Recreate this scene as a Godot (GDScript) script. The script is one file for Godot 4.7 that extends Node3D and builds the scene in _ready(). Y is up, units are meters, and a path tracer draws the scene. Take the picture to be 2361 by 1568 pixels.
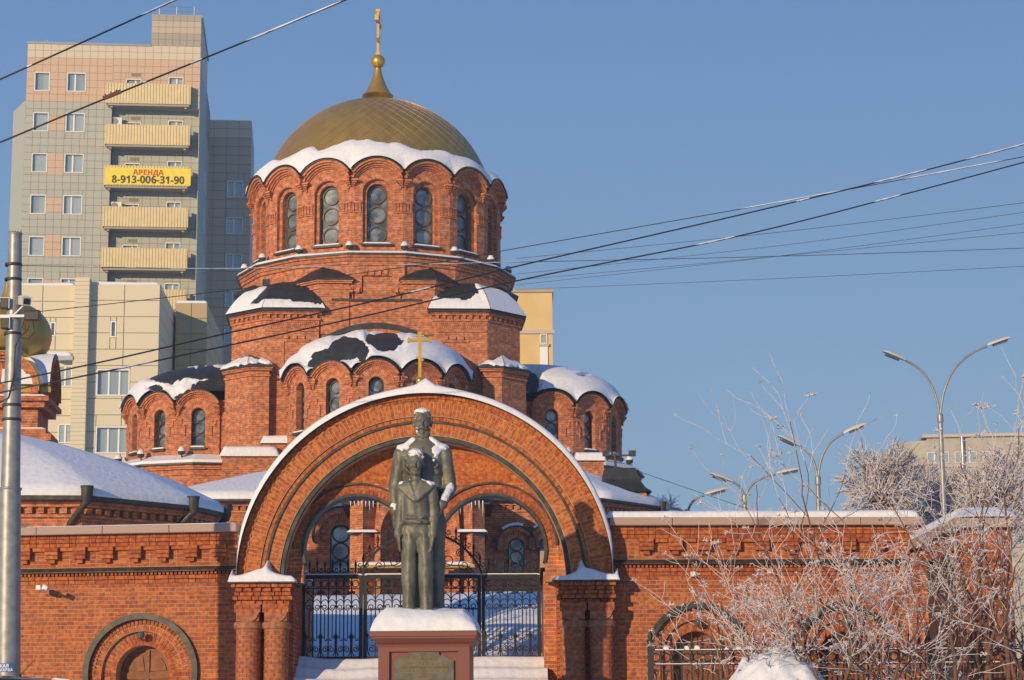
extends Node3D
# Snowy winter view of a brick cathedral behind a brick gateway with a bronze monument.
const F := 5000.0      # focal length in photo pixels (photo taken as 2361 x 1568)
const CX := 1180.5
const CY := 784.0
var CB := Basis()
var CO := Vector3(0, 1.7, 0)
var M := {}
var rng := RandomNumberGenerator.new()
var noise := FastNoiseLite.new()
var box_cache := {}
var nocut := func(a: float, b: float, y: float) -> Array: return [[a, b]]

# ---------- mesh collector: quads are given counter-clockwise as seen from the front ----------
class MB:
	var v := PackedVector3Array()
	var n := PackedVector3Array()
	var t := PackedVector2Array()
	var c := PackedColorArray()
	var ix := PackedInt32Array()
	var col := Color(1, 1, 1)
	var usec := false
	func add(p: Vector3, nn: Vector3, tt := Vector2.ZERO) -> int:
		v.append(p); n.append(nn); t.append(tt); c.append(col)
		return v.size() - 1
	func auv(p: Vector3, nn: Vector3) -> Vector2:
		if absf(nn.y) > 0.8: return Vector2(p.x, p.z)
		var tg := Vector3(nn.z, 0, -nn.x).normalized()
		return Vector2(p.dot(tg), -p.y)
	func quad(a: Vector3, b: Vector3, d: Vector3, e: Vector3) -> void:
		var nn := (b - a).cross(d - a)
		if nn.length_squared() < 1e-14: nn = (d - a).cross(e - a)
		nn = nn.normalized()
		var i := add(a, nn, auv(a, nn)); add(b, nn, auv(b, nn)); add(d, nn, auv(d, nn)); add(e, nn, auv(e, nn))
		ix.append_array([i, i + 2, i + 1, i, i + 3, i + 2])
	func quaduv(a: Vector3, b: Vector3, d: Vector3, e: Vector3, ta: Vector2, tb: Vector2, td: Vector2, te: Vector2) -> void:
		var nn := (b - a).cross(d - a)
		if nn.length_squared() < 1e-14: nn = (d - a).cross(e - a)
		nn = nn.normalized()
		var i := add(a, nn, ta); add(b, nn, tb); add(d, nn, td); add(e, nn, te)
		ix.append_array([i, i + 2, i + 1, i, i + 3, i + 2])
	func tri(a: Vector3, b: Vector3, d: Vector3) -> void:
		var nn := (b - a).cross(d - a).normalized()
		var i := add(a, nn, auv(a, nn)); add(b, nn, auv(b, nn)); add(d, nn, auv(d, nn))
		ix.append_array([i, i + 2, i + 1])
	func box(ce: Vector3, s: Vector3, b := Basis()) -> void:
		var x := b.x * s.x * 0.5
		var y := b.y * s.y * 0.5
		var z := b.z * s.z * 0.5
		quad(ce - x - y + z, ce + x - y + z, ce + x + y + z, ce - x + y + z)
		quad(ce + x - y - z, ce - x - y - z, ce - x + y - z, ce + x + y - z)
		quad(ce + x - y + z, ce + x - y - z, ce + x + y - z, ce + x + y + z)
		quad(ce - x - y - z, ce - x - y + z, ce - x + y + z, ce - x + y - z)
		quad(ce - x + y + z, ce + x + y + z, ce + x + y - z, ce - x + y - z)
		quad(ce - x - y - z, ce + x - y - z, ce + x - y + z, ce - x - y + z)
	func bx(x0: float, x1: float, y0: float, y1: float, z0: float, z1: float) -> void:
		box(Vector3((x0 + x1) / 2, (y0 + y1) / 2, (z0 + z1) / 2), Vector3(x1 - x0, y1 - y0, z1 - z0))
	# box with bevelled front edges (front is +z)
	func bevel(x0: float, x1: float, y0: float, y1: float, z0: float, z1: float, r: float) -> void:
		var a := [Vector3(x0, y0, z0), Vector3(x1, y0, z0), Vector3(x1, y1, z0), Vector3(x0, y1, z0)]
		var b := [Vector3(x0, y0, z1 - r), Vector3(x1, y0, z1 - r), Vector3(x1, y1, z1 - r), Vector3(x0, y1, z1 - r)]
		var d := [Vector3(x0 + r, y0 + r, z1), Vector3(x1 - r, y0 + r, z1), Vector3(x1 - r, y1 - r, z1), Vector3(x0 + r, y1 - r, z1)]
		for i in 4:
			var j := (i + 1) % 4
			quad(a[i], a[j], b[j], b[i]); quad(b[i], b[j], d[j], d[i])
		quad(d[0], d[1], d[2], d[3])
	# ring sector in the xy plane, front face at z1
	func arc(cx: float, cy: float, r0: float, r1: float, a0: float, a1: float, z0: float, z1: float, seg: int, ends := true, back := false) -> void:
		for i in seg:
			var p := a0 + (a1 - a0) * i / seg
			var q := a0 + (a1 - a0) * (i + 1) / seg
			var dp := Vector3(cos(p), sin(p), 0)
			var dq := Vector3(cos(q), sin(q), 0)
			var o := Vector3(cx, cy, 0)
			var f := Vector3(0, 0, z1)
			var k := Vector3(0, 0, z0)
			var rm := (r0 + r1) * 0.5
			quaduv(o + dp * r1 + f, o + dq * r1 + f, o + dq * r0 + f, o + dp * r0 + f, Vector2(r1, p * rm), Vector2(r1, q * rm), Vector2(r0, q * rm), Vector2(r0, p * rm))
			quaduv(o + dp * r1 + k, o + dq * r1 + k, o + dq * r1 + f, o + dp * r1 + f, Vector2(z0, p * r1), Vector2(z0, q * r1), Vector2(z1, q * r1), Vector2(z1, p * r1))
			if r0 > 0.0001:
				quaduv(o + dp * r0 + f, o + dq * r0 + f, o + dq * r0 + k, o + dp * r0 + k, Vector2(z1, p * r0), Vector2(z1, q * r0), Vector2(z0, q * r0), Vector2(z0, p * r0))
			if back: quad(o + dp * r0 + k, o + dq * r0 + k, o + dq * r1 + k, o + dp * r1 + k)
			if ends and i == 0: quad(o + dp * r0 + k, o + dp * r1 + k, o + dp * r1 + f, o + dp * r0 + f)
			if ends and i == seg - 1: quad(o + dq * r0 + f, o + dq * r1 + f, o + dq * r1 + k, o + dq * r0 + k)
	# smooth grid: f(i, j) -> position, rows j, columns i
	func grid(pts: Array, uvs := Vector2(1, 1), closed := false, flip := false) -> void:
		var nv := pts.size()
		var nu: int = pts[0].size()
		var base := v.size()
		for j in nv:
			for i in nu:
				var i0 := i - 1
				var i1 := i + 1
				if closed:
					i0 = (nu - 2) if i == 0 else i - 1
					i1 = 1 if i == nu - 1 else i + 1
				else:
					i0 = maxi(i0, 0); i1 = mini(i1, nu - 1)
				var du: Vector3 = pts[j][i1] - pts[j][i0]
				var dv: Vector3 = pts[mini(j + 1, nv - 1)][i] - pts[maxi(j - 1, 0)][i]
				var nn := du.cross(dv)
				if nn.length_squared() < 1e-16: nn = Vector3.UP
				nn = nn.normalized()
				if flip: nn = -nn
				add(pts[j][i], nn, Vector2(float(i) / (nu - 1) * uvs.x, -float(j) / (nv - 1) * uvs.y))
		for j in nv - 1:
			for i in nu - 1:
				var a := base + j * nu + i
				if flip: ix.append_array([a, a + 1, a + nu + 1, a, a + nu + 1, a + nu])
				else: ix.append_array([a, a + nu + 1, a + 1, a, a + nu, a + nu + 1])
	# lathe about the y axis: profile of (radius, height) from low to high
	func lathe(ce: Vector3, prof: Array, seg: int, a0 := 0.0, a1 := TAU, flat := false, um := 0.0) -> void:
		if flat:
			for j in prof.size() - 1:
				for i in seg:
					var p := a0 + (a1 - a0) * i / seg
					var q := a0 + (a1 - a0) * (i + 1) / seg
					var dp := Vector3(sin(p), 0, cos(p))
					var dq := Vector3(sin(q), 0, cos(q))
					var h0 := Vector3(0, prof[j].y, 0)
					var h1 := Vector3(0, prof[j + 1].y, 0)
					quad(ce + dp * prof[j].x + h0, ce + dq * prof[j].x + h0, ce + dq * prof[j + 1].x + h1, ce + dp * prof[j + 1].x + h1)
			return
		var rows := []
		for pr in prof:
			var row := []
			for i in seg + 1:
				var p := a0 + (a1 - a0) * i / seg
				row.append(ce + Vector3(sin(p) * maxf(pr.x, 1e-4), pr.y, cos(p) * maxf(pr.x, 1e-4)))
			rows.append(row)
		var rr: float = prof[0].x if um == 0.0 else um
		grid(rows, Vector2((a1 - a0) * rr, prof[prof.size() - 1].y - prof[0].y), absf(a1 - a0 - TAU) < 0.001)
	func tube(path: Array, rad: Array, sides: int) -> void:
		var m := path.size()
		if m < 2: return
		var up := Vector3.UP
		var d0: Vector3 = (path[1] - path[0]).normalized()
		if absf(d0.dot(up)) > 0.95: up = Vector3.RIGHT
		var s := d0.cross(up).normalized()
		var base := v.size()
		for j in m:
			var d: Vector3 = (path[mini(j + 1, m - 1)] - path[maxi(j - 1, 0)]).normalized()
			s = (s - d * s.dot(d)).normalized()
			var w := d.cross(s)
			var r: float = rad[mini(j, rad.size() - 1)]
			for i in sides:
				var a := TAU * i / sides
				var nn := s * cos(a) + w * sin(a)
				add(path[j] + nn * r, nn, Vector2(float(i) / sides, j * 0.2))
		for j in m - 1:
			for i in sides:
				var a := base + j * sides + i
				var b := base + j * sides + (i + 1) % sides
				ix.append_array([a, b + sides, b, a, a + sides, b + sides])
	func mesh() -> ArrayMesh:
		var m := ArrayMesh.new()
		if v.is_empty(): return m
		var ar := []
		ar.resize(Mesh.ARRAY_MAX)
		ar[Mesh.ARRAY_VERTEX] = v; ar[Mesh.ARRAY_NORMAL] = n; ar[Mesh.ARRAY_TEX_UV] = t; ar[Mesh.ARRAY_INDEX] = ix
		if usec: ar[Mesh.ARRAY_COLOR] = c
		m.add_surface_from_arrays(Mesh.PRIMITIVE_TRIANGLES, ar)
		return m

func fin(mb: MB, called: String, mat: Material, parent: Node = self) -> MeshInstance3D:
	var o := MeshInstance3D.new()
	var m := mb.mesh()
	if m.get_surface_count() > 0: m.surface_set_material(0, mat)
	o.mesh = m; o.name = called
	parent.add_child(o, true)
	return o
func inst(m: Mesh, called: String, tr: Transform3D, parent: Node) -> MeshInstance3D:
	var o := MeshInstance3D.new()
	o.mesh = m; o.name = called; o.transform = tr
	parent.add_child(o, true)
	return o
func tag(o: Node, label: String, category: String, group := "", kind := "") -> void:
	o.set_meta("label", label); o.set_meta("category", category)
	if group: o.set_meta("group", group)
	if kind: o.set_meta("kind", kind)
func thing(called: String, label: String, category: String, at := Vector3.ZERO, turn := 0.0, group := "") -> Node3D:
	var o := Node3D.new()
	o.name = called; o.position = at; o.rotation.y = turn
	add_child(o, true)
	tag(o, label, category, group)
	return o
# photo pixel -> point at depth Z metres in front of the camera (distances come from what each thing stands on)
func ray(px: float, py: float) -> Vector3:
	return CB * Vector3((px - CX) / F, -(py - CY) / F, -1.0)
func P(px: float, py: float, Z: float) -> Vector3:
	var d := ray(px, py)
	return CO + d * (Z / -d.z)
# photo pixel -> point of the plane z = zl in the frame of a node
func L(nd: Node3D, px: float, py: float, zl := 0.0) -> Vector3:
	var inv := nd.transform.affine_inverse()
	var o := inv * CO
	var d := inv.basis * ray(px, py)
	return o + d * ((zl - o.z) / d.z)
# the photo pixel a point is seen at (used to copy the outlines of snow patches)
func px_of(p: Vector3) -> Vector2:
	var q := CB.inverse() * (p - CO)
	return Vector2(CX - F * q.x / q.z, CY + F * q.y / q.z)
# unit box with one corner tone, shared by alike bricks
func tone_box(k: int, mat: Material, cols: Array, key: String) -> ArrayMesh:
	var kk := key + str(k)
	if box_cache.has(kk): return box_cache[kk]
	var mb := MB.new()
	mb.usec = true
	mb.col = cols[k]
	mb.bevel(-0.5, 0.5, -0.5, 0.5, -0.5, 0.5, 0.03)
	var m := mb.mesh()
	m.surface_set_material(0, mat)
	box_cache[kk] = m
	return m
# a wall of bricks laid in courses on the plane z = zf of the parent. ranges(y) gives the list of [u0, u1] to fill.
# The first `limit` bricks are parts of their own, the others share one part.
class BrickSet:
	var parts := []   # [center, size, basis, tone]
func lay(bs: BrickSet, u0: float, u1: float, y0: float, y1: float, zf: float, cut: Callable, ch := 0.0772, dep := 0.10) -> void:
	var rows := int(round((y1 - y0) / ch))
	for r in rows:
		var y := y0 + (r + 0.5) * ch
		var u := u0 - (0.30 if r % 2 == 0 else 0.105)
		var k := 0
		while u < u1:
			var w := 0.252 if k % 2 == 0 else 0.121
			k += 1
			var a := maxf(u, u0)
			var b := minf(u + w, u1)
			u += w + 0.0105
			if b - a < 0.03: continue
			var segs: Array = [[a, b]]
			segs = cut.call(a, b, y)
			for s in segs:
				if s[1] - s[0] < 0.025: continue
				bs.parts.append([Vector3((s[0] + s[1]) / 2, y, zf - dep / 2 + rng.randf_range(-0.0015, 0.0015)), Vector3(s[1] - s[0], ch - 0.0105, dep), Basis(), rng.randi()])
func emit_bricks(bs: BrickSet, parent: Node3D, limit: int, cols: Array, key: String, nm := "brick") -> void:
	var rest := MB.new()
	rest.usec = true
	for i in bs.parts.size():
		var p: Array = bs.parts[i]
		var k: int = p[3] % cols.size()
		if i < limit:
			inst(tone_box(k, M.brick_v, cols, key), nm, Transform3D((p[2] as Basis).scaled_local(p[1]), p[0]), parent)
		else:
			rest.col = cols[k]
			rest.box(p[0], p[1], p[2])
	if rest.v.size() > 0:
		var o := fin(rest, nm + "s", M.brick_v, parent)
		o.set_meta("kind", "stuff")
func shuffle(a: Array) -> void:
	for i in range(a.size() - 1, 0, -1):
		var j := rng.randi_range(0, i)
		var x = a[i]; a[i] = a[j]; a[j] = x
# cut a course interval by circles: circ = [[cx, cy, r], ...]
func cutter(circ: Array) -> Callable:
	return func(a: float, b: float, y: float) -> Array:
		var segs := [[a, b]]
		for c in circ:
			var dy: float = y - c[1]
			var h := -1.0
			if dy < 0.0: h = c[2]
			elif dy < c[2]: h = sqrt(c[2] * c[2] - dy * dy)
			if h <= 0.0: continue
			var out := []
			for s in segs:
				var l: float = c[0] - h
				var r: float = c[0] + h
				if s[1] <= l or s[0] >= r: out.append(s)
				else:
					if s[0] < l: out.append([s[0], l])
					if s[1] > r: out.append([r, s[1]])
			segs = out
		return segs
# snow lying on a surface: f(u, v) -> [point, normal], th(u, v) -> thickness in metres (none where <= 0)
func snow_sheet(mb: MB, nu: int, nv: int, f: Callable, th: Callable) -> void:
	var id := []
	var tv := []
	var base_ok := []
	var P3 := []
	for j in nv + 1:
		var r := []; var q := []
		for i in nu + 1:
			var a: Array = f.call(float(i) / nu, float(j) / nv)
			var t: float = th.call(float(i) / nu, float(j) / nv)
			q.append(t)
			var tt := maxf(t, 0.0)
			# rounded shoulder: thickness rises quickly from the edge
			r.append(a[0] + a[1] * (tt - 0.03 if t <= 0.0 else tt))
		P3.append(r); tv.append(q)
	for j in nv + 1:
		var r2 := []
		for i in nu + 1:
			var du: Vector3 = P3[j][mini(i + 1, nu)] - P3[j][maxi(i - 1, 0)]
			var dv: Vector3 = P3[mini(j + 1, nv)][i] - P3[maxi(j - 1, 0)][i]
			var nn := du.cross(dv)
			if nn.length_squared() < 1e-16: nn = Vector3.UP
			r2.append(mb.add(P3[j][i], nn.normalized(), Vector2(P3[j][i].x, P3[j][i].z)))
		id.append(r2)
	for j in nv:
		for i in nu:
			var pos := 0
			for q in [tv[j][i], tv[j][i + 1], tv[j + 1][i], tv[j + 1][i + 1]]:
				if q > 0.0: pos += 1
			if pos == 0: continue
			var a: int = id[j][i]; var b: int = id[j][i + 1]; var d: int = id[j + 1][i + 1]; var e: int = id[j + 1][i]
			mb.ix.append_array([a, d, b, a, e, d])
func nz(x: float, y: float, z := 0.0) -> float:
	return noise.get_noise_3d(x * 10.0, y * 10.0, z * 10.0)
# snow ridge along a path lying on a flat top: cross-section is a rounded hump of width w (along side vector) and height h
func snow_ridge(mb: MB, pts: Array, side: Vector3, w: float, h: float, seed_f := 0.0) -> void:
	var rows := []
	var ns := 9
	for j in pts.size():
		var row := []
		var p: Vector3 = pts[j]
		var e := 1.0
		var hh := h * (1.0 + 0.35 * nz(p.x * 0.12 + seed_f, p.y * 0.12, p.z * 0.12))
		if j == 0 or j == pts.size() - 1: hh *= 0.15
		for i in ns + 1:
			var a := PI * i / ns
			var x := -cos(a)
			var sx := signf(x) * pow(absf(x), 0.55)
			var sy := pow(maxf(sin(a), 0.0), 0.6)
			row.append(p + side * (sx * w * 0.5) + Vector3(0, sy * hh - 0.01, 0))
		rows.append(row)
	mb.grid(rows, Vector2(1, 1), false, false)
func line_pts(a: Vector3, b: Vector3, n: int) -> Array:
	var r := []
	for i in n + 1: r.append(a.lerp(b, float(i) / n))
	return r
func srgb(r: float, g: float, b: float) -> Color:
	return Color(r, g, b).linear_to_srgb()
func smat(r: float, g: float, b: float, rough := 0.8, metal := 0.0) -> StandardMaterial3D:
	var m := StandardMaterial3D.new()
	m.albedo_color = srgb(r, g, b); m.roughness = rough; m.metallic = metal
	return m
# noise-tinted material: colour wanders between two linear colours, mapped in world space
func nmat(c0: Color, c1: Color, freq: float, scale: float, rough := 0.8, metal := 0.0, bump := 0.0, world := true) -> StandardMaterial3D:
	var m := StandardMaterial3D.new()
	var nt := NoiseTexture2D.new()
	var fn := FastNoiseLite.new()
	fn.frequency = freq; fn.fractal_octaves = 5; fn.seed = M.size() + 3
	nt.noise = fn; nt.seamless = true; nt.width = 256; nt.height = 256
	var g := Gradient.new()
	g.set_color(0, c0.linear_to_srgb()); g.set_color(1, c1.linear_to_srgb())
	g.set_offset(0, 0.25); g.set_offset(1, 0.75)
	nt.color_ramp = g
	m.albedo_texture = nt
	m.roughness = rough; m.metallic = metal
	if bump > 0.0:
		var bt := NoiseTexture2D.new()
		bt.noise = fn; bt.seamless = true; bt.width = 256; bt.height = 256; bt.as_normal_map = true; bt.bump_strength = bump
		m.normal_enabled = true; m.normal_texture = bt
	m.uv1_triplanar = true; m.uv1_world_triplanar = world
	m.uv1_scale = Vector3.ONE * scale
	return m
# brick print for walls too far to tell the bricks apart: 4.2 m x 2.464 m of bricks in Flemish bond
func brick_texture(base: Color, mortar: Color, sd: int, wear: float) -> ImageTexture:
	var W := 512
	var H := 384
	var im := Image.create(W, H, false, Image.FORMAT_RGB8)
	var r := RandomNumberGenerator.new()
	r.seed = sd
	im.fill(mortar.linear_to_srgb())
	var rows := 32
	var ph := float(H) / rows
	for j in rows:
		var x := -30.0 + (0.0 if j % 2 == 0 else 24.0)
		var k := 0
		var per := 512.0 / 11.0   # 11 header+stretcher pairs
		for q in 12:
			for hd in 2:
				var w := per * (0.655 if hd == 0 else 0.345)
				var f := 1.0 + r.randfn() * 0.10
				var cc := Color(base.r * f, base.g * f * (1.0 + r.randfn() * 0.06), base.b * f)
				var z := r.randf()
				if z < wear: cc = cc.lerp(Color(0.30, 0.22, 0.16), 0.5)
				elif z < wear * 2.0: cc = cc.lerp(Color(0.16, 0.06, 0.04), 0.5)
				im.fill_rect(Rect2i(int(x), int(j * ph), int(w - 1.0), int(ph - 1.5)), cc.linear_to_srgb())
				x += w
	# stains in patches with a ragged outline
	var fn := FastNoiseLite.new()
	fn.seed = sd; fn.frequency = 0.024; fn.fractal_octaves = 4
	for y in H:
		for x2 in W:
			var q := fn.get_noise_2d(minf(x2, W - x2) * 1.0, minf(y, H - y) * 1.0)
			var fine := fn.get_noise_2d(x2 * 9.0, y * 9.0)
			var k2 := 1.0 + q * 0.30 + fine * 0.14
			var p := im.get_pixel(x2, y)
			im.set_pixel(x2, y, Color(p.r * k2, p.g * k2, p.b * k2))
	im.generate_mipmaps()
	return ImageTexture.create_from_image(im)
func brick_mat(base: Color, mortar: Color, sd: int, wear: float) -> StandardMaterial3D:
	var m := StandardMaterial3D.new()
	m.albedo_texture = brick_texture(base, mortar, sd, wear)
	m.uv1_scale = Vector3(1.0 / 4.2, 1.0 / 2.464, 1)
	m.roughness = 0.9
	return m
func make_materials() -> void:
	M.brick_v = StandardMaterial3D.new()
	M.brick_v.vertex_color_use_as_albedo = true
	M.brick_v.roughness = 0.88
	var gt := NoiseTexture2D.new()
	var fn := FastNoiseLite.new()
	fn.frequency = 0.02; fn.fractal_octaves = 6
	gt.noise = fn; gt.seamless = true; gt.width = 512; gt.height = 512
	var gr := Gradient.new()
	gr.set_color(0, Color(0.80, 0.77, 0.76)); gr.set_color(1, Color(1, 1, 1))
	gr.set_offset(0, 0.3); gr.set_offset(1, 0.62)
	gt.color_ramp = gr
	M.brick_v.albedo_texture = gt
	M.brick_v.uv1_triplanar = true; M.brick_v.uv1_world_triplanar = true
	M.brick_v.uv1_scale = Vector3.ONE * 0.9
	M.mortar = nmat(Color(0.37, 0.24, 0.145), Color(0.47, 0.32, 0.20), 0.03, 1.2, 0.95)
	M.cath = brick_mat(Color(0.40, 0.120, 0.043), Color(0.52, 0.28, 0.165), 11, 0.08)
	M.cath_b = brick_mat(Color(0.43, 0.128, 0.045), Color(0.53, 0.285, 0.165), 23, 0.05)
	M.snow = nmat(Color(0.69, 0.705, 0.73), Color(0.77, 0.775, 0.785), 0.03, 0.6, 0.9, 0.0, 1.7)
	M.metal_dark = nmat(Color(0.030, 0.028, 0.024), Color(0.070, 0.064, 0.052), 0.02, 0.8, 0.55, 0.2)
	M.roof_dark = nmat(Color(0.018, 0.018, 0.017), Color(0.036, 0.036, 0.033), 0.02, 0.5, 0.55, 0.1)
	M.iron = nmat(Color(0.008, 0.009, 0.010), Color(0.022, 0.024, 0.026), 0.03, 2.0, 0.45, 0.3)
	M.gold = nmat(Color(0.60, 0.34, 0.06), Color(0.70, 0.42, 0.085), 0.02, 0.4, 0.34, 0.72)
	M.gold_dome = nmat(Color(0.40, 0.25, 0.06), Color(0.50, 0.32, 0.08), 0.015, 0.25, 0.36, 0.6)
	M.granite = nmat(Color(0.125, 0.034, 0.020), Color(0.25, 0.080, 0.047), 0.12, 2.2, 0.45)
	M.coping = nmat(Color(0.34, 0.24, 0.19), Color(0.43, 0.32, 0.26), 0.15, 1.5, 0.85)
	M.bronze = nmat(Color(0.095, 0.096, 0.074), Color(0.185, 0.178, 0.132), 0.016, 0.5, 0.55, 0.28, 0.2)
	M.plaque = nmat(Color(0.085, 0.08, 0.06), Color(0.13, 0.125, 0.095), 0.02, 1.0, 0.55, 0.4)
	M.letters = smat(0.26, 0.19, 0.08, 0.5, 0.5)
	M.glass = smat(0.10, 0.12, 0.135, 0.06, 0.25)
	M.glass_church = nmat(Color(0.09, 0.105, 0.115), Color(0.36, 0.39, 0.40), 0.014, 0.35, 0.12, 0.4)
	M.frame_wood = smat(0.10, 0.075, 0.045, 0.6)
	M.frame_dark = smat(0.035, 0.03, 0.026, 0.5)
	M.wood = nmat(Color(0.17, 0.052, 0.012), Color(0.26, 0.09, 0.022), 0.02, 0.9, 0.65)
	M.white = smat(0.72, 0.72, 0.70, 0.5)
	M.grey_paint = nmat(Color(0.24, 0.24, 0.235), Color(0.33, 0.33, 0.32), 0.02, 0.8, 0.45, 0.35)
	M.black = smat(0.012, 0.012, 0.013, 0.4)
	M.ochre = smat(0.42, 0.28, 0.07, 0.6)
	M.ice = smat(0.75, 0.78, 0.82, 0.15)
	M.stone = nmat(Color(0.42, 0.36, 0.29), Color(0.55, 0.48, 0.40), 0.05, 1.0, 0.9)

var BR := [Color(0.43, 0.110, 0.032), Color(0.47, 0.135, 0.038), Color(0.39, 0.096, 0.030), Color(0.51, 0.160, 0.044), Color(0.45, 0.122, 0.034), Color(0.35, 0.092, 0.038), Color(0.41, 0.118, 0.048), Color(0.48, 0.142, 0.042)]
var BA := [Color(0.50, 0.135, 0.030), Color(0.53, 0.155, 0.034), Color(0.46, 0.118, 0.027), Color(0.56, 0.18, 0.040), Color(0.49, 0.128, 0.030)]

func _ready() -> void:
	rng.seed = 20240117
	noise.seed = 5; noise.frequency = 0.1; noise.fractal_octaves = 3
	# camera
	var pitch := atan((1700.0 - CY) / F)
	CB = Basis(Vector3.RIGHT, pitch) * Basis(Vector3.BACK, -0.006)
	var cam := Camera3D.new()
	cam.name = "camera"
	cam.fov = rad_to_deg(2.0 * atan(784.0 / F))
	cam.near = 0.5; cam.far = 3000.0
	cam.transform = Transform3D(CB, CO)
	add_child(cam)
	cam.current = true
	# sky
	var env := Environment.new()
	var sky := Sky.new()
	var sm := ProceduralSkyMaterial.new()
	sm.sky_top_color = Color(0.25, 0.43, 0.69)
	sm.sky_horizon_color = Color(0.61, 0.725, 0.79)
	sm.sky_curve = 0.20
	sm.ground_horizon_color = Color(0.62, 0.66, 0.70)
	sm.ground_bottom_color = Color(0.55, 0.57, 0.60)
	sm.sun_angle_max = 0.0
	sky.sky_material = sm
	env.background_mode = Environment.BG_SKY
	env.sky = sky
	env.tonemap_mode = Environment.TONE_MAPPER_LINEAR
	env.tonemap_exposure = 1.12
	env.sdfgi_enabled = true; env.ssao_enabled = true; env.ssil_enabled = true
	env.fog_enabled = true
	env.fog_density = 0.0006
	env.fog_light_color = Color(0.62, 0.72, 0.80)
	var we := WorldEnvironment.new()
	we.name = "world_environment"
	we.environment = env
	add_child(we)
	# sun: low winter sun from behind the camera's left shoulder
	var sun := DirectionalLight3D.new()
	sun.name = "sun"
	var az := deg_to_rad(33.0)
	var el := deg_to_rad(12.5)
	var sd := Vector3(sin(az) * cos(el), -sin(el), -cos(az) * cos(el))
	sun.transform = Transform3D(Basis.looking_at(sd, Vector3.UP), Vector3(-30, 30, 20))
	sun.light_color = Color(1.0, 0.88, 0.70)
	sun.light_energy = 1.35
	sun.light_angular_distance = 0.5
	sun.shadow_enabled = true
	add_child(sun)
	make_materials()
	build_all()
# ------------------------------------------------ gateway, walls ------------------------------------------------
func column(pt: Node3D, x: float, z: float, ytop: float, s: float) -> void:
	# brick column: shaft of brick courses, torus, cushion capital
	var yb := -2.2
	var core := MB.new()
	core.lathe(Vector3(x, 0, z), [Vector2(0.215, yb), Vector2(0.215, ytop - 0.50)], 24)
	fin(core, "column_shaft", M.mortar, pt)
	var bm := MB.new()
	bm.usec = true
	var y := ytop - 0.50
	var r := 0
	while y > ytop - 1.9:
		var off := 0.0 if r % 2 == 0 else 0.32
		for k in 10:
			var a0 := off + k * TAU / 10.0 + 0.022
			var a1 := off + (k + 1) * TAU / 10.0 - 0.022
			bm.col = BR[rng.randi() % BR.size()].lerp(Color(0.42, 0.16, 0.08), 0.45)
			var rows := []
			for yy in [y - 0.0655, y]:
				var row := []
				for i in 5:
					var a := lerpf(a0, a1, i / 4.0)
					row.append(Vector3(x + sin(a) * 0.228, yy, z + cos(a) * 0.228))
				rows.append(row)
			bm.grid(rows)
			# top and bottom edges of the brick
			for q in [0, 1]:
				for i in 4:
					var a := lerpf(a0, a1, i / 4.0)
					var b := lerpf(a0, a1, (i + 1) / 4.0)
					var yy2: float = y if q == 0 else y - 0.0655
					var p0 := Vector3(x + sin(a) * 0.228, yy2, z + cos(a) * 0.228)
					var p1 := Vector3(x + sin(b) * 0.228, yy2, z + cos(b) * 0.228)
					var p2 := Vector3(x + sin(b) * 0.21, yy2, z + cos(b) * 0.21)
					var p3 := Vector3(x + sin(a) * 0.21, yy2, z + cos(a) * 0.21)
					if q == 0: bm.quad(p0, p1, p2, p3)
					else: bm.quad(p3, p2, p1, p0)
		y -= 0.0765; r += 1
	var o := fin(bm, "shaft_bricks", M.brick_v, pt)
	o.set_meta("kind", "stuff")
	var to := MB.new()
	to.usec = true
	to.col = Color(0.40, 0.17, 0.09)
	var pr := []
	for i in 9:
		var a := -PI / 2 + PI * i / 8.0
		pr.append(Vector2(0.225 + 0.055 * cos(a), ytop - 0.385 + 0.075 * sin(a)))
	to.lathe(Vector3(x, 0, z), [Vector2(0.235, ytop - 0.50), Vector2(0.235, ytop - 0.47)] + pr, 28)
	fin(to, "torus", M.brick_v, pt)
	# cushion capital: square above, rounded towards the shaft
	var cu := MB.new()
	cu.usec = true
	cu.col = Color(0.41, 0.15, 0.075)
	var h := 0.245
	cu.bx(x - h, x + h, ytop - 0.13, ytop, z - h, z + h)
	cu.arc(x, ytop - 0.12, 0.0, h - 0.03, PI, TAU, z - h, z + h + 0.004, 16, false)
	cu.bx(x - h + 0.035, x + h - 0.035, ytop - 0.31, ytop - 0.13, z - h + 0.03, z + h - 0.03)
	fin(cu, "cushion_capital", M.brick_v, pt)
	var cb := BrickSet.new()
	lay(cb, x - h + 0.005, x + h - 0.005, ytop - 0.16, ytop - 0.005, z + h + 0.012, nocut, 0.0772, 0.05)
	emit_bricks(cb, pt, 100, BR, "w")

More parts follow.
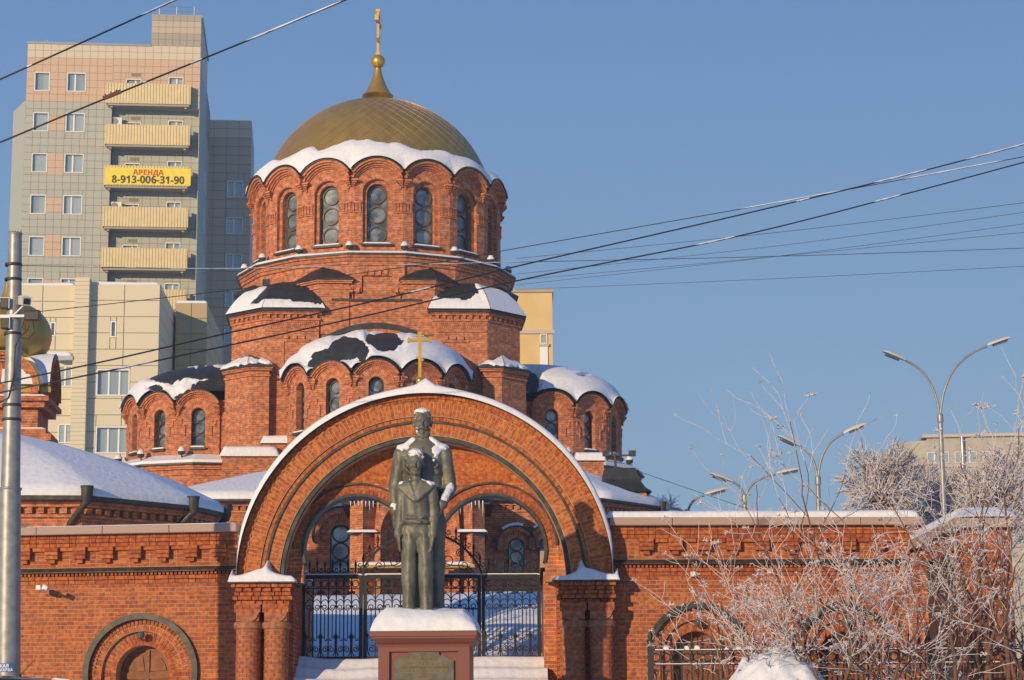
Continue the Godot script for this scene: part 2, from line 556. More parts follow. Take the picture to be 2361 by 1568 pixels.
func build_gateway() -> void:
	var Zg := 40.6
	var base := P(980, 1338, Zg)
	var g := thing("brick_gateway", "tall brick arched gateway with paired columns, snow on its crown and a gilded cross", "gateway", base)
	# local frame: x right, y up from the springing, z towards the street
	var k := L(g, 1080, 1338).x / 100.0       # metres per photo pixel in this plane
	var R := 433.0 * k
	# --- core of the arch: a thick mortar ring with stepped orders
	var core := MB.new()
	core.arc(0, 0, 382 * k, 416 * k, 0, PI, -1.0, 0.006, 72, false, true)
	core.arc(0, 0, 415 * k, 429 * k, 0, PI, -1.0, 0.012, 72, false, true)
	core.arc(0, 0, 337 * k, 384 * k, 0, PI, -1.0, -0.046, 72, false, true)
	core.arc(0, 0, 326 * k, 340 * k, 0, PI, -1.0, -0.20, 72, false, true)
	fin(core, "arch_core", M.mortar, g)
	# --- voussoir rings
	var bs := BrickSet.new()
	var nA := 136
	for i in nA:
		var a := PI * (i + 0.5) / nA
		var bb := Basis(Vector3(-sin(a), cos(a), 0), Vector3(-cos(a), -sin(a), 0), Vector3(0, 0, 1))
		var e := Vector3(cos(a), sin(a), 0)
		var th := 2.0 * 399.0 * k * sin(PI / nA / 2) - 0.0105
		if i % 6 == 3:
			bs.parts.append([e * (390.5 * k) + Vector3(0, 0, -0.04), Vector3(th, 14.2 * k, 0.10), bb, rng.randi()])
			bs.parts.append([e * (407.0 * k) + Vector3(0, 0, -0.04), Vector3(th, 15.6 * k, 0.10), bb, rng.randi()])
		else:
			bs.parts.append([e * (399.0 * k) + Vector3(0, 0, -0.04 + rng.randf_range(-.002, .002)), Vector3(th, 31.5 * k, 0.10), bb, rng.randi()])
	var nB := 119
	for i in nB:
		var a := PI * (i + 0.5) / nB
		var bb := Basis(Vector3(-sin(a), cos(a), 0), Vector3(-cos(a), -sin(a), 0), Vector3(0, 0, 1))
		var e := Vector3(cos(a), sin(a), 0)
		var th := 2.0 * 352.0 * k * sin(PI / nB / 2) - 0.0105
		if i % 5 == 2:
			bs.parts.append([e * (345.2 * k) + Vector3(0, 0, -0.092), Vector3(th, 13.0 * k, 0.10), bb, rng.randi()])
			bs.parts.append([e * (359.5 * k) + Vector3(0, 0, -0.092), Vector3(th, 13.4 * k, 0.10), bb, rng.randi()])
		else:
			bs.parts.append([e * (352.2 * k) + Vector3(0, 0, -0.092), Vector3(th, 28.0 * k, 0.10), bb, rng.randi()])
	emit_bricks(bs, g, 300, BA, "a", "voussoir")
	# dentil order under the snow and the small stepped order between the rings
	var ds := BrickSet.new()
	var nD := 142
	for i in nD:
		var a := PI * (i + 0.5) / nD
		var bb := Basis(Vector3(-sin(a), cos(a), 0), Vector3(-cos(a), -sin(a), 0), Vector3(0, 0, 1))
		var e := Vector3(cos(a), sin(a), 0)
		ds.parts.append([e * (428.0 * k) + Vector3(0, 0, -0.03), Vector3(0.071, 8.6 * k, 0.16), bb, rng.randi()])
		ds.parts.append([e * (419.5 * k) + Vector3(0, 0, -0.05 if i % 2 == 0 else -0.065), Vector3(0.070, 7.0 * k, 0.16), bb, rng.randi()])
	for i in 72:
		var a := PI * (i + 0.5) / 72
		var bb := Basis(Vector3(-sin(a), cos(a), 0), Vector3(-cos(a), -sin(a), 0), Vector3(0, 0, 1))
		ds.parts.append([Vector3(cos(a), sin(a), 0) * (376.5 * k) + Vector3(0, 0, -0.075), Vector3(0.121, 8.0 * k, 0.10), bb, rng.randi()])
	emit_bricks(ds, g, 0, BA, "a", "dentil_brick")
	# --- metal trims
	var tr := MB.new()
	tr.arc(0, 0, 366.6 * k, 372.0 * k, 0, PI, -0.12, -0.005, 72)
	fin(tr, "metal_trim", M.metal_dark, g)
	tr = MB.new()
	tr.arc(0, 0, 327 * k, 338.2 * k, 0, PI, -0.50, -0.07, 72)
	fin(tr, "metal_trim", M.metal_dark, g)
	tr = MB.new()
	tr.arc(0, 0, 432.2 * k, 434.5 * k, 0, PI, -1.0, 0.10, 72)
	fin(tr, "metal_flashing", M.metal_dark, g)
	# --- tympanum with two lesser arches
	var zt := -0.50
	var ox := 156.5 * k
	var oy := (1338 - 1261) * k
	var cs := [[-ox - 4 * k, oy, 126.0 * k], [ox - 4 * k, oy, 126.0 * k]]
	var ro := 157.0 * k
	var ts := BrickSet.new()
	var inner := 330.0 * k
	var tym := func(a: float, b: float, y: float) -> Array:
		var segs := [[a, b]]
		if y < 0.0: return []
		var h := sqrt(maxf(inner * inner - y * y, 0.0))
		var out := []
		for c in cs:
			var nxt := []
			for s in segs:
				var dy: float = y - c[1]
				var hh := ro
				if dy > 0: hh = sqrt(maxf(ro * ro - dy * dy, 0.0)) if dy < ro else 0.0
				var l: float = c[0] - hh
				var r: float = c[0] + hh
				if hh == 0.0 or s[1] <= l or s[0] >= r: nxt.append(s)
				else:
					if s[0] < l: nxt.append([s[0], l])
					if s[1] > r: nxt.append([r, s[1]])
			segs = nxt
		for s in segs:
			var a2 := maxf(s[0], -h)
			var b2 := minf(s[1], h)
			if b2 > a2: out.append([a2, b2])
		return out
	lay(ts, -inner, inner, 0.4, inner, zt + 0.006, tym, 0.0772, 0.06)
	shuffle(ts.parts)
	emit_bricks(ts, g, 300, BA, "a")
	# mortar sheet behind, cut by the openings (strips between the outer arch and the lesser arches)
	var sheet := MB.new()
	var ny := 90
	for j in ny:
		var y0 := inner * j / ny
		var y1 := inner * (j + 1) / ny
		for s in tym_open(cs, 126.0 * k, inner, (y0 + y1) / 2):
			sheet.bx(s[0], s[1], y0, y1, zt - 0.42, zt)
	fin(sheet, "tympanum_core", M.cath_b, g)
	for q in 2:
		var c: Array = cs[q]
		var am := MB.new()
		am.arc(c[0], c[1], 124.5 * k, 131.0 * k, -0.25, PI + 0.25, zt - 0.44, zt + 0.05, 48)
		fin(am, "metal_trim", M.metal_dark, g)
		am = MB.new()
		am.arc(c[0], c[1], 152.0 * k, 156.5 * k, 0.05, PI - 0.05, zt, zt + 0.055, 48)
		fin(am, "metal_trim", M.metal_dark, g)
		var rs := BrickSet.new()
		for i in 46:
			var a := PI * (i + 0.5) / 46
			var bb := Basis(Vector3(-sin(a), cos(a), 0), Vector3(-cos(a), -sin(a), 0), Vector3(0, 0, 1))
			rs.parts.append([Vector3(c[0] + cos(a) * 137.0 * k, c[1] + sin(a) * 137.0 * k, zt - 0.018), Vector3(9.4 * k - 0.0105, 11.0 * k, 0.06), bb, rng.randi()])
		for i in 27:
			var a := PI * (i + 0.5) / 27
			var bb := Basis(Vector3(-sin(a), cos(a), 0), Vector3(-cos(a), -sin(a), 0), Vector3(0, 0, 1))
			rs.parts.append([Vector3(c[0] + cos(a) * 147.5 * k, c[1] + sin(a) * 147.5 * k, zt - 0.022), Vector3(17.1 * k - 0.0105, 8.2 * k, 0.06), bb, rng.randi()])
		emit_bricks(rs, g, 300, BR, "w", "arch_brick")
	# pendant between the lesser arches
	var pd := MB.new()
	pd.bx(-34 * k, 26 * k, -60 * k, oy + 20 * k, zt - 0.42, zt - 0.01)
	pd.bx(-24 * k, 16 * k, -80 * k, -60 * k, zt - 0.36, zt - 0.06)
	fin(pd, "pendant", M.cath_b, g)
	# --- pillars
	for s in [-1.0, 1.0]:
		var xo: float = s * 434.0 * k
		var xi: float = s * 308.0 * k
		var x0 := minf(xo, xi)
		var x1 := maxf(xo, xi)
		var pil := MB.new()
		pil.bx(x0 + 0.02, x1 - 0.02, -4.2, -0.06, -2.3, -0.16)
		# the passage wall beside the gate, with a sloping stone coping
		fin(pil, "pillar", M.mortar, g)
		var jb := BrickSet.new()
		lay(jb, x0 + 0.02, x1 - 0.02, -2.0, -0.45, -0.15, nocut, 0.0772, 0.05)
		# inner flank bricks (they face the passage)
		emit_bricks(jb, g, 60, BR, "w")
		var fl := MB.new()
		fl.usec = true
		for r in 26:
			var z := -0.18
			var kk := 0
			while z > -2.3:
				var w := 0.252 if kk % 2 == r % 2 else 0.121
				fl.col = BR[rng.randi() % BR.size()]
				fl.box(Vector3(xi - s * 0.005, -0.1 - r * 0.0772, z - w / 2), Vector3(0.05, 0.0667, w))
				z -= w + 0.0105; kk += 1
		var fo := fin(fl, "flank_bricks", M.brick_v, g)
		fo.set_meta("kind", "stuff")
		# cornice courses
		var cor := BrickSet.new()
		var ov := [[-0.095, 0.075], [-0.172, 0.045], [-0.2492, 0.012], [-0.3264, 0.042], [-0.4036, -0.02]]
		for oi in ov.size():
			var e: float = ov[oi][1]
			var yc: float = ov[oi][0]
			if oi == 1:
				for q in 6:
					var xx := lerpf(x0 - 0.03, x1 + 0.03, (q + 0.5) / 6.0)
					cor.parts.append([Vector3(xx, yc, 0.06), Vector3(0.121, 0.0667, 0.32), Basis(), rng.randi()])
				cor.parts.append([Vector3((x0 + x1) / 2, yc, 0.02), Vector3(x1 - x0, 0.066, 0.32), Basis(), 2])
			else:
				lay(cor, x0 - e, x1 + e, yc - 0.0386, yc + 0.0386, 0.20 + e, nocut, 0.0772, 0.40 + e)
		emit_bricks(cor, g, 80, BR, "w", "cornice_brick")
		var slab := MB.new()
		slab.bx(x0 - 0.12, x1 + 0.10, -0.058, -0.03, -0.9, 0.34)
		fin(slab, "ledge_flashing", M.metal_dark, g)
		for q in 2:
			column(g, lerpf(xo, xi, 0.235 if q == 0 else 0.745) , 0.04, -0.44, s)
		# snow heaped on the ledge
		var sn := MB.new()
		var peak := 0.62 if s < 0 else 0.45
		var f := func(u: float, v: float) -> Array:
			return [Vector3(lerpf(x0 - 0.13, x1 + 0.11, u), -0.03, lerpf(0.36, -0.06, v)), Vector3.UP]
		var th := func(u: float, v: float) -> float:
			var uo := u if s < 0 else 1.0 - u
			var e2 := minf(minf(u, 1 - u) * 14.0, 1.0) * minf(v * 5.0, 1.0)
			var hgt := 0.10 + 0.13 * exp(-pow((uo - 0.5) / 0.22, 2.0)) + 0.22 * v * exp(-pow((uo - 0.56) / 0.05, 2.0)) + 0.34 * exp(-pow(uo / 0.05, 2.0)) * v + 0.05 * nz(u * 0.5, v * .3, s)
			return hgt * pow(maxf(e2, 0.0), 0.4) + 0.001
		snow_sheet(sn, 60, 14, f, th)
		sn.bx(x0 - 0.127, x1 + 0.107, -0.031, -0.02, -0.06, 0.357)
		fin(sn, "snow_cap", M.snow, g)
		# passage wall with sloped coping running back
		var pw := MB.new()
		var xa: float = xi - (0.27 if s > 0.0 else 0.02) * s
		var xb: float = xi + 0.45 * s
		var wx0 := minf(xa, xb)
		var wx1 := maxf(xa, xb)
		pw.bx(wx0, wx1, -4.2, 0.22, -4.2, -1.02)
		fin(pw, "passage_wall", M.cath_b, g)
		var cp := MB.new()
		cp.quad(Vector3(wx0 - .06, 0.62, -1.0), Vector3(wx1 + .06, 0.62, -1.0), Vector3(wx1 + .06, 0.22, -2.2), Vector3(wx0 - .06, 0.22, -2.2))
		cp.quad(Vector3(wx0 - .06, 0.30, -1.0), Vector3(wx1 + .06, 0.30, -1.0), Vector3(wx1 + .06, 0.62, -1.0), Vector3(wx0 - .06, 0.62, -1.0))
		cp.quad(Vector3(wx0 - .06, 0.22, -2.2), Vector3(wx0 - .06, 0.0, -2.2), Vector3(wx0 - .06, 0.3, -1.0), Vector3(wx0 - .06, 0.62, -1.0))
		cp.quad(Vector3(wx1 + .06, 0.0, -2.2), Vector3(wx1 + .06, 0.22, -2.2), Vector3(wx1 + .06, 0.62, -1.0), Vector3(wx1 + .06, 0.3, -1.0))
		cp.bx(wx0 - .06, wx1 + .06, 0.05, 0.22, -4.2, -2.2)
		fin(cp, "coping", M.coping, g)
		var sw := MB.new()
		snow_ridge(sw, [Vector3((wx0 + wx1) / 2, 0.62, -1.02), Vector3((wx0 + wx1) / 2, 0.50, -1.4), Vector3((wx0 + wx1) / 2, 0.34, -1.85), Vector3((wx0 + wx1) / 2, 0.24, -2.3), Vector3((wx0 + wx1) / 2, 0.22, -3.2), Vector3((wx0 + wx1) / 2, 0.22, -4.2)], Vector3(1, 0, 0), 0.56, 0.26, s * 3.0)
		fin(sw, "snow_cap", M.snow, g)
	# --- snow on the crown of the arch
	var sn2 := MB.new()
	var rows := []
	for j in 61:
		var a := lerpf(0.03, PI - 0.03, j / 60.0)
		var row := []
		var up := Vector3(cos(a), sin(a), 0)
		var hh := 0.155 * pow(maxf(sin(a), 0.0), 0.45) * (1.0 + 0.18 * nz(a * 0.5, 0.3)) * smoothstep(0.0, 0.25, a) * smoothstep(0.0, 0.3, PI - a)
		hh += 0.14 * exp(-pow((a - PI / 2) / 0.035, 2.0)) + 0.05 * exp(-pow((a - PI / 2) / 0.12, 2.0))
		for i in 11:
			var q := PI * i / 10.0
			var x := -cos(q)
			row.append(up * (434.0 * k + pow(maxf(sin(q), 0.0), 0.5) * hh - 0.004) + Vector3(0, 0, -0.42 - 0.62 * signf(x) * pow(absf(x), 0.6)))
		rows.append(row)
	sn2.grid(rows, Vector2(1, 1), false, true)
	fin(sn2, "snow_cap", M.snow, g)
	# --- cross on its orb
	var cx0 := 968.0
	var zc := -0.45
	var cb := L(g, cx0, 888, zc)
	var px := k * 1.011
	var orb := MB.new()
	orb.lathe(Vector3(cb.x, cb.y - 8 * px, zc), [Vector2(13 * px, 0), Vector2(10 * px, 4 * px), Vector2(7 * px, 9 * px)], 16)
	fin(orb, "cross_base", M.metal_dark, g)
	orb = MB.new()
	var pr := []
	for i in 13:
		var a := -PI / 2 + PI * i / 12.0
		pr.append(Vector2(9.5 * px * cos(a), 9.5 * px * sin(a)))
	orb.lathe(Vector3(cb.x, cb.y + 10 * px, zc), pr, 20)
	fin(orb, "orb", M.gold, g)
	var cm := MB.new()
	var yb := cb.y + 18 * px
	var t := L(g, cx0, 768, zc).y
	cm.bx(cb.x - 3.6 * px, cb.x + 3.6 * px, yb, t, zc - 0.03, zc + 0.03)
	var ya := L(g, cx0, 784, zc).y
	cm.bx(cb.x - 26 * px, cb.x + 26 * px, ya - 3.4 * px, ya + 3.4 * px, zc - 0.028, zc + 0.028)
	cm.bx(cb.x - 10 * px, cb.x + 10 * px, ya + 8 * px, ya + 12 * px, zc - 0.026, zc + 0.026)
	var yl := L(g, cx0, 827, zc).y
	cm.box(Vector3(cb.x, yl, zc), Vector3(19 * px, 5 * px, 0.05), Basis(Vector3.BACK, -0.5))
	for e in [[-26, 0], [26, 0]]:
		cm.bx(cb.x + e[0] * px - 3 * px, cb.x + e[0] * px + 3 * px, ya - 5.5 * px, ya + 5.5 * px, zc - 0.034, zc + 0.034)
	cm.bx(cb.x - 5.5 * px, cb.x + 5.5 * px, t - 3 * px, t + 2 * px, zc - 0.034, zc + 0.034)
	fin(cm, "cross", M.gold, g)

func tym_open(cs: Array, rr: float, inner: float, y: float) -> Array:
	var h := sqrt(maxf(inner * inner - y * y, 0.0))
	var segs := [[-h, h]]
	for c in cs:
		var nxt := []
		var dy: float = y - c[1]
		var hh: float = rr
		if dy > 0: hh = sqrt(maxf(rr * rr - dy * dy, 0.0)) if dy < rr else 0.0
		for s in segs:
			var l: float = c[0] - hh
			var r: float = c[0] + hh
			if hh == 0.0 or s[1] <= l or s[0] >= r: nxt.append(s)
			else:
				if s[0] < l: nxt.append([s[0], l])
				if s[1] > r: nxt.append([r, s[1]])
		segs = nxt
	return segs

# door niche: hood, brick orders, plank door with glazed-looking panels, globe lamp
func niche(w: Node3D, cx: float, cy: float, k: float, rh: float, full: bool) -> void:
	var hood := MB.new()
	var a0 := -0.25 if full else 0.42
	hood.arc(cx, cy, rh - 13 * k, rh, a0, PI - a0, -0.05, 0.09, 40)
	fin(hood, "metal_hood", M.metal_dark, w)
	var core := MB.new()
	core.arc(cx, cy, rh - 39 * k, rh - 8 * k, -0.02, PI + 0.02, -0.4, -0.035, 40, false)
	core.arc(cx, cy, 61 * k * rh / (131 * k), rh - 38 * k, -0.02, PI + 0.02, -0.4, -0.125, 40, false)
	core.bx(cx - rh + 8 * k, cx - rh + 39 * k, -4, cy, -0.4, -0.035)
	core.bx(cx + rh - 39 * k, cx + rh - 8 * k, -4, cy, -0.4, -0.035)
	fin(core, "niche_core", M.mortar, w)
	var bs := BrickSet.new()
	var r1 := rh - 19 * k
	var n1 := int(PI * r1 / 0.0772)
	for i in n1:
		var a := PI * (i + 0.5) / n1
		var bb := Basis(Vector3(-sin(a), cos(a), 0), Vector3(-cos(a), -sin(a), 0), Vector3(0, 0, 1))
		bs.parts.append([Vector3(cx + cos(a) * r1, cy + sin(a) * r1, -0.05), Vector3(0.062, 11 * k, 0.08), bb, rng.randi()])
	var r2 := rh - 32 * k
	var n2 := int(PI * r2 / 0.13)
	for i in n2:
		var a := PI * (i + 0.5) / n2
		var bb := Basis(Vector3(-sin(a), cos(a), 0), Vector3(-cos(a), -sin(a), 0), Vector3(0, 0, 1))
		bs.parts.append([Vector3(cx + cos(a) * r2, cy + sin(a) * r2, -0.07), Vector3(0.118, 12 * k, 0.08), bb, rng.randi()])
	var ra := rh - 40 * k
	var rd := 61.0 / 131.0 * rh
	var rm := (ra + rd) / 2
	var n3 := int(PI * rm / 0.0772)
	for i in n3:
		var a := PI * (i + 0.5) / n3
		var bb := Basis(Vector3(-sin(a), cos(a), 0), Vector3(-cos(a), -sin(a), 0), Vector3(0, 0, 1))
		var th := 2.0 * rm * sin(PI / n3 / 2) - 0.011
		if i % 4 == 1:
			bs.parts.append([Vector3(cx + cos(a) * (rm - (ra - rd) * .27), cy + sin(a) * (rm - (ra - rd) * .27), -0.15), Vector3(th, (ra - rd) * .42, 0.08), bb, rng.randi()])
			bs.parts.append([Vector3(cx + cos(a) * (rm + (ra - rd) * .23), cy + sin(a) * (rm + (ra - rd) * .23), -0.15), Vector3(th, (ra - rd) * .5, 0.08), bb, rng.randi()])
		else:
			bs.parts.append([Vector3(cx + cos(a) * rm, cy + sin(a) * rm, -0.15 + rng.randf_range(-.004, .004)), Vector3(th, ra - rd - 0.01, 0.08), bb, rng.randi()])
	for s in [-1.0, 1.0]:
		var e0: float = cx + s * (rh - 26 * k)
		var e1: float = cx + s * (ra + rd) * 0.5
		lay(bs, minf(e0 - 13 * k, e0 + 13 * k), maxf(e0 - 13 * k, e0 + 13 * k), cy - 1.3, cy, -0.02, nocut, 0.0772, 0.06)
		lay(bs, minf(e1 - (ra - rd) / 2, e1 + (ra - rd) / 2), maxf(e1 - (ra - rd) / 2, e1 + (ra - rd) / 2), cy - 1.3, cy, -0.11, nocut, 0.0772, 0.06)
		var jm := MB.new()
		jm.bx(e1 - (ra - rd) / 2, e1 + (ra - rd) / 2, cy - 4, cy, -0.45, -0.125)
		fin(jm, "niche_jamb", M.mortar, w)
	emit_bricks(bs, w, 160, BR, "w", "arch_brick")
	# door
	var d := MB.new()
	var dr := rd + 0.004
	var z0 := -0.42
	d.arc(cx, cy, 0.0, dr, 0, PI, z0 - 0.05, z0, 32, false)
	d.bx(cx - dr, cx + dr, cy - 2.2, cy, z0 - 0.05, z0)
	var leaf := fin(d, "door", M.wood, w)
	var tm := MB.new()
	tm.arc(cx, cy, dr * 0.84, dr * 0.99, 0, PI, z0, z0 + 0.05, 32, false)
	tm.bx(cx - dr * 0.99, cx - dr * 0.84, cy - 2.2, cy, z0, z0 + 0.05)
	tm.bx(cx + dr * 0.84, cx + dr * 0.99, cy - 2.2, cy, z0, z0 + 0.05)
	tm.bx(cx - dr * 0.07, cx + dr * 0.07, cy - 2.2, cy + dr * 0.84, z0, z0 + 0.035)
	tm.bx(cx - dr * 0.84, cx + dr * 0.84, cy - 0.10, cy + 0.02, z0, z0 + 0.03)
	fin(tm, "door_frame", M.wood, leaf)
	for s in [-1.0, 1.0]:
		var pn := MB.new()
		var m0: float = 0.06 if s > 0 else PI / 2 + 0.18
		var m1: float = PI / 2 - 0.18 if s > 0 else PI - 0.06
		pn.arc(cx + s * dr * 0.10, cy + dr * 0.08, 0.0, dr * 0.60, m0, m1, z0, z0 + 0.02, 14)
		fin(pn, "door_panel", M.wood, leaf)
	if true:
		var gl := MB.new()
		var pr := []
		for i in 13:
			var a := -PI / 2 + PI * i / 12.0
			pr.append(Vector2(8.6 * k * cos(a), 8.6 * k * sin(a)))
		gl.lathe(Vector3(cx + 1 * k, cy + 0.63 * rh, 0.09), pr, 18)
		var lamp := fin(gl, "globe_lamp", M.glass, w)
		var br := MB.new()
		br.tube([Vector3(cx + 1 * k, cy + 0.63 * rh - 9 * k, -0.1), Vector3(cx + 1 * k, cy + 0.63 * rh - 11 * k, 0.0), Vector3(cx + 1 * k, cy + 0.63 * rh - 8 * k, 0.09)], [0.012], 6)
		fin(br, "lamp_bracket", M.metal_dark, lamp)

func build_wall(called: String, label: String, pxa: float, pxb: float, Za: float, turn: float, anchor_px: float, top_py: float, niches: Array, corb_px: float) -> Node3D:
	var at := P(anchor_px, top_py, Za)
	var w := thing(called, label, "wall", Vector3(at.x, at.y, at.z), turn)
	# local frame: y = 0 at the coping's underside, z towards the street
	var k := (L(w, anchor_px + 100, top_py).x - L(w, anchor_px, top_py).x) / 100.0
	var u0 := L(w, pxa, top_py).x
	var u1 := L(w, pxb, top_py).x
	var slab := MB.new()
	var yb := -5.0
	var cuts := []
	for nn in niches:
		cuts.append([L(w, nn[0], nn[1]).x, L(w, nn[0], nn[1]).y, nn[2] * k])
	# wall core in strips round the niches
	var ny := 110
	for j in ny:
		var ya := lerpf(-3.3, 0.0, float(j) / ny)
		var yc := lerpf(-3.3, 0.0, float(j + 1) / ny)
		var cc := []
		for c in cuts: cc.append([c[0], c[1], c[2] - 12 * k])
		for s in cutter(cc).call(u0, u1, (ya + yc) / 2):
			slab.bx(s[0], s[1], ya, yc, -0.5, -0.005)
	slab.bx(u0, u1, yb, -3.3, -0.5, -0.005)
	slab.bx(u0, u1, -3.3, 0.0, -0.52, -0.48)
	fin(slab, "wall_core", M.mortar, w)
	var bs := BrickSet.new()
	var ch := 0.0772
	# frieze: 8 courses above the metal band, then the wall below
	var yband := -0.625
	var cc2 := []
	for c in cuts: cc2.append([c[0], c[1], c[2] - 6 * k])
	var cut := cutter(cc2)
	for r in 8:
		var off := 0.0
		if r == 0: off = 0.03
		if r == 1: off = 0.055
		if r == 2: off = 0.03
		lay(bs, u0, u1, -(r + 1) * ch, -r * ch, off, nocut, ch, 0.12)
	lay(bs, u0, u1, yband - 0.16 - ch, yband - 0.16, 0.055, cut, ch, 0.12)
	lay(bs, u0, u1, yband - 0.16 - 2 * ch, yband - 0.16 - ch, 0.028, cut, ch, 0.12)
	var y0 := yband - 0.16 - 2 * ch
	var rows := int((y0 + 3.3) / ch)
	lay(bs, u0, u1, y0 - rows * ch, y0, 0.0, cut, ch, 0.10)
	shuffle(bs.parts)
	emit_bricks(bs, w, 300, BR, "w")
	# corbels
	var cs := BrickSet.new()
	var u := L(w, corb_px, top_py).x
	while u > u0 + 0.3: u -= 0.548
	while u < u1 - 0.3:
		if u > u0 + 0.2:
			for q in 3:
				cs.parts.append([Vector3(u, -(3.05 + q) * ch - 0.036, 0.05), Vector3(0.262, ch - 0.0085, 0.16), Basis(), rng.randi()])
			cs.parts.append([Vector3(u, -(6.05) * ch - 0.036, 0.03), Vector3(0.125, ch - 0.0085, 0.10), Basis(), rng.randi()])
			cs.parts.append([Vector3(u + 0.274, -3.05 * ch - 0.036, 0.0), Vector3(0.252, ch - 0.0085, 0.12), Basis(), rng.randi()])
		u += 0.548
	emit_bricks(cs, w, 300, BR, "w", "corbel_brick")
	# metal band with dentils below
	var band := MB.new()
	for q in 1:
		band.quad(Vector3(u0, yband - 0.085, 0.15), Vector3(u1, yband - 0.085, 0.15), Vector3(u1, yband, 0.0), Vector3(u0, yband, 0.0))
		band.quad(Vector3(u0, yband - 0.10, 0.15), Vector3(u1, yband - 0.10, 0.15), Vector3(u1, yband - 0.085, 0.15), Vector3(u0, yband - 0.085, 0.15))
		band.quad(Vector3(u0, yband - 0.10, 0.0), Vector3(u1, yband - 0.10, 0.0), Vector3(u1, yband - 0.10, 0.15), Vector3(u0, yband - 0.10, 0.15))
	fin(band, "metal_band", M.metal_dark, w)
	var dn := MB.new()
	dn.usec = true
	u = u0 + 0.05
	while u < u1:
		dn.col = BR[rng.randi() % BR.size()]
		dn.bx(u, u + 0.042, yband - 0.158, yband - 0.102, -0.02, 0.085)
		u += 0.078
	var dno := fin(dn, "dentils", M.brick_v, w)
	dno.set_meta("kind", "stuff")
	# coping slabs with joints, snow on top
	var n := int((u1 - u0) / 1.35) + 1
	for i in n:
		var a := lerpf(u0, u1, float(i) / n) + 0.004
		var b := lerpf(u0, u1, float(i + 1) / n) - 0.004
		var cp := MB.new()
		cp.bevel(a, b, 0.003, 0.155, -0.62, 0.17, 0.012)
		cp.bx(a, b, 0.003, 0.155, -0.63, -0.62)
		fin(cp, "coping_slab", M.coping, w)
	for nn in niches:
		var c := L(w, nn[0], nn[1])
		niche(w, c.x, c.y, k, nn[2] * k, nn[3])
	return w
# ------------------------------------------------ cathedral ------------------------------------------------
func arch_curve(hw: float, yb: float, yv: float, R: float, n: int) -> Array:
	# from bottom left, up the side, over the arc of radius R, down the right side
	var pts := [Vector2(-hw, yb), Vector2(-hw, yv)]
	var a := asin(clampf(hw / R, -1, 1))
	var cy := yv - R * cos(a)
	for i in range(1, n):
		var q := -a + 2 * a * i / n
		pts.append(Vector2(R * sin(q), cy + R * cos(q)))
	pts.append(Vector2(hw, yv)); pts.append(Vector2(hw, yb))
	return pts
func plate(mb: MB, outer: Array, inner: Array, z: float, zi := 999.0) -> void:
	var z2 := z if zi > 900 else zi
	for i in outer.size() - 1:
		var a: Vector2 = outer[i]; var b: Vector2 = outer[i + 1]
		var c: Vector2 = inner[i]; var d: Vector2 = inner[i + 1]
		mb.quad(Vector3(c.x, c.y, z2), Vector3(d.x, d.y, z2), Vector3(b.x, b.y, z), Vector3(a.x, a.y, z))
func reveal(mb: MB, inner: Array, z0: float, z1: float) -> void:
	for i in inner.size() - 1:
		var a: Vector2 = inner[i]; var b: Vector2 = inner[i + 1]
		mb.quad(Vector3(a.x, a.y, z0), Vector3(b.x, b.y, z0), Vector3(b.x, b.y, z1), Vector3(a.x, a.y, z1))
func window_meshes(hw: float, sill: float, top: float, rings: int, z: float, dark: bool) -> Array:
	# frame with stacked round lights, and the pane behind
	var fr := MB.new()
	var spring := top - hw
	var cv := arch_curve(hw, sill, spring, hw + 0.0001, 12)
	var ci := arch_curve(hw * 0.88, sill + 0.03, spring, hw * 0.88 + 0.0001, 12)
	plate(fr, cv, ci, z + 0.05)
	reveal(fr, ci, z, z + 0.05)
	var rr := hw * 0.86
	var stepy := (top - sill - 0.06) / rings
	rr = minf(rr, stepy * 0.54)
	for i in rings:
		var yc := sill + 0.04 + stepy * (i + 0.5)
		fr.arc(0, yc, rr * 0.84, rr, 0, TAU, z, z + 0.07, 20, false)
	var pn := MB.new()
	for i in cv.size() - 1:
		var a: Vector2 = cv[i]; var b: Vector2 = cv[i + 1]
		pn.tri(Vector3(0, (sill + top) / 2, z), Vector3(b.x, b.y, z), Vector3(a.x, a.y, z))
	pn.tri(Vector3(0, (sill + top) / 2, z), Vector3(cv[0].x, cv[0].y, z), Vector3(cv[cv.size() - 1].x, cv[cv.size() - 1].y, z))
	return [fr.mesh(), pn.mesh()]
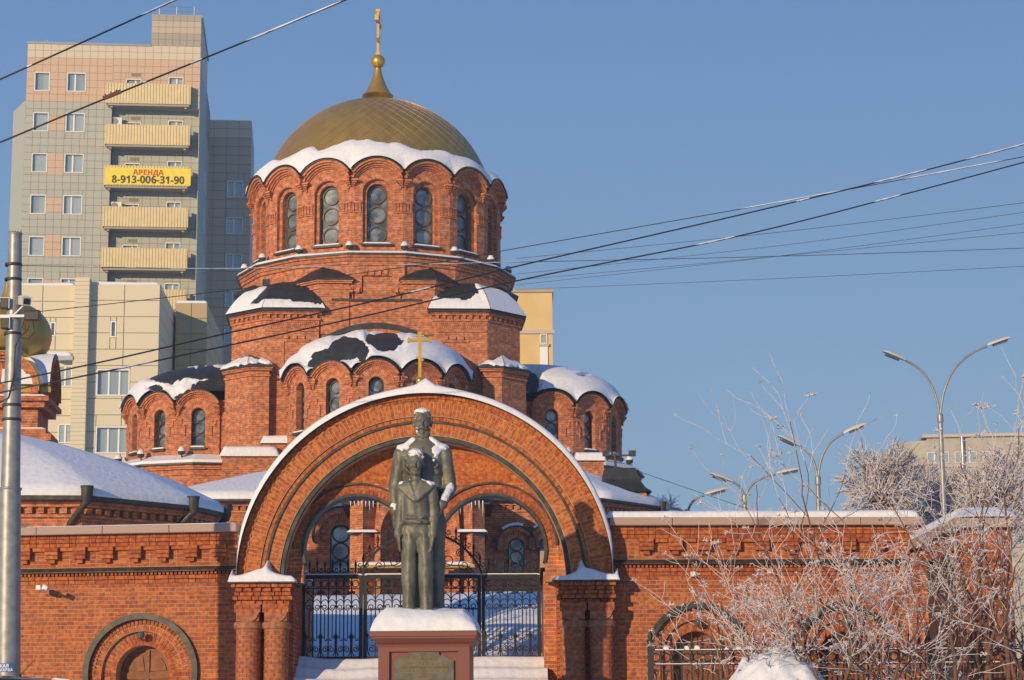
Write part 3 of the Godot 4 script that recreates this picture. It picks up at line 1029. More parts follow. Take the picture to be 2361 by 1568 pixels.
# one bay of a polygonal drum or apse: wall with round gable, orders, window. d holds its measures.
func bay_meshes(d: Dictionary) -> Dictionary:
	var r := {}
	var hw: float = d.hw
	var R: float = (hw * hw + d.kd * d.kd) / (2.0 * d.kd)
	var yv: float = d.top - d.kd
	var cy: float = d.top - R
	var wm := MB.new()
	var n := 20
	var outer := arch_curve(hw, d.base, yv, R, n)
	var rh: float = d.win + d.step
	var inner := arch_curve(rh, d.sill, d.wtop + d.step - rh, rh + 0.0001, n)
	plate(wm, outer, inner, 0.0)
	wm.quad(Vector3(outer[0].x, d.base, 0), Vector3(hw, d.base, 0), Vector3(rh, d.sill, 0), Vector3(-rh, d.sill, 0))
	if d.step > 0.02:
		var in2 := arch_curve(d.win, d.sill, d.wtop - d.win, d.win + 0.0001, n)
		reveal(wm, inner, -0.16, 0.0)
		plate(wm, inner, in2, -0.16)
		reveal(wm, in2, -0.5, -0.16)
	else:
		reveal(wm, inner, -0.34, 0.0)
	wm.quad(Vector3(-rh, d.sill, 0.0), Vector3(rh, d.sill, 0.0), Vector3(rh, d.sill, -0.5), Vector3(-rh, d.sill, -0.5))
	r.wall = wm.mesh(); r.wall.surface_set_material(0, M.cath)
	# stepped orders of the round gable and corbels between gables
	var om := MB.new()
	var steps := [[0.92, 1.0, 0.30], [0.855, 0.915, 0.22], [0.79, 0.85, 0.13], [0.74, 0.785, 0.06]]
	for s in steps:
		var r0: float = s[0] * R
		var r1: float = s[1] * R
		var a0 := acos(minf(1.0, (hw - 0.005) / r1)) if r1 > hw else 0.0
		om.arc(0, cy, r0, r1, a0, PI - a0, -0.02, s[2] * d.proj, 22, true)
	for q in 4:
		for sg in [-1.0, 1.0]:
			var ww: float = hw * (0.26 - 0.055 * q)
			var x1: float = sg * hw
			var x0: float = sg * (hw - ww)
			var yy: float = cy + R * 0.34 - q * 0.075 - (0.05 if d.step > 0.02 else -0.02)
			om.bx(minf(x0, x1), maxf(x0, x1), yy - 0.078, yy + 0.01, -0.02, (0.30 - 0.07 * q) * d.proj)
	r.orders = om.mesh(); r.orders.surface_set_material(0, M.cath_b)
	var vm := MB.new()
	vm.arc(0, d.wtop - d.win, rh + 0.01, minf(0.735 * R, rh + 0.42), 0.0, PI, -0.02, 0.025, 24, true)
	r.vous = vm.mesh(); r.vous.surface_set_material(0, M.cath_b)
	var fm := MB.new()
	var af := acos(minf(1.0, hw / (R + 0.03)))
	fm.arc(0, cy, R, R + 0.035, af, PI - af, -0.8, 0.34 * d.proj + 0.02, 22, true)
	r.flash = fm.mesh(); r.flash.surface_set_material(0, M.roof_dark)
	var w := window_meshes(d.win + 0.01, d.sill + 0.02, d.wtop + 0.01, d.rings, -0.42 if d.step > 0.02 else -0.30, true)
	r.frame = w[0]; r.frame.surface_set_material(0, d.fmat)
	r.pane = w[1]; r.pane.surface_set_material(0, M.glass_church)
	# ledge below the window with snow
	var sm := MB.new()
	sm.bx(-rh - 0.06, rh + 0.06, d.sill - 0.09, d.sill + 0.005, -0.4, 0.14)
	r.ledge = sm.mesh(); r.ledge.surface_set_material(0, M.metal_dark)
	var sn := MB.new()
	snow_ridge(sn, line_pts(Vector3(-rh - 0.03, d.sill, -0.06), Vector3(rh + 0.03, d.sill, -0.06), 10), Vector3(0, 0, -1), 0.38, 0.10, d.hw)
	r.snow = sn.mesh(); r.snow.surface_set_material(0, M.snow)
	# frieze between the windows
	var fz := MB.new()
	if d.frieze > 0.0:
		for sg in [-1.0, 1.0]:
			var xa: float = rh + 0.05
			var nn := 3
			var wd: float = (hw - xa) / nn
			for q in nn:
				var xc: float = sg * (xa + wd * (q + 0.5))
				fz.bx(xc - wd * 0.34, xc + wd * 0.34, d.frieze - 0.17, d.frieze + 0.17, -0.02, 0.045)
			fz.bx(minf(sg * xa, sg * hw), maxf(sg * xa, sg * hw), d.frieze + 0.18, d.frieze + 0.25, -0.02, 0.06)
			fz.bx(minf(sg * xa, sg * hw), maxf(sg * xa, sg * hw), d.frieze - 0.25, d.frieze - 0.19, -0.02, 0.05)
	elif d.frieze < -0.5:
		# blind stepped cross between the windows
		for sg in [-1.0, 1.0]:
			var xa: float = sg * (hw - 0.005)
			var yc: float = d.sill + 0.75
			fz.bx(minf(xa, xa - sg * 0.16), maxf(xa, xa - sg * 0.16), yc + 0.42, yc + 0.50, -0.02, 0.05)
			fz.bx(minf(xa - sg * 0.16, xa - sg * 0.22), maxf(xa - sg * 0.16, xa - sg * 0.22), yc + 0.2, yc + 0.50, -0.02, 0.05)
			fz.bx(minf(xa - sg * 0.16, xa - sg * 0.36), maxf(xa - sg * 0.16, xa - sg * 0.36), yc + 0.16, yc + 0.23, -0.02, 0.05)
			fz.bx(minf(xa - sg * 0.32, xa - sg * 0.38), maxf(xa - sg * 0.32, xa - sg * 0.38), yc - 0.25, yc + 0.16, -0.02, 0.05)
	r.frieze = null
	if fz.v.size() > 0:
		r.frieze = fz.mesh(); r.frieze.surface_set_material(0, M.cath_b)
	return r
func place_bay(c: Node3D, b: Dictionary, ce: Vector3, ang: float, ap: float, snow := true) -> void:
	var tr := Transform3D(Basis(Vector3.UP, ang), ce + Vector3(sin(ang), 0, cos(ang)) * ap)
	inst(b.wall, "bay_wall", tr, c)
	inst(b.orders, "gable_moulding", tr, c)
	inst(b.vous, "window_arch", tr, c)
	inst(b.flash, "gable_flashing", tr, c)
	var w := inst(b.frame, "window", tr, c)
	inst(b.pane, "pane", Transform3D(), w)
	inst(b.ledge, "window_sill", tr, c)
	if snow: inst(b.snow, "sill_snow", tr, c)
	if b.frieze != null: inst(b.frieze, "frieze", tr, c).set_meta("kind", "stuff")
# prism over a polygon of (x, z) points given counter-clockwise seen from above... walls only
func walls(mb: MB, poly: Array, y0: float, y1: float, closed := true) -> void:
	var n := poly.size()
	for i in (n if closed else n - 1):
		var a: Vector2 = poly[i]; var b: Vector2 = poly[(i + 1) % n]
		mb.quad(Vector3(a.x, y0, a.y), Vector3(b.x, y0, b.y), Vector3(b.x, y1, b.y), Vector3(a.x, y1, a.y))
func lid(mb: MB, poly: Array, y: float, up := true) -> void:
	var c := Vector2.ZERO
	for p in poly: c += p
	c /= poly.size()
	for i in poly.size():
		var a: Vector2 = poly[i]; var b: Vector2 = poly[(i + 1) % poly.size()]
		if up: mb.tri(Vector3(a.x, y, a.y), Vector3(b.x, y, b.y), Vector3(c.x, y, c.y))
		else: mb.tri(Vector3(b.x, y, b.y), Vector3(a.x, y, a.y), Vector3(c.x, y, c.y))
func grow(poly: Array, d: float) -> Array:
	# offset a convex polygon outwards by d
	var n := poly.size()
	var out := []
	for i in n:
		var p: Vector2 = poly[i]
		var e0: Vector2 = (p - poly[(i + n - 1) % n]).normalized()
		var e1: Vector2 = (poly[(i + 1) % n] - p).normalized()
		var n0 := Vector2(-e0.y, e0.x)
		var n1 := Vector2(-e1.y, e1.x)
		var b := (n0 + n1).normalized()
		out.append(p - b * (d / maxf(0.3, b.dot(n0))) * (-1.0))
	return out
# roof closing a polygon to a point, with a bulging profile
func hip_roof(mb: MB, poly: Array, y0: float, y1: float, apex: Vector2, prof: Array) -> void:
	for j in prof.size() - 1:
		for i in poly.size():
			var a: Vector2 = poly[i]; var b: Vector2 = poly[(i + 1) % poly.size()]
			var p0 := apex.lerp(a, prof[j].x); var p1 := apex.lerp(b, prof[j].x)
			var q0 := apex.lerp(a, prof[j + 1].x); var q1 := apex.lerp(b, prof[j + 1].x)
			var h0: float = lerpf(y0, y1, prof[j].y); var h1: float = lerpf(y0, y1, prof[j + 1].y)
			mb.quad(Vector3(p0.x, h0, p0.y), Vector3(p1.x, h0, p1.y), Vector3(q1.x, h1, q1.y), Vector3(q0.x, h1, q0.y))
func cornice(c: Node3D, poly: Array, y: float, dent := true) -> void:
	# stepped courses and a dentil row below an eave at height y
	var m := MB.new()
	for s in [[0.0, 0.10, 0.16], [0.10, 0.18, 0.11], [0.34, 0.42, 0.06]]:
		var g := grow(poly, s[2])
		walls(m, g, y - s[1], y - s[0])
		lid(m, g, y - s[1], false); lid(m, g, y - s[0], true)
	fin(m, "cornice", M.cath_b, c)
	if dent:
		var dm := MB.new()
		for i in poly.size():
			var a: Vector2 = poly[i]; var b: Vector2 = poly[(i + 1) % poly.size()]
			var L0 := a.distance_to(b)
			var n := int(L0 / 0.26)
			var e := (b - a).normalized()
			var nn := Vector2(-e.y, e.x)
			for q in n:
				var p := a + e * (L0 * (q + 0.5) / n) + nn * 0.04
				dm.box(Vector3(p.x, y - 0.26, p.y), Vector3(0.13, 0.14, 0.12), Basis(Vector3(e.x, 0, e.y), Vector3.UP, Vector3(nn.x, 0, nn.y)))
		var o := fin(dm, "dentils", M.cath_b, c)
		o.set_meta("kind", "stuff")
func mirror(poly: Array) -> Array:
	var o := []
	for p in poly: o.append(Vector2(-p.x, p.y))
	o.reverse()
	return o
func notch_plate(c: Node3D, xs: Array, y0: float, y1: float, z: float, holes: Array, dep: float) -> void:
	# flat wall at z from xs[0] to xs[1] with recessed rectangles (holes: x0, x1, y0, y1), recess dep
	var m := MB.new()
	var gx := [xs[0], xs[1]]
	var gy := [y0, y1]
	for h in holes:
		gx.append(h[0]); gx.append(h[1]); gy.append(h[2]); gy.append(h[3])
	gx.sort(); gy.sort()
	var isin := func(x: float, y: float) -> bool:
		for h in holes:
			if x > h[0] and x < h[1] and y > h[2] and y < h[3]: return true
		return false
	for i in gx.size() - 1:
		for j in gy.size() - 1:
			var xa: float = gx[i]; var xb: float = gx[i + 1]; var ya: float = gy[j]; var yb: float = gy[j + 1]
			if xb - xa < 0.001 or yb - ya < 0.001: continue
			var ins: bool = isin.call((xa + xb) / 2, (ya + yb) / 2)
			var zz := z - dep if ins else z
			m.quad(Vector3(xa, ya, zz), Vector3(xb, ya, zz), Vector3(xb, yb, zz), Vector3(xa, yb, zz))
			if ins:
				if not isin.call(xa - 0.01, (ya + yb) / 2): m.quad(Vector3(xa, ya, z), Vector3(xa, ya, zz), Vector3(xa, yb, zz), Vector3(xa, yb, z))
				if not isin.call(xb + 0.01, (ya + yb) / 2): m.quad(Vector3(xb, ya, zz), Vector3(xb, ya, z), Vector3(xb, yb, z), Vector3(xb, yb, zz))
				if not isin.call((xa + xb) / 2, yb + 0.01): m.quad(Vector3(xa, yb, zz), Vector3(xb, yb, zz), Vector3(xb, yb, z), Vector3(xa, yb, z))
				if not isin.call((xa + xb) / 2, ya - 0.01): m.quad(Vector3(xa, ya, z), Vector3(xb, ya, z), Vector3(xb, ya, zz), Vector3(xa, ya, zz))
	fin(m, "facade_wall", M.cath, c)
func lamp_fix(c: Node3D, p: Vector3) -> void:
	var m := MB.new()
	m.lathe(p, [Vector2(0.02, -0.06), Vector2(0.15, 0.0), Vector2(0.16, 0.12)], 12)
	m.bx(p.x - 0.02, p.x + 0.02, p.y - 0.14, p.y - 0.05, p.z - 0.3, p.z)
	var o := fin(m, "floodlight", M.metal_dark, c)
	var s := MB.new()
	s.lathe(p, [Vector2(0.165, 0.12), Vector2(0.165, 0.2), Vector2(0.11, 0.24), Vector2(0.11, 0.30), Vector2(0.0, 0.33)], 12)
	fin(s, "lamp_cap", M.white, o)
# half dome roof over an apse: facing angle fa; its rim follows the round gables (g: bay measures); snow is kept off the bare patches (photo outlines)
func apse_roof(c: Node3D, ce: Vector3, r: float, h: float, fa: float, ext: float, bare: Array, g: Dictionary, st: float) -> void:
	var Rk: float = (g.hw * g.hw + g.kd * g.kd) / (2.0 * g.kd)
	var f := func(u: float, v: float) -> Array:
		# u 0..1 sweeps around, v 0..1 from the rim to the ridge
		var dir := Vector3(sin(fa), 0, cos(fa))
		var sd := Vector3(cos(fa), 0, -sin(fa))
		var a := 0.0
		var off := 0.0
		if u < 0.08: off = (0.08 - u) / 0.08 * ext; a = -PI / 2
		elif u > 0.92: off = (u - 0.92) / 0.08 * ext; a = PI / 2
		else: a = -PI / 2 + PI * (u - 0.08) / 0.84
		var loc := wrapf(a, -st / 2, st / 2)
		var x := 3.72 * tan(loc)
		var ro := 4.0 / cos(loc)
		var yo: float = g.top - Rk + sqrt(Rk * Rk - x * x) + 0.035
		var rr := ro * cos(v * PI / 2)
		var ye: float = ce.y + h * sqrt(maxf(0.0, 1.0 - pow(minf(rr / (r + 0.12), 1.0), 2.0)))
		var y := lerpf(yo, ye, smoothstep(0.0, 0.34, v))
		var o := sd * sin(a) + dir * cos(a)
		return [ce * Vector3(1, 0, 1) + o * rr - dir * off + Vector3(0, y, 0), (o * (1.0 - v) * 0.6 + Vector3.UP * (0.6 + v)).normalized()]
	var rows := []
	for j in 17:
		var row := []
		for i in 121: row.append(f.call(i / 120.0, j / 16.0)[0])
		rows.append(row)
	var m := MB.new()
	m.grid(rows, Vector2(8, 4))
	var ro := fin(m, "apse_roof", M.roof_dark, c)
	var tr := c.transform
	var th := func(u: float, v: float) -> float:
		var p: Vector3 = tr * (f.call(u, v)[0] as Vector3)
		var q := px_of(p)
		var t := 1.0
		for b in bare:
			var dx: float = (q.x - b[0]) / b[2]
			var dy: float = (q.y - b[1]) / b[3]
			var dd := sqrt(dx * dx + dy * dy) + 0.75 * nz(q.x * 0.004, q.y * 0.004, b[0]) + 0.5 * nz(q.x * 0.013, q.y * 0.013, b[1]) + 0.3 * nz(q.x * 0.04, q.y * 0.04)
			t = minf(t, (dd - 1.0) * 1.5)
		return 0.13 * minf(t, 1.0) * (0.9 + 0.5 * nz(p.x * 0.1, p.y * 0.1, p.z * 0.1))
	var sm := MB.new()
	snow_sheet(sm, 220, 56, f, th)
	fin(sm, "roof_snow", M.snow, ro)
func poly_snow(mb: MB, poly: Array, y0: float, y1: float, apex: Vector2, prof: Array, thick: float, keep: Callable, tr: Transform3D) -> void:
	# snow on a hip roof, one sheet per slope
	for i in poly.size():
		var a: Vector2 = poly[i]; var b: Vector2 = poly[(i + 1) % poly.size()]
		var f := func(u: float, v: float) -> Array:
			var s := v * (prof.size() - 1)
			var j := mini(int(s), prof.size() - 2)
			var pr: Vector2 = (prof[j] as Vector2).lerp(prof[j + 1], s - j)
			var e := apex.lerp(a.lerp(b, u), pr.x)
			var nn := Vector3(-(b - a).y, 0, (b - a).x).normalized()
			return [Vector3(e.x, lerpf(y0, y1, pr.y), e.y), (nn * 0.5 + Vector3.UP).normalized()]
		var th := func(u: float, v: float) -> float:
			var p: Vector3 = tr * (f.call(u, v)[0] as Vector3)
			var q := px_of(p)
			return thick * clampf(keep.call(q, v) as float, -1.0, 1.0)
		snow_sheet(mb, 26, 20, f, th)

func build_cathedral() -> void:
	var Zc := 96.0
	var b0 := P(869, 600, Zc)
	var c := thing("cathedral", "red brick cathedral with a large gilded central dome, round gables and snowy apses", "cathedral", Vector3(b0.x, 0, b0.z), atan2(-b0.x, Zc))
	var yy := func(py: float, z: float) -> float: return L(c, 869, py, z).y
	var tr := c.transform
	# ---- drum: sixteen bays
	var ap := 5.55
	var d := {}
	d.hw = ap * tan(PI / 16) ; d.base = yy.call(592, ap); d.sill = yy.call(563, ap); d.win = 0.45; d.step = 0.17
	d.wtop = yy.call(421, ap); d.top = yy.call(368, ap); d.kd = 0.60; d.proj = 1.0; d.rings = 3; d.fmat = M.frame_wood
	d.frieze = yy.call(478, ap)
	var bm := bay_meshes(d)
	for i in 16: place_bay(c, bm, Vector3.ZERO, TAU * i / 16, ap)
	# ---- dome of diamond sheets
	var R := 5.27
	var yc: float = yy.call(494, 0.0)
	M.gold_seam = smat(0.52, 0.36, 0.10, 0.5, 0.5)
	var dome := MB.new()
	var pr := []
	for i in 21:
		var e := deg_to_rad(4.0 + 86.0 * i / 20.0)
		pr.append(Vector2((R - 0.02) * cos(e), (R - 0.02) * sin(e)))
	dome.lathe(Vector3(0, yc, 0), pr, 64)
	var dm := fin(dome, "dome", M.gold_dome, c)
	var N := 46
	var de := deg_to_rad(3.7)
	var list := []
	for j in 24:
		var e := deg_to_rad(8.0) + j * de
		if e > deg_to_rad(80): break
		for i in N:
			var p := (i + (0.5 if j % 2 else 0.0)) * TAU / N
			var q := wrapf(p, -PI, PI)
			list.append([absf(q) + (0.0 if e > deg_to_rad(20) else 4.0), q, e])
	list.sort_custom(func(a, b): return a[0] < b[0])
	var rest := MB.new()
	var lips := MB.new()
	for li in list.size():
		var q: float = list[li][1]
		var e: float = list[li][2]
		var dp := PI / N
		var cs := [[q, e - de, 0.026], [q + dp, e, 0.017], [q, e + de, 0.006], [q - dp, e, 0.017]]
		var tilt := Vector3(rng.randf_range(-.012, .012), rng.randf_range(-.012, .012), rng.randf_range(-.012, .012))
		var m := rest if li >= 300 else MB.new()
		var bi := m.v.size()
		for s in cs:
			var nn := Vector3(sin(s[0]) * cos(s[1]), sin(s[1]), cos(s[0]) * cos(s[1]))
			var mid := Vector3(sin(q) * cos(e), sin(e), cos(q) * cos(e))
			m.add(nn * (R + s[2] + 0.004) + Vector3(0, yc, 0) + (mid - nn) * 0.02, (nn + tilt).normalized(), Vector2(s[0] * R, s[1] * R))
		m.ix.append_array([bi, bi + 2, bi + 1, bi, bi + 3, bi + 2])
		for w in [[0, 1], [3, 0]]:
			var pa: Vector3 = m.v[bi + w[0]]; var pb: Vector3 = m.v[bi + w[1]]
			var oc := Vector3(0, yc, 0)
			lips.quad(oc + (pa - oc) * 0.9945, oc + (pb - oc) * 0.9945, pb, pa)
		if li < 300: fin(m, "gilt_sheet", M.gold_dome, dm)
	var ro := fin(rest, "gilt_sheets", M.gold_dome, dm)
	ro.set_meta("kind", "stuff")
	fin(lips, "sheet_seams", M.gold_seam, dm).set_meta("kind", "stuff")
	# ---- spire, orb, cross
	var k := 0.01925
	var sp := MB.new()
	var yt: float = yy.call(222, 0.0)
	var prf := []
	for q in [[38, 0], [36, 1.5], [32, 5], [25, 17], [18, 32], [12.5, 47], [9.0, 60], [8.0, 69]]: prf.append(Vector2(q[0] * k, q[1] * k))
	sp.lathe(Vector3(0, yt, 0), prf, 32)
	fin(sp, "spire", M.gold, c)
	var ob := MB.new()
	prf = []
	for i in 17:
		var a := -PI / 2 + PI * i / 16.0
		prf.append(Vector2(17 * k * cos(a), 17 * k * sin(a)))
	ob.lathe(Vector3(0, yt + 86 * k, 0), prf, 32)
	fin(ob, "orb", M.gold, c)
	var cr := Node3D.new()
	cr.name = "spire_cross"; cr.position = Vector3(0, yt + 102 * k, 0); cr.rotation = Vector3(0, deg_to_rad(84), 0)
	c.add_child(cr)
	var cm := MB.new()
	var H := 114 * k
	cm.bx(-0.07, 0.07, 0, H, -0.055, 0.055)
	cm.bx(-0.62, 0.62, H * 0.70, H * 0.70 + 0.14, -0.075, 0.075)
	cm.bx(-0.3, 0.3, H * 0.83, H * 0.83 + 0.13, -0.07, 0.07)
	cm.box(Vector3(0, H * 0.36, 0), Vector3(0.62, 0.13, 0.14), Basis(Vector3.BACK, 0.5))
	for e in [[-0.62, 0.70], [0.62, 0.70]]: cm.box(Vector3(e[0], H * e[1] + 0.07, 0), Vector3(0.16, 0.26, 0.17))
	cm.bx(-0.11, 0.11, H - 0.12, H, -0.1, 0.1)
	cm.bx(-0.11, 0.11, 0.0, 0.1, -0.1, 0.1)
	fin(cm, "cross", M.gold, cr)
	# ---- snow lying between dome and gables, and on the crown
	var Rk: float = (d.hw * d.hw + 0.36) / 1.2
	var sh := func(u: float, v: float) -> Array:
		var fi := (u - 0.5) * 3.9
		var loc := wrapf(fi, -PI / 16, PI / 16)
		var x := ap * tan(loc)
		var ro2 := (ap + 0.33) / cos(loc)
		var yo: float = d.top - Rk + sqrt(Rk * Rk - x * x) + 0.03
		var ins := 4.62
		var yi := yc + sqrt(R * R - ins * ins)
		var ri := lerpf(ro2, ins, v)
		var y := lerpf(lerpf(yo, d.top + 0.02, smoothstep(0.0, 0.4, v)), yi, v)
		if v > 0.35: y = maxf(y, yc + sqrt(maxf(R * R - ri * ri, 0.0)))
		return [Vector3(sin(fi) * ri, y, cos(fi) * ri), Vector3(sin(fi) * 0.35, 0.9, cos(fi) * 0.35)]
	var sth := func(u: float, v: float) -> float:
		var fi := (u - 0.5) * 3.9
		var edge := 0.34 + 0.34 * nz(fi * 0.32, 0.2) + 0.24 * nz(fi * 2.6, 1.2) - 0.16 * smoothstep(0.2, 1.3, fi) + 0.10 * exp(-pow((fi + 0.1) / 0.6, 2.0))
		var t := (edge - v) * 3.0
		return 0.13 * minf(pow(maxf(t, 0.0), 0.6) if t > 0 else t, 1.0) * minf(0.5 + v * 3.0, 1.0)
	var sm := MB.new()
	snow_sheet(sm, 360, 24, sh, sth)
	fin(sm, "drum_snow", M.snow, c)
	# plain gutter under it so the gap is closed
	var gt := MB.new()
	gt.lathe(Vector3.ZERO, [Vector2(ap - 0.3, d.top - 0.75), Vector2(4.95, yc + 1.7)], 64)
	fin(gt, "gutter", M.gold_dome, c)
	var cap := MB.new()
	var ch := func(u: float, v: float) -> Array:
		var fi := u * TAU
		var e := deg_to_rad(89.0 - 42.0 * v)
		var nn := Vector3(sin(fi) * cos(e), sin(e), cos(fi) * cos(e))
		return [nn * (R + 0.036) + Vector3(0, yc, 0), nn]
	var cth := func(u: float, v: float) -> float:
		var fi := u * TAU
		# thicker to the right and behind; the sun side has slid off
		var q := px_of(tr * (ch.call(u, v)[0] as Vector3))
		var lim := 0.10 + 0.34 * smoothstep(0.5, 1.7, wrapf(fi, -PI, PI)) + 0.22 * smoothstep(0.9, 3.0, absf(wrapf(fi, -PI, PI))) + 0.16 * nz(fi * 0.6, v * 0.5) + 0.10 * nz(fi * 2.2, v * 2.0)
		return 0.045 * clampf((lim - v) * 12.0, -1, 1)
	snow_sheet(cap, 160, 50, ch, cth)
	fin(cap, "dome_snow", M.snow, c)
	# ---- ledge ring below the drum and the lower drum
	var ring := func(r: float) -> Array:
		var o := []
		for i in 16: o.append(Vector2(sin(TAU * (i + 0.5) / 16), cos(TAU * (i + 0.5) / 16)) * (r / cos(PI / 16)))
		return o
	var ledge: float = yy.call(584, 6.1)
	var lm := MB.new()
	for s in [[0.0, 0.07, 6.22]]:
		walls(lm, ring.call(s[2]), ledge - s[1], ledge)
	lid(lm, ring.call(6.22), ledge); lid(lm, ring.call(6.22), ledge - 0.07, false)
	fin(lm, "ledge_flashing", M.metal_dark, c)
	var ld := MB.new()
	walls(ld, ring.call(6.15), ledge - 0.16, ledge - 0.07); lid(ld, ring.call(6.15), ledge - 0.16, false)
	walls(ld, ring.call(6.08), ledge - 0.32, ledge - 0.16); lid(ld, ring.call(6.08), ledge - 0.32, false)
	walls(ld, ring.call(6.02), ledge - 0.46, ledge - 0.32); lid(ld, ring.call(6.02), ledge - 0.46, false)
	walls(ld, ring.call(5.95), ledge - 3.2, ledge - 0.46)
	fin(ld, "lower_drum", M.cath, c)
	var rs := MB.new()
	var path := []
	for i in 49:
		var a := -2.0 + 4.0 * i / 48.0
		path.append([a])
	var lsf := func(u: float, v: float) -> Array:
		var fi := (u - 0.5) * 3.9
		var loc := wrapf(fi, -PI / 16, PI / 16)
		var r := lerpf(6.24, 5.62, v) / cos(loc)
		return [Vector3(sin(fi) * r, ledge, cos(fi) * r), Vector3.UP]
	var lst := func(u: float, v: float) -> float:
		return (0.13 + 0.05 * nz(u * 4.0, 0.5)) * pow(minf(v * 5.0, 1.0), 0.5) + 0.002
	snow_sheet(rs, 300, 8, lsf, lst)
	fin(rs, "ledge_snow", M.snow, c)
	for i in range(-4, 5):
		var a := TAU * (i + 0.5) / 16
		var r := 6.0
		lamp_fix(c, Vector3(sin(a) * r, ledge + 0.25, cos(a) * r))
	for i in [-3, -2, 2, 3]:
		var a: float = TAU * i / 16.0
		var fz := MB.new()
		for q in 18: fz.bx(-0.9 + q * 0.1 + 0.012, -0.9 + q * 0.1 + 0.088, ledge - 1.35, ledge - 1.0, 0.0, 0.05)
		var o := fin(fz, "frieze", M.cath_b, c)
		o.set_meta("kind", "stuff")
		o.transform = Transform3D(Basis(Vector3.UP, a), Vector3(sin(a), 0, cos(a)) * 5.94)
	# ---- main body
	var yb := 2.0
	var ytop: float = yy.call(600, 6.05)
	var yE: float = yy.call(700, 6.2)
	# central wall with a stepped blind panel
	var xw := 2.45
	var zf := 6.05
	var ya: float = yy.call(690, zf)   # sill of the panel
	var y1: float = yy.call(677 - 21, zf)
	var y2: float = yy.call(636, zf)
	var pyl: float = yy.call(1120, zf)
	notch_plate(c, [-1.18, 1.18], yE - 0.6, ledge - 0.45, zf + 0.01, [[-0.64, 0.64, ya, y2 + 0.0], [-1.17, 1.17, ya, yy.call(672, zf)]], 0.10)
	notch_plate(c, [-xw, xw], pyl, yE - 0.6, zf, [], 0.1)
	for sg in [-1.0, 1.0]:
		notch_plate(c, [minf(sg * 1.18, sg * xw), maxf(sg * 1.18, sg * xw)], yE - 0.6, yy.call(665, zf), zf, [[minf(sg * 1.0, sg * 1.85), maxf(sg * 1.0, sg * 1.85), ya, yy.call(676, zf)]], 0.10)
	var sl := MB.new()
	sl.bx(-1.9, 1.9, ya - 0.09, ya, zf - 0.08, zf + 0.12)
	fin(sl, "panel_sill", M.metal_dark, c)
	var dnt := MB.new()
	for g in [[-0.56, y2, 4], [-1.75, yy.call(676, zf), 4], [0.75, yy.call(676, zf), 4]]:
		for q in g[2]:
			dnt.bx(g[0] + q * 0.29, g[0] + q * 0.29 + 0.15, g[1] + 0.02, g[1] + 0.18, zf - 0.02, zf + 0.075)
			dnt.bx(g[0] + q * 0.29 - 0.03, g[0] + q * 0.29 + 0.18, g[1] + 0.18, g[1] + 0.26, zf - 0.02, zf + 0.06)
	fin(dnt, "dentils", M.cath_b, c).set_meta("kind", "stuff")
	var body := MB.new()
	var oct := [Vector2(-4.6, 5.9), Vector2(4.6, 5.9), Vector2(5.9, 4.6), Vector2(5.9, -4.6), Vector2(4.6, -5.9), Vector2(-4.6, -5.9), Vector2(-5.9, -4.6), Vector2(-5.9, 4.6)]
	walls(body, oct, yb, yE - 0.4); lid(body, oct, yE - 0.4)
	fin(body, "body", M.cath, c)
	var bulge := [Vector2(1, 0), Vector2(0.95, 0.14), Vector2(0.84, 0.40), Vector2(0.68, 0.66), Vector2(0.46, 0.86), Vector2(0.22, 0.97), Vector2(0.0, 1.0)]
	var pyr := [Vector2(1, 0), Vector2(0.66, 0.34), Vector2(0.33, 0.67), Vector2(0, 1)]
	for sg in [-1.0, 1.0]:
		# corner pylon with a domed roof
		var pl := [Vector2(-6.15, 2.4), Vector2(-6.15, 4.75), Vector2(-4.68, 6.22), Vector2(-2.42, 6.22), Vector2(-2.42, 2.4)]
		if sg > 0: pl = mirror(pl)
		var pm := MB.new()
		var ye: float = yy.call(716, 6.3)
		walls(pm, pl, yb, ye)
		fin(pm, "pylon", M.cath, c)
		cornice(c, pl, ye)
		var fz2 := MB.new()
		for q in 22: fz2.box(Vector3(sg * (2.62 + q * 0.088), yy.call(750, 6.22), 6.22), Vector3(0.065, 0.30, 0.06), Basis(Vector3.BACK, 0.25))
		fz2.bx(minf(sg * 2.5, sg * 4.65), maxf(sg * 2.5, sg * 4.65), yy.call(750, 6.22) - 0.27, yy.call(750, 6.22) - 0.19, 6.1, 6.27)
		fin(fz2, "frieze", M.cath_b, c).set_meta("kind", "stuff")
		var eav := grow(pl, 0.26)
		var apx := Vector2(sg * 3.85, 4.2)
		var yt2: float = yy.call(655, 4.2)
		var rf := MB.new()
		hip_roof(rf, eav, ye, yt2, apx, bulge)
		walls(rf, eav, ye - 0.06, ye); lid(rf, eav, ye - 0.06, false)
		var rn := fin(rf, "pylon_roof", M.roof_dark, c)
		var sn := MB.new()
		var keep := func(q: Vector2, v: float) -> float:
			var lim: float
			if sg < 0:
				lim = 0.27 + 0.16 * nz(q.x * 0.02, q.y * 0.02) - 0.10 * smoothstep(650, 730, q.x) + (0.32 if q.x < 572.0 + (705.0 - q.y) * 1.0 else 0.0)
				if q.x > 640 and v > 0.5: lim = -0.5
			else:
				lim = 0.33 + 0.16 * nz(q.x * 0.02, q.y * 0.02) + (0.42 if q.x > 1122.0 - (705.0 - q.y) * 0.55 else 0.0)
				if q.x < 1082 and v > 0.5: lim = -0.5
			return (lim - v) * 7.0
		poly_snow(sn, eav, ye, yt2, apx, bulge, 0.08, keep, tr)
		fin(sn, "roof_snow", M.snow, rn)
		if sg < 0:
			var chm := MB.new()
			chm.bx(-4.9, -4.6, yt2 - 0.45, yt2 + 0.1, 4.3, 4.6)
			fin(chm, "roof_vent", M.roof_dark, c)
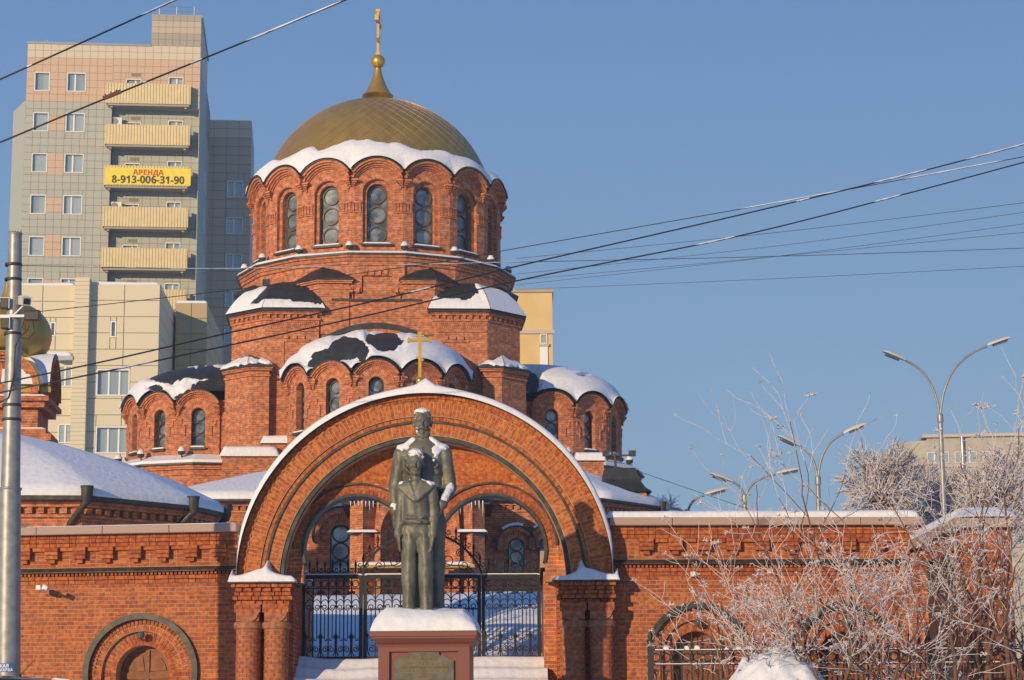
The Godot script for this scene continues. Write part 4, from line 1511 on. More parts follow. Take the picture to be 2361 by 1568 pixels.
		# little turret beside the blind panel
		var tp := [Vector2(-3.35, 4.2), Vector2(-3.35, 5.2), Vector2(-2.45, 6.12), Vector2(-1.16, 6.12), Vector2(-1.16, 4.2)]
		if sg > 0: tp = mirror(tp)
		var tm := MB.new()
		var yt3: float = yy.call(643, 6.1)
		walls(tm, tp, ye - 1.0, yt3)
		fin(tm, "turret", M.cath, c)
		cornice(c, tp, yt3 - 0.04, false)
		var te := grow(tp, 0.22)
		var tr3 := MB.new()
		hip_roof(tr3, te, yt3 - 0.02, yy.call(613, 5.0), Vector2(sg * 2.25, 5.25), pyr)
		walls(tr3, te, yt3 - 0.08, yt3 - 0.02); lid(tr3, te, yt3 - 0.08, false)
		fin(tr3, "turret_roof", M.roof_dark, c)
		# outer turret further round
		var op := [Vector2(-6.05, 1.2), Vector2(-6.05, 2.5), Vector2(-5.2, 3.4), Vector2(-4.2, 3.4), Vector2(-4.2, 1.2)]
		if sg > 0: op = mirror(op)
		var om := MB.new()
		var yo3: float = yy.call(676, 3.0)
		walls(om, op, ye - 1.0, yo3)
		fin(om, "turret", M.cath, c)
		var oe := grow(op, 0.2)
		var or3 := MB.new()
		hip_roof(or3, oe, yo3, yy.call(650, 2.5), Vector2(sg * 5.2, 2.3), pyr)
		walls(or3, oe, yo3 - 0.07, yo3); lid(or3, oe, yo3 - 0.07, false)
		fin(or3, "turret_roof", M.roof_dark, c)
		# buttress pier on the corner
		var bp := [Vector2(-6.35, 4.3), Vector2(-6.35, 5.5), Vector2(-5.25, 6.62), Vector2(-4.45, 6.62), Vector2(-4.45, 4.3)]
		if sg > 0: bp = mirror(bp)
		var bmm := MB.new()
		var yb3: float = yy.call(845, 6.6)
		walls(bmm, bp, yb, yb3)
		fin(bmm, "buttress", M.cath, c)
		cornice(c, bp, yb3 - 0.02, false)
		var be := grow(bp, 0.22)
		var brf := MB.new()
		hip_roof(brf, be, yb3, yy.call(815, 5.8), Vector2(sg * 5.3, 5.5), pyr)
		walls(brf, be, yb3 - 0.07, yb3); lid(brf, be, yb3 - 0.07, false)
		var bn := fin(brf, "buttress_roof", M.roof_dark, c)
		var bsn := MB.new()
		poly_snow(bsn, be, yb3, yy.call(815, 5.8), Vector2(sg * 5.3, 5.5), pyr, 0.08, func(q: Vector2, v: float) -> float: return (0.72 + 0.5 * nz(q.x * 0.02, q.y * 0.02) - v) * (v - 0.10 - 0.3 * nz(q.x * 0.03, 2.0)) * 30.0, tr)
		fin(bsn, "roof_snow", M.snow, bn)
		# blind panels on the pylon beside the arch
		var bl := MB.new()
		for q in 3:
			bl.bx(sg * 3.35 + (q - 1.5) * 0.34, sg * 3.35 + (q - 1.5) * 0.34 + 0.17, yy.call(783, 6.22), yy.call(775, 6.22), 6.2, 6.30)
		bl.bx(sg * 3.35 - 0.55, sg * 3.35 + 0.55, yy.call(789, 6.22), yy.call(784, 6.22), 6.2, 6.28)
		bl.bx(sg * 3.35 - 0.62, sg * 3.35 - 0.52, yy.call(850, 6.22), yy.call(789, 6.22), 6.2, 6.27)
		fin(bl, "blind_panel", M.cath_b, c)
	# ---- blind arch over the front apse
	var ba := MB.new()
	var Ra := 4.2
	var ay: float = yy.call(745, 6.3) - Ra
	ba.arc(0, ay, Ra - 0.24, Ra, 0.80, PI - 0.80, 5.6, 6.42, 40)
	fin(ba, "arch_flashing", M.roof_dark, c)
	var bb := MB.new()
	bb.arc(0, ay, Ra - 0.62, Ra - 0.24, 0.75, PI - 0.75, 5.6, 6.36, 40)
	fin(bb, "blind_arch", M.cath_b, c)
	# ---- front apse
	var d2 := {}
	var ap2 := 3.72
	var st := deg_to_rad(28.0)
	var ce := Vector3(0, 0, 6.4)
	var zf2 := ce.z + ap2
	d2.hw = ap2 * tan(st / 2); d2.base = yy.call(1060, zf2); d2.sill = yy.call(985, zf2); d2.win = 0.31; d2.step = 0.0
	d2.wtop = yy.call(868, zf2); d2.top = yy.call(831, zf2); d2.kd = 0.56; d2.proj = 0.8; d2.rings = 3; d2.fmat = M.frame_dark; d2.frieze = -1.0
	var b2 := bay_meshes(d2)
	for i in range(-3, 4): place_bay(c, b2, ce, st * i, ap2)
	apse_roof(c, Vector3(0, d2.top - 0.45, ce.z), 3.95, yy.call(768, ce.z + 0.5) - d2.top + 0.45, 0.0, 0.5, [[752, 822, 46, 20], [800, 805, 40, 24], [835, 815, 14, 26], [892, 783, 31, 18], [735, 838, 22, 12]], d2, st)
	# ---- side apses
	for sg in [-1.0, 1.0]:
		var d3 := d2.duplicate()
		var cs3 := Vector3(sg * 7.2, 0, 0)
		var o3: float = L(c, 869, 903, 3.7).y
		d3.top = o3; d3.wtop = yy.call(941, 3.7); d3.sill = yy.call(1033, 3.7); d3.base = yy.call(1075, 3.7); d3.win = 0.30
		var b3 := bay_meshes(d3)
		for i in range(-3, 4): place_bay(c, b3, cs3, sg * PI / 2 + st * i, ap2)
		var bare := []
		if sg < 0: bare = [[470, 862, 90, 20], [520, 900, 60, 40], [475, 915, 22, 14], [430, 915, 26, 9], [360, 895, 12, 6]]
		else: bare = [[1223, 885, 16, 20], [1203, 872, 9, 12], [1318, 852, 9, 4], [1345, 868, 10, 3]]
		apse_roof(c, Vector3(sg * 7.2, d3.top - 0.45, 0), 3.95, yy.call(846, 0.5) - d3.top + 0.45, sg * PI / 2, 1.4, bare, d3, st)
		# straight return wall between apse and body
		var rw := MB.new()
		rw.quad(Vector3(minf(sg * 7.0, sg * 5.8), d3.base, 3.70), Vector3(maxf(sg * 7.0, sg * 5.8), d3.base, 3.70), Vector3(maxf(sg * 7.0, sg * 5.8), d3.top - 0.4, 3.70), Vector3(minf(sg * 7.0, sg * 5.8), d3.top - 0.4, 3.70))
		fin(rw, "return_wall", M.cath, c)
		# lower storey with a snowy ledge
		var lp := []
		for i in 9:
			var a: float = sg * PI / 2 + (-1.0 if sg > 0 else -1.0) * deg_to_rad(112) + deg_to_rad(28) * i
			lp.append(Vector2(cs3.x + sin(a) * 4.55, cs3.z + cos(a) * 4.55))
		var lpm := MB.new()
		walls(lpm, lp, yb, d3.base + 0.02)
		fin(lpm, "lower_storey", M.cath, c)
		var le := grow(lp, 0.28)
		var led := MB.new()
		walls(led, le, d3.base - 0.05, d3.base + 0.03); lid(led, le, d3.base - 0.05, false); lid(led, le, d3.base + 0.03)
		var ln := fin(led, "ledge_flashing", M.metal_dark, c)
		cornice(c, lp, d3.base - 0.06, false)
		var lsn := MB.new()
		hip_roof(lsn, grow(lp, 0.24), d3.base + 0.03, d3.base + 0.5, Vector2(cs3.x, cs3.z), [Vector2(1.0, 0), Vector2(0.99, 0.28), Vector2(0.9, 0.6), Vector2(0.8, 1.0)])
		fin(lsn, "ledge_snow", M.snow, ln)
		for i in 4:
			var a: float = deg_to_rad(14.0 + 28.0 * i) * sg
			lamp_fix(c, cs3 + Vector3(sin(a) * 4.25, d3.base + 0.45, cos(a) * 4.25))
	# ledge blocks with snow in front of the pylons
	for q in [[512, 1052, 640, 7.6], [606, 1022, 690, 7.2], [1330, 1062, 1392, 7.4]]:
		var p0 := L(c, q[0], q[1], q[3])
		var p1 := L(c, q[2], q[1], q[3])
		var m := MB.new()
		m.bx(p0.x, p1.x, yb, p0.y, 4.0, q[3])
		fin(m, "base_block", M.cath, c)
		var m2 := MB.new()
		snow_ridge(m2, line_pts(Vector3(p0.x - 0.1, p0.y, q[3] - 0.5), Vector3(p1.x + 0.1, p0.y, q[3] - 0.5), 14), Vector3(0, 0, -1), 1.3, 0.38, q[0])
		fin(m2, "ledge_snow", M.snow, c)

# narthex: low polygonal front building of the cathedral with a portal
func build_narthex() -> void:
	var Z := 77.0
	var b0 := P(960, 1150, Z)
	var n := thing("church_porch", "low brick church porch with snowy hipped roofs and a deep arched portal behind the gateway", "porch", Vector3(b0.x, 0, b0.z), 0.03)
	var ye: float = L(n, 960, 1153, 0).y
	var xl: float = L(n, 400, 1153, 0).x
	var xr: float = L(n, 1372, 1153, 0).x
	var poly := [Vector2(xl - 2.2, -6.0), Vector2(xl, 0), Vector2(xr, 0), Vector2(xr + 2.3, -2.8), Vector2(xr + 2.3, -8)]
	var m := MB.new()
	walls(m, poly, 2.0, ye)
	fin(m, "wall", M.cath_b, n)
	cornice(n, poly, ye - 0.02)
	var sol := MB.new()
	var x := xl + 0.2
	while x < xr:
		sol.box(Vector3(x, ye - 0.85, 0.02), Vector3(0.062, 0.26, 0.06), Basis(Vector3.BACK, -0.3)); x += 0.085
	var so := fin(sol, "soldier_course", M.cath_b, n)
	so.set_meta("kind", "stuff")
	var ev := grow(poly, 0.45)
	var rf := MB.new()
	walls(rf, ev, ye - 0.07, ye + 0.01); lid(rf, ev, ye - 0.07, false)
	fin(rf, "eaves", M.metal_dark, n)
	var sn := MB.new()
	var yr: float = L(n, 640, 1066, -5.0).y
	var ev2 := grow(poly, 0.42)
	var ridge0 := Vector2(xl + 4.6, -5.6)
	var ridge1 := Vector2(xr - 1.2, -5.2)
	var rows := []
	var prof := [Vector2(0, 0.0), Vector2(0.0, 0.10), Vector2(0.05, 0.18), Vector2(0.3, 0.42), Vector2(0.6, 0.70), Vector2(1.0, 1.0)]
	for pv in prof:
		var row := []
		for i in ev2.size() - 1:
			for q in 6:
				if i < ev2.size() - 2 and q == 5: continue
				var e: Vector2 = (ev2[i] as Vector2).lerp(ev2[i + 1], q / 5.0)
				var t := clampf((e.x - ridge0.x) / (ridge1.x - ridge0.x), 0.0, 1.0)
				var rp := ridge0.lerp(ridge1, t)
				var p := e.lerp(rp, pv.x)
				row.append(Vector3(p.x, lerpf(ye + 0.005, yr, pv.y) + 0.03 * nz(p.x * 0.06, p.y * 0.06), p.y))
		rows.append(row)
	sn.grid(rows)
	fin(sn, "roof_snow", M.snow, n)
	# hooded windows seen through the arch
	for w in [[786, 1210, 1335, 24, 1178, 62, 0.05], [1190, 1241, 1330, 18.5, 1213, 44, 0.05], [1262, 1238, 1330, 18.5, 1210, 44, 0.05]]:
		var p := L(n, w[0], w[1], w[6])
		var k := 77.0 / F * 1.01
		var hw: float = w[3] * k
		var sill: float = L(n, w[0], w[2], w[6]).y
		var fr := MB.new()
		fr.arc(p.x, p.y - hw, hw, w[5] * k * 0.78, -0.25, PI + 0.25, 0, 0.16, 24)
		fin(fr, "window_arch", M.cath_b, n)
		var hd := MB.new()
		hd.arc(p.x, p.y - hw, w[5] * k * 0.78, w[5] * k * 0.98, -0.25, PI + 0.25, 0, 0.34, 24)
		fin(hd, "window_hood", M.cath, n)
		var hf := MB.new()
		hf.arc(p.x, p.y - hw, w[5] * k * 0.98, w[5] * k * 1.05, -0.25, PI + 0.25, 0, 0.40, 24)
		fin(hf, "hood_flashing", M.roof_dark, n)
		var hs := MB.new()
		hs.arc(p.x, p.y - hw, w[5] * k * 1.05, w[5] * k * 1.05 + 0.10, PI * 0.40, PI * 0.72, 0, 0.36, 14)
		fin(hs, "hood_snow", M.snow, n)
		var gm := window_meshes(hw, sill, p.y, 3, 0.05, true)
		for mm in gm: (mm as ArrayMesh).surface_set_material(0, M.iron if mm == gm[0] else M.glass_church)
		var wn := inst(gm[0], "window", Transform3D(Basis(), Vector3(p.x, 0, 0)), n)
		inst(gm[1], "pane", Transform3D(), wn)
		# wrought grille: crossing arcs
		var gr := MB.new()
		var ny := 3
		for i in ny:
			var yc2 := lerpf(sill, p.y, (i + 0.5) / ny)
			for a in [0.0, PI / 2, PI, 3 * PI / 2]:
				gr.arc(p.x + cos(a) * hw * 0.95, yc2 + sin(a) * hw * 0.95, hw * 0.62, hw * 0.72, a + PI * 0.62, a + PI * 1.38, 0.14, 0.17, 10)
			gr.arc(p.x, yc2, 0.0, hw * 0.12, 0, TAU, 0.14, 0.18, 8)
		fin(gr, "window_grille", M.iron, wn)
	# portal: piers with ledges and four receding orders
	var zp := 4.6
	var kp := (77.0 - 4.6) / F * 1.01
	var pc := L(n, 962, 1230, zp)
	for s in [-1.0, 1.0]:
		var x0: float = pc.x + s * 95 * kp
		var x1: float = pc.x + s * 155 * kp
		var pw := [Vector2(minf(x0, x1), 0.0), Vector2(minf(x0, x1), zp - 0.5), Vector2(minf(x0, x1) + 0.45, zp), Vector2(maxf(x0, x1) - 0.45, zp), Vector2(maxf(x0, x1), zp - 0.5), Vector2(maxf(x0, x1), 0.0)]
		var pm := MB.new()
		var yt: float = L(n, 840, 1150, zp).y
		walls(pm, pw, 2.0, yt)
		fin(pm, "portal_pier", M.cath_b, n)
		var lg := MB.new()
		var gp := grow(pw, 0.10)
		walls(lg, gp, pc.y, pc.y + 0.05); lid(lg, gp, pc.y, false); lid(lg, gp, pc.y + 0.05)
		fin(lg, "impost_ledge", M.metal_dark, n)
		var ls := MB.new()
		snow_ridge(ls, line_pts(Vector3(minf(x0, x1) - 0.08, pc.y + 0.05, zp + 0.04), Vector3(maxf(x0, x1) + 0.08, pc.y + 0.05, zp + 0.04), 10), Vector3(0, 0, -1), 0.22, 0.09, s)
		fin(ls, "ledge_snow", M.snow, n)
		var er := grow(pw, 0.28)
		var rm := MB.new()
		hip_roof(rm, er, yt, yt + 0.7, Vector2((x0 + x1) / 2, 1.5), [Vector2(1, 0), Vector2(0.5, 0.5), Vector2(0, 1)])
		walls(rm, er, yt - 0.16, yt); lid(rm, er, yt - 0.16, false)
		fin(rm, "pier_roof", M.roof_dark, n)
		var rs := MB.new()
		snow_ridge(rs, line_pts(Vector3(minf(x0, x1) - 0.2, yt + 0.03, zp - 0.05), Vector3(maxf(x0, x1) + 0.1, yt + 0.06, zp - 0.05), 10), Vector3(0, 0, -1), 0.6, 0.16, s * 2.0)
		fin(rs, "roof_snow", M.snow, n)
		var ic := MB.new()
		for q in 7:
			var xx := lerpf(minf(x0, x1), maxf(x0, x1), (q + 0.4) / 7.0)
			var ln := 0.15 + 0.5 * rng.randf() * rng.randf()
			ic.tube([Vector3(xx, yt - 0.1, zp + 0.24), Vector3(xx, yt - 0.1 - ln * 0.5, zp + 0.24), Vector3(xx, yt - 0.1 - ln, zp + 0.24)], [0.022, 0.013, 0.002], 6)
		fin(ic, "icicles", M.ice, n)
	for i in 4:
		var r1 := (97 - 13 * i) * kp
		var om := MB.new()
		om.arc(pc.x, pc.y, r1 - 13 * kp, r1, 0, PI, zp - 0.9 - 0.42 * i, zp - 0.05 - 0.42 * i, 30)
		fin(om, "portal_order", M.cath_b, n)
		for s in [-1.0, 1.0]:
			var jm := MB.new()
			jm.bx(minf(pc.x + s * r1, pc.x + s * (r1 - 13 * kp)), maxf(pc.x + s * r1, pc.x + s * (r1 - 13 * kp)), 2.0, pc.y, zp - 0.9 - 0.42 * i, zp - 0.07 - 0.42 * i)
			fin(jm, "portal_jamb", M.cath_b, n)
	# spandrel above the portal
	var spd := MB.new()
	var oc := []; var inn := []
	for i in 25:
		var a := PI - PI * i / 24.0
		inn.append(Vector2(pc.x + cos(a) * 96 * kp, pc.y + sin(a) * 96 * kp))
		oc.append(Vector2(lerpf(pc.x - 98 * kp, pc.x + 98 * kp, i / 24.0), L(n, 960, 1118, zp).y))
	oc[0] = Vector2(pc.x - 98 * kp, pc.y); oc[24] = Vector2(pc.x + 98 * kp, pc.y)
	plate(spd, oc, inn, zp - 0.06)
	fin(spd, "portal_gable", M.cath_b, n)
	var pl := MB.new()
	pl.bx(pc.x - 150 * kp, pc.x + 130 * kp, L(n, 900, 1309, 5.5).y, L(n, 900, 1302, 5.5).y, 4.7, 5.5)
	fin(pl, "plinth_band", M.ochre, n)
	var ps := MB.new()
	snow_ridge(ps, line_pts(Vector3(pc.x - 150 * kp, L(n, 900, 1302, 5.5).y, 5.1), Vector3(pc.x + 130 * kp, L(n, 900, 1302, 5.5).y, 5.1), 12), Vector3(0, 0, -1), 0.8, 0.12)
	fin(ps, "plinth_snow", M.snow, n)
	# roof turret at the right-hand end with a short mast
	var tx := L(n, 1430, 1140, -3.0)
	var tq := [Vector2(tx.x - 0.9, -4.2), Vector2(tx.x - 0.9, -2.2), Vector2(tx.x + 0.9, -2.2), Vector2(tx.x + 0.9, -4.2)]
	var tm := MB.new()
	walls(tm, tq, ye - 0.5, tx.y)
	fin(tm, "dormer_base", M.cath_b, n)
	var tr2 := MB.new()
	hip_roof(tr2, grow(tq, 0.2), tx.y, L(n, 1430, 1080, -3.2).y, Vector2(tx.x, -3.2), [Vector2(1, 0), Vector2(0.8, 0.18), Vector2(0.62, 0.5), Vector2(0.5, 0.95), Vector2(0, 1.0)])
	var dn := fin(tr2, "dormer_roof", M.roof_dark, n)
	var ms := MB.new()
	ms.tube([Vector3(tx.x - 0.15, L(n, 1430, 1082, -3.2).y, -3.2), Vector3(tx.x - 0.15, L(n, 1430, 1048, -3.2).y, -3.2)], [0.05], 8)
	ms.bx(tx.x - 0.5, tx.x + 0.5, L(n, 1430, 1050, -3.2).y - 0.03, L(n, 1430, 1050, -3.2).y + 0.03, -3.23, -3.17)
	ms.bx(tx.x - 0.62, tx.x - 0.36, L(n, 1430, 1048, -3.2).y - 0.06, L(n, 1430, 1048, -3.2).y + 0.14, -3.3, -3.1)
	ms.bx(tx.x + 0.36, tx.x + 0.62, L(n, 1430, 1048, -3.2).y - 0.06, L(n, 1430, 1048, -3.2).y + 0.14, -3.3, -3.1)
	fin(ms, "floodlight_mast", M.metal_dark, dn)
	downpipe(n, Vector3(xr + 2.65, ye, -2.6), 0.2)
func downpipe(n: Node3D, p: Vector3, dx: float) -> void:
	var m := MB.new()
	m.lathe(p + Vector3(0, -0.35, 0), [Vector2(0.09, 0.0), Vector2(0.13, 0.12), Vector2(0.16, 0.35), Vector2(0.19, 0.55)], 10)
	m.tube([p + Vector3(0, -0.3, 0), p + Vector3(-dx * 0.6, -0.75, -0.2), p + Vector3(-dx * 1.2, -1.1, -0.35), p + Vector3(-dx * 1.3, -1.5, -0.38), p + Vector3(-dx * 1.3, -5.5, -0.38)], [0.085], 10)
	fin(m, "downpipe", M.metal_dark, n)
# ------------------------------------------------ other buildings ------------------------------------------------
# cladding panels on a flat front (local z = zf): colour from pal(i, j, x, y), skipping the holes
class Panels:
	var list := []   # [x0, x1, y0, y1, material key]
func clad(ps: Panels, x0: float, x1: float, y0: float, y1: float, w: float, h: float, holes: Array, pal: Callable) -> void:
	var nx := maxi(1, int(round((x1 - x0) / w)))
	var ny := maxi(1, int(round((y1 - y0) / h)))
	for j in ny:
		for i in nx:
			var a := lerpf(x0, x1, float(i) / nx)
			var b := lerpf(x0, x1, float(i + 1) / nx)
			var c := lerpf(y0, y1, float(j) / ny)
			var d := lerpf(y0, y1, float(j + 1) / ny)
			var rects := [[a, b, c, d]]
			for hh in holes:
				var nxt := []
				for r in rects:
					if r[1] <= hh[0] or r[0] >= hh[1] or r[3] <= hh[2] or r[2] >= hh[3]:
						nxt.append(r); continue
					if r[0] < hh[0]: nxt.append([r[0], hh[0], r[2], r[3]])
					if r[1] > hh[1]: nxt.append([hh[1], r[1], r[2], r[3]])
					var m0 := maxf(r[0], hh[0])
					var m1 := minf(r[1], hh[1])
					if r[2] < hh[2]: nxt.append([m0, m1, r[2], hh[2]])
					if r[3] > hh[3]: nxt.append([m0, m1, hh[3], r[3]])
				rects = nxt
			for r in rects:
				if r[1] - r[0] > 0.03 and r[3] - r[2] > 0.03:
					ps.list.append([r[0], r[1], r[2], r[3], pal.call((a + b) / 2, (c + d) / 2)])
func emit_panels(ps: Panels, parent: Node3D, zf: float, gap: float, limit: int) -> void:
	shuffle(ps.list)
	var rest := {}
	var unit := {}
	for i in ps.list.size():
		var p: Array = ps.list[i]
		var key: String = p[4]
		if i < limit:
			if not unit.has(key):
				var u := MB.new()
				u.bx(-0.5, 0.5, -0.5, 0.5, -1.0, 0.0)
				var um := u.mesh()
				um.surface_set_material(0, M[key])
				unit[key] = um
			inst(unit[key], "facade_panel", Transform3D(Basis.from_scale(Vector3(p[1] - p[0] - gap, p[3] - p[2] - gap, 0.05)), Vector3((p[0] + p[1]) / 2, (p[2] + p[3]) / 2, zf)), parent)
		else:
			if not rest.has(key): rest[key] = MB.new()
			rest[key].bx(p[0] + gap / 2, p[1] - gap / 2, p[2] + gap / 2, p[3] - gap / 2, zf - 0.05, zf)
	for key in rest:
		var o := fin(rest[key], "facade_panels", M[key], parent)
		o.set_meta("kind", "stuff")
# window in a reveal: frame, mullion, pane, curtain
func town_window(parent: Node3D, x0: float, x1: float, y0: float, y1: float, z: float, mull: Array, dep := 0.18, frame := 0.07) -> void:
	var f := MB.new()
	f.bx(x0, x0 + frame, y0, y1, z - dep - 0.04, z + 0.03); f.bx(x1 - frame, x1, y0, y1, z - dep - 0.04, z + 0.03)
	f.bx(x0 + frame, x1 - frame, y0, y0 + frame, z - dep - 0.04, z + 0.05); f.bx(x0 + frame, x1 - frame, y1 - frame, y1, z - dep - 0.04, z + 0.03)
	for m in mull:
		var xm := lerpf(x0, x1, m)
		f.bx(xm - 0.06, xm + 0.06, y0 + frame, y1 - frame, z - dep - 0.03, z - dep + 0.04)
	var w := fin(f, "window", M.white, parent)
	var p := MB.new()
	p.quad(Vector3(x0 + frame, y0 + frame, z - dep), Vector3(x1 - frame, y0 + frame, z - dep), Vector3(x1 - frame, y1 - frame, z - dep), Vector3(x0 + frame, y1 - frame, z - dep))
	fin(p, "pane", M.win_glass, w)
	if rng.randf() < 0.85:
		var c := MB.new()
		var a := lerpf(x0 + frame, x1, 0.52)
		var full := rng.randf() < 0.55
		var c0: float = x0 + frame if full else a
		var rows := []
		for yy in [y0 + frame, y1 - frame]:
			var row := []
			for i in 17: row.append(Vector3(lerpf(c0, x1 - frame, i / 16.0), yy, z - dep - 0.10 + 0.03 * sin(i * 1.9)))
			rows.append(row)
		c.grid(rows)
		fin(c, "curtain", M.curtain, w)
func backing(t: Node3D, x0: float, x1: float, y0: float, y1: float, holes: Array, za: float, zb: float) -> void:
	var ps := Panels.new()
	clad(ps, x0, x1, y0, y1, 999, 999, holes, func(x: float, y: float) -> String: return "joint")
	var m := MB.new()
	for r in ps.list: m.bx(r[0], r[1], r[2], r[3], za, zb)
	fin(m, "joint_backing", M.joint, t)
func corrugated(parent: Node3D, x0: float, x1: float, y0: float, y1: float, z: float, pitch: float) -> void:
	# profiled balcony sheet: front and the two returns
	var m := MB.new()
	var n := int((x1 - x0) / pitch)
	var pp := (x1 - x0) / n
	for i in n:
		var a := x0 + i * pp
		var q := [Vector2(a, z), Vector2(a + pp * 0.55, z), Vector2(a + pp * 0.66, z - 0.045), Vector2(a + pp * 0.89, z - 0.045), Vector2(a + pp, z)]
		for s in 4: m.quad(Vector3(q[s].x, y0, q[s].y), Vector3(q[s + 1].x, y0, q[s + 1].y), Vector3(q[s + 1].x, y1, q[s + 1].y), Vector3(q[s].x, y1, q[s].y))
	m.quad(Vector3(x1, y0, z), Vector3(x1, y0, z - 1.15), Vector3(x1, y1, z - 1.15), Vector3(x1, y1, z))
	m.quad(Vector3(x0, y0, z - 1.15), Vector3(x0, y0, z), Vector3(x0, y1, z), Vector3(x0, y1, z - 1.15))
	fin(m, "balcony_parapet", M.balcony, parent)
func build_tower() -> void:
	M.cream = smat(0.56, 0.49, 0.36, 0.6); M.beige = smat(0.53, 0.38, 0.26, 0.6); M.sage = smat(0.38, 0.39, 0.335, 0.6)
	M.sage_b = smat(0.365, 0.378, 0.32, 0.6); M.taupe = smat(0.34, 0.30, 0.24, 0.6); M.tan_panel = smat(0.45, 0.38, 0.29, 0.6)
	M.balcony = nmat(Color(0.60, 0.50, 0.27), Color(0.66, 0.55, 0.31), 0.02, 0.2, 0.5)
	M.win_glass = smat(0.42, 0.55, 0.60, 0.03, 0.25)
	M.win_glass.transparency = BaseMaterial3D.TRANSPARENCY_ALPHA
	M.win_glass.albedo_color.a = 0.45
	M.curtain = smat(0.62, 0.60, 0.54, 0.9)
	M.joint = smat(0.29, 0.27, 0.23, 0.9)
	M.steel = smat(0.40, 0.42, 0.44, 0.35, 0.7)
	var Z := 165.0
	var b0 := P(57, 700, Z)
	var t := thing("apartment_tower", "tall sage and beige panelled apartment tower with corrugated cream balconies", "building", Vector3(b0.x, 0, b0.z), deg_to_rad(5.5))
	var X := func(px: float, py: float) -> float: return L(t, px, py).x
	var Y := func(px: float, py: float) -> float: return L(t, px, py).y
	var x0: float = X.call(57, 300)
	var xr: float = X.call(459, 300)
	var xm: float = X.call(257, 300)
	var yt: float = Y.call(57, 98)
	var yb := 4.0
	var k := Z / F
	# cores
	var co := MB.new()
	co.bx(x0 + 0.03, xm, yb, yt - 0.05, -19.0, -0.40)
	var ym: float = Y.call(257, 248)
	co.bx(xm, xr - 0.03, yb, ym, -19.0, -1.10)
	co.bx(xm + 0.002, xr - 0.03, ym, yt - 0.05, -19.0, -0.40)
	co.bx(X.call(350, 60) + 0.03, xr - 0.03, yt - 0.1, Y.call(400, 34), -12.0, -0.06)
	fin(co, "tower_core", M.joint, t)
	var rows := [166.0, 259.0, 353.0, 449.0, 545.0, 641.0, 737.0]
	var holes := []
	var wins := []
	for i in rows.size():
		var yh: float = Y.call(98, rows[i])
		var hgt := 47.5 * k
		for cpx in [[80, 116], [155, 199]]:
			var wx0: float = X.call(cpx[0] - i * 1.1, rows[i])
			wx0 = X.call(cpx[0], 166)
			var wx1: float = X.call(cpx[1], 166)
			holes.append([wx0, wx1, yh - hgt, yh])
			wins.append([wx0, wx1, yh - hgt, yh, [0.42] if cpx[0] > 120 else []])
	var band := [Y.call(57, 137), Y.call(57, 229)]
	var infx0: float = X.call(116, 166)
	var infx1: float = X.call(155, 166)
	var pal := func(x: float, y: float) -> String:
		if y > band[0]: return "cream"
		if y > band[1]: return "beige"
		if x > infx0 and x < infx1:
			for h in holes:
				if y > h[2] and y < h[3]: return "beige"
		return "sage" if sin(x * 31.0 + y * 17.0) > -0.4 else "sage_b"
	var ps := Panels.new()
	clad(ps, x0, xm, yb, yt, 0.6, 0.6, holes, pal)
	emit_panels(ps, t, 0.0, 0.02, 300)
	backing(t, x0 + 0.03, xm, yb, yt - 0.05, holes, -0.39, -0.06)
	for w in wins: town_window(t, w[0], w[1], w[2], w[3], 0.0, w[4])
	# recessed balcony bay
	var h2 := []
	var doors := []
	for i in 6:
		var yh: float = Y.call(300, 182.0 + 94.5 * i)
		h2.append([X.call(290, 200), X.call(326, 200), yh - 2.2, yh])
		h2.append([X.call(388, 200), X.call(423, 200), yh - 2.2, yh + 7 * k])
		doors.append([X.call(290, 200), X.call(326, 200), yh - 2.2, yh, [0.62]])
		doors.append([X.call(388, 200), X.call(423, 200), yh - 2.2, yh + 7 * k, [0.55]])
	var ps2 := Panels.new()
	clad(ps2, xm, xr, yb, ym, 0.6, 0.6, h2, pal)
	emit_panels(ps2, t, -0.70, 0.02, 120)
	var ps4 := Panels.new()
	clad(ps4, xm, xr, ym, yt, 0.6, 0.6, h2, pal)
	var pal2 := func(x: float, y: float) -> String: return "tan_panel" if int((y - yt) / 1.1) % 2 == 1 else "taupe"
	clad(ps4, X.call(350, 60), xr, yt, Y.call(400, 34), 0.6, 0.55, [], pal2)
	emit_panels(ps4, t, 0.0, 0.02, 120)
	backing(t, xm, xr - 0.03, yb, ym, h2, -1.09, -0.76)
	backing(t, xm, xr - 0.03, ym, yt - 0.05, h2, -0.39, -0.06)
	for i in doors.size():
		var w: Array = doors[i]
		town_window(t, w[0], w[1], w[2], w[3], 0.0 if i < 2 else -0.70, w[4], 0.15)
	var rv := MB.new()
	rv.quad(Vector3(xm, yb, -0.76), Vector3(xm, yb, -0.02), Vector3(xm, ym, -0.02), Vector3(xm, ym, -0.76))
	rv.quad(Vector3(xm, ym - 0.004, -0.76), Vector3(xr, ym - 0.004, -0.76), Vector3(xr, ym - 0.004, -0.02), Vector3(xm, ym - 0.004, -0.02))
	fin(rv, "bay_return", M.sage_b, t)
	for i in 6:
		var vy: float = Y.call(312, 168.0 + 94.5 * i)
		var vm := MB.new()
		for q in 6: vm.bx(X.call(302, 200), X.call(323, 200), vy - 0.3 + q * 0.05, vy - 0.27 + q * 0.05, -0.70 if i > 0 else 0.0, -0.66 if i > 0 else 0.04)
		fin(vm, "vent_grille", M.taupe, t)
	# side walls
	var sw := Panels.new()
	var side := Node3D.new()
	side.name = "side_wall"; side.transform = Transform3D(Basis(Vector3.UP, PI / 2), Vector3(xr, 0, -0.05))
	t.add_child(side)
	var pal3 := func(x: float, y: float) -> String: return "cream" if y > band[0] else "sage"
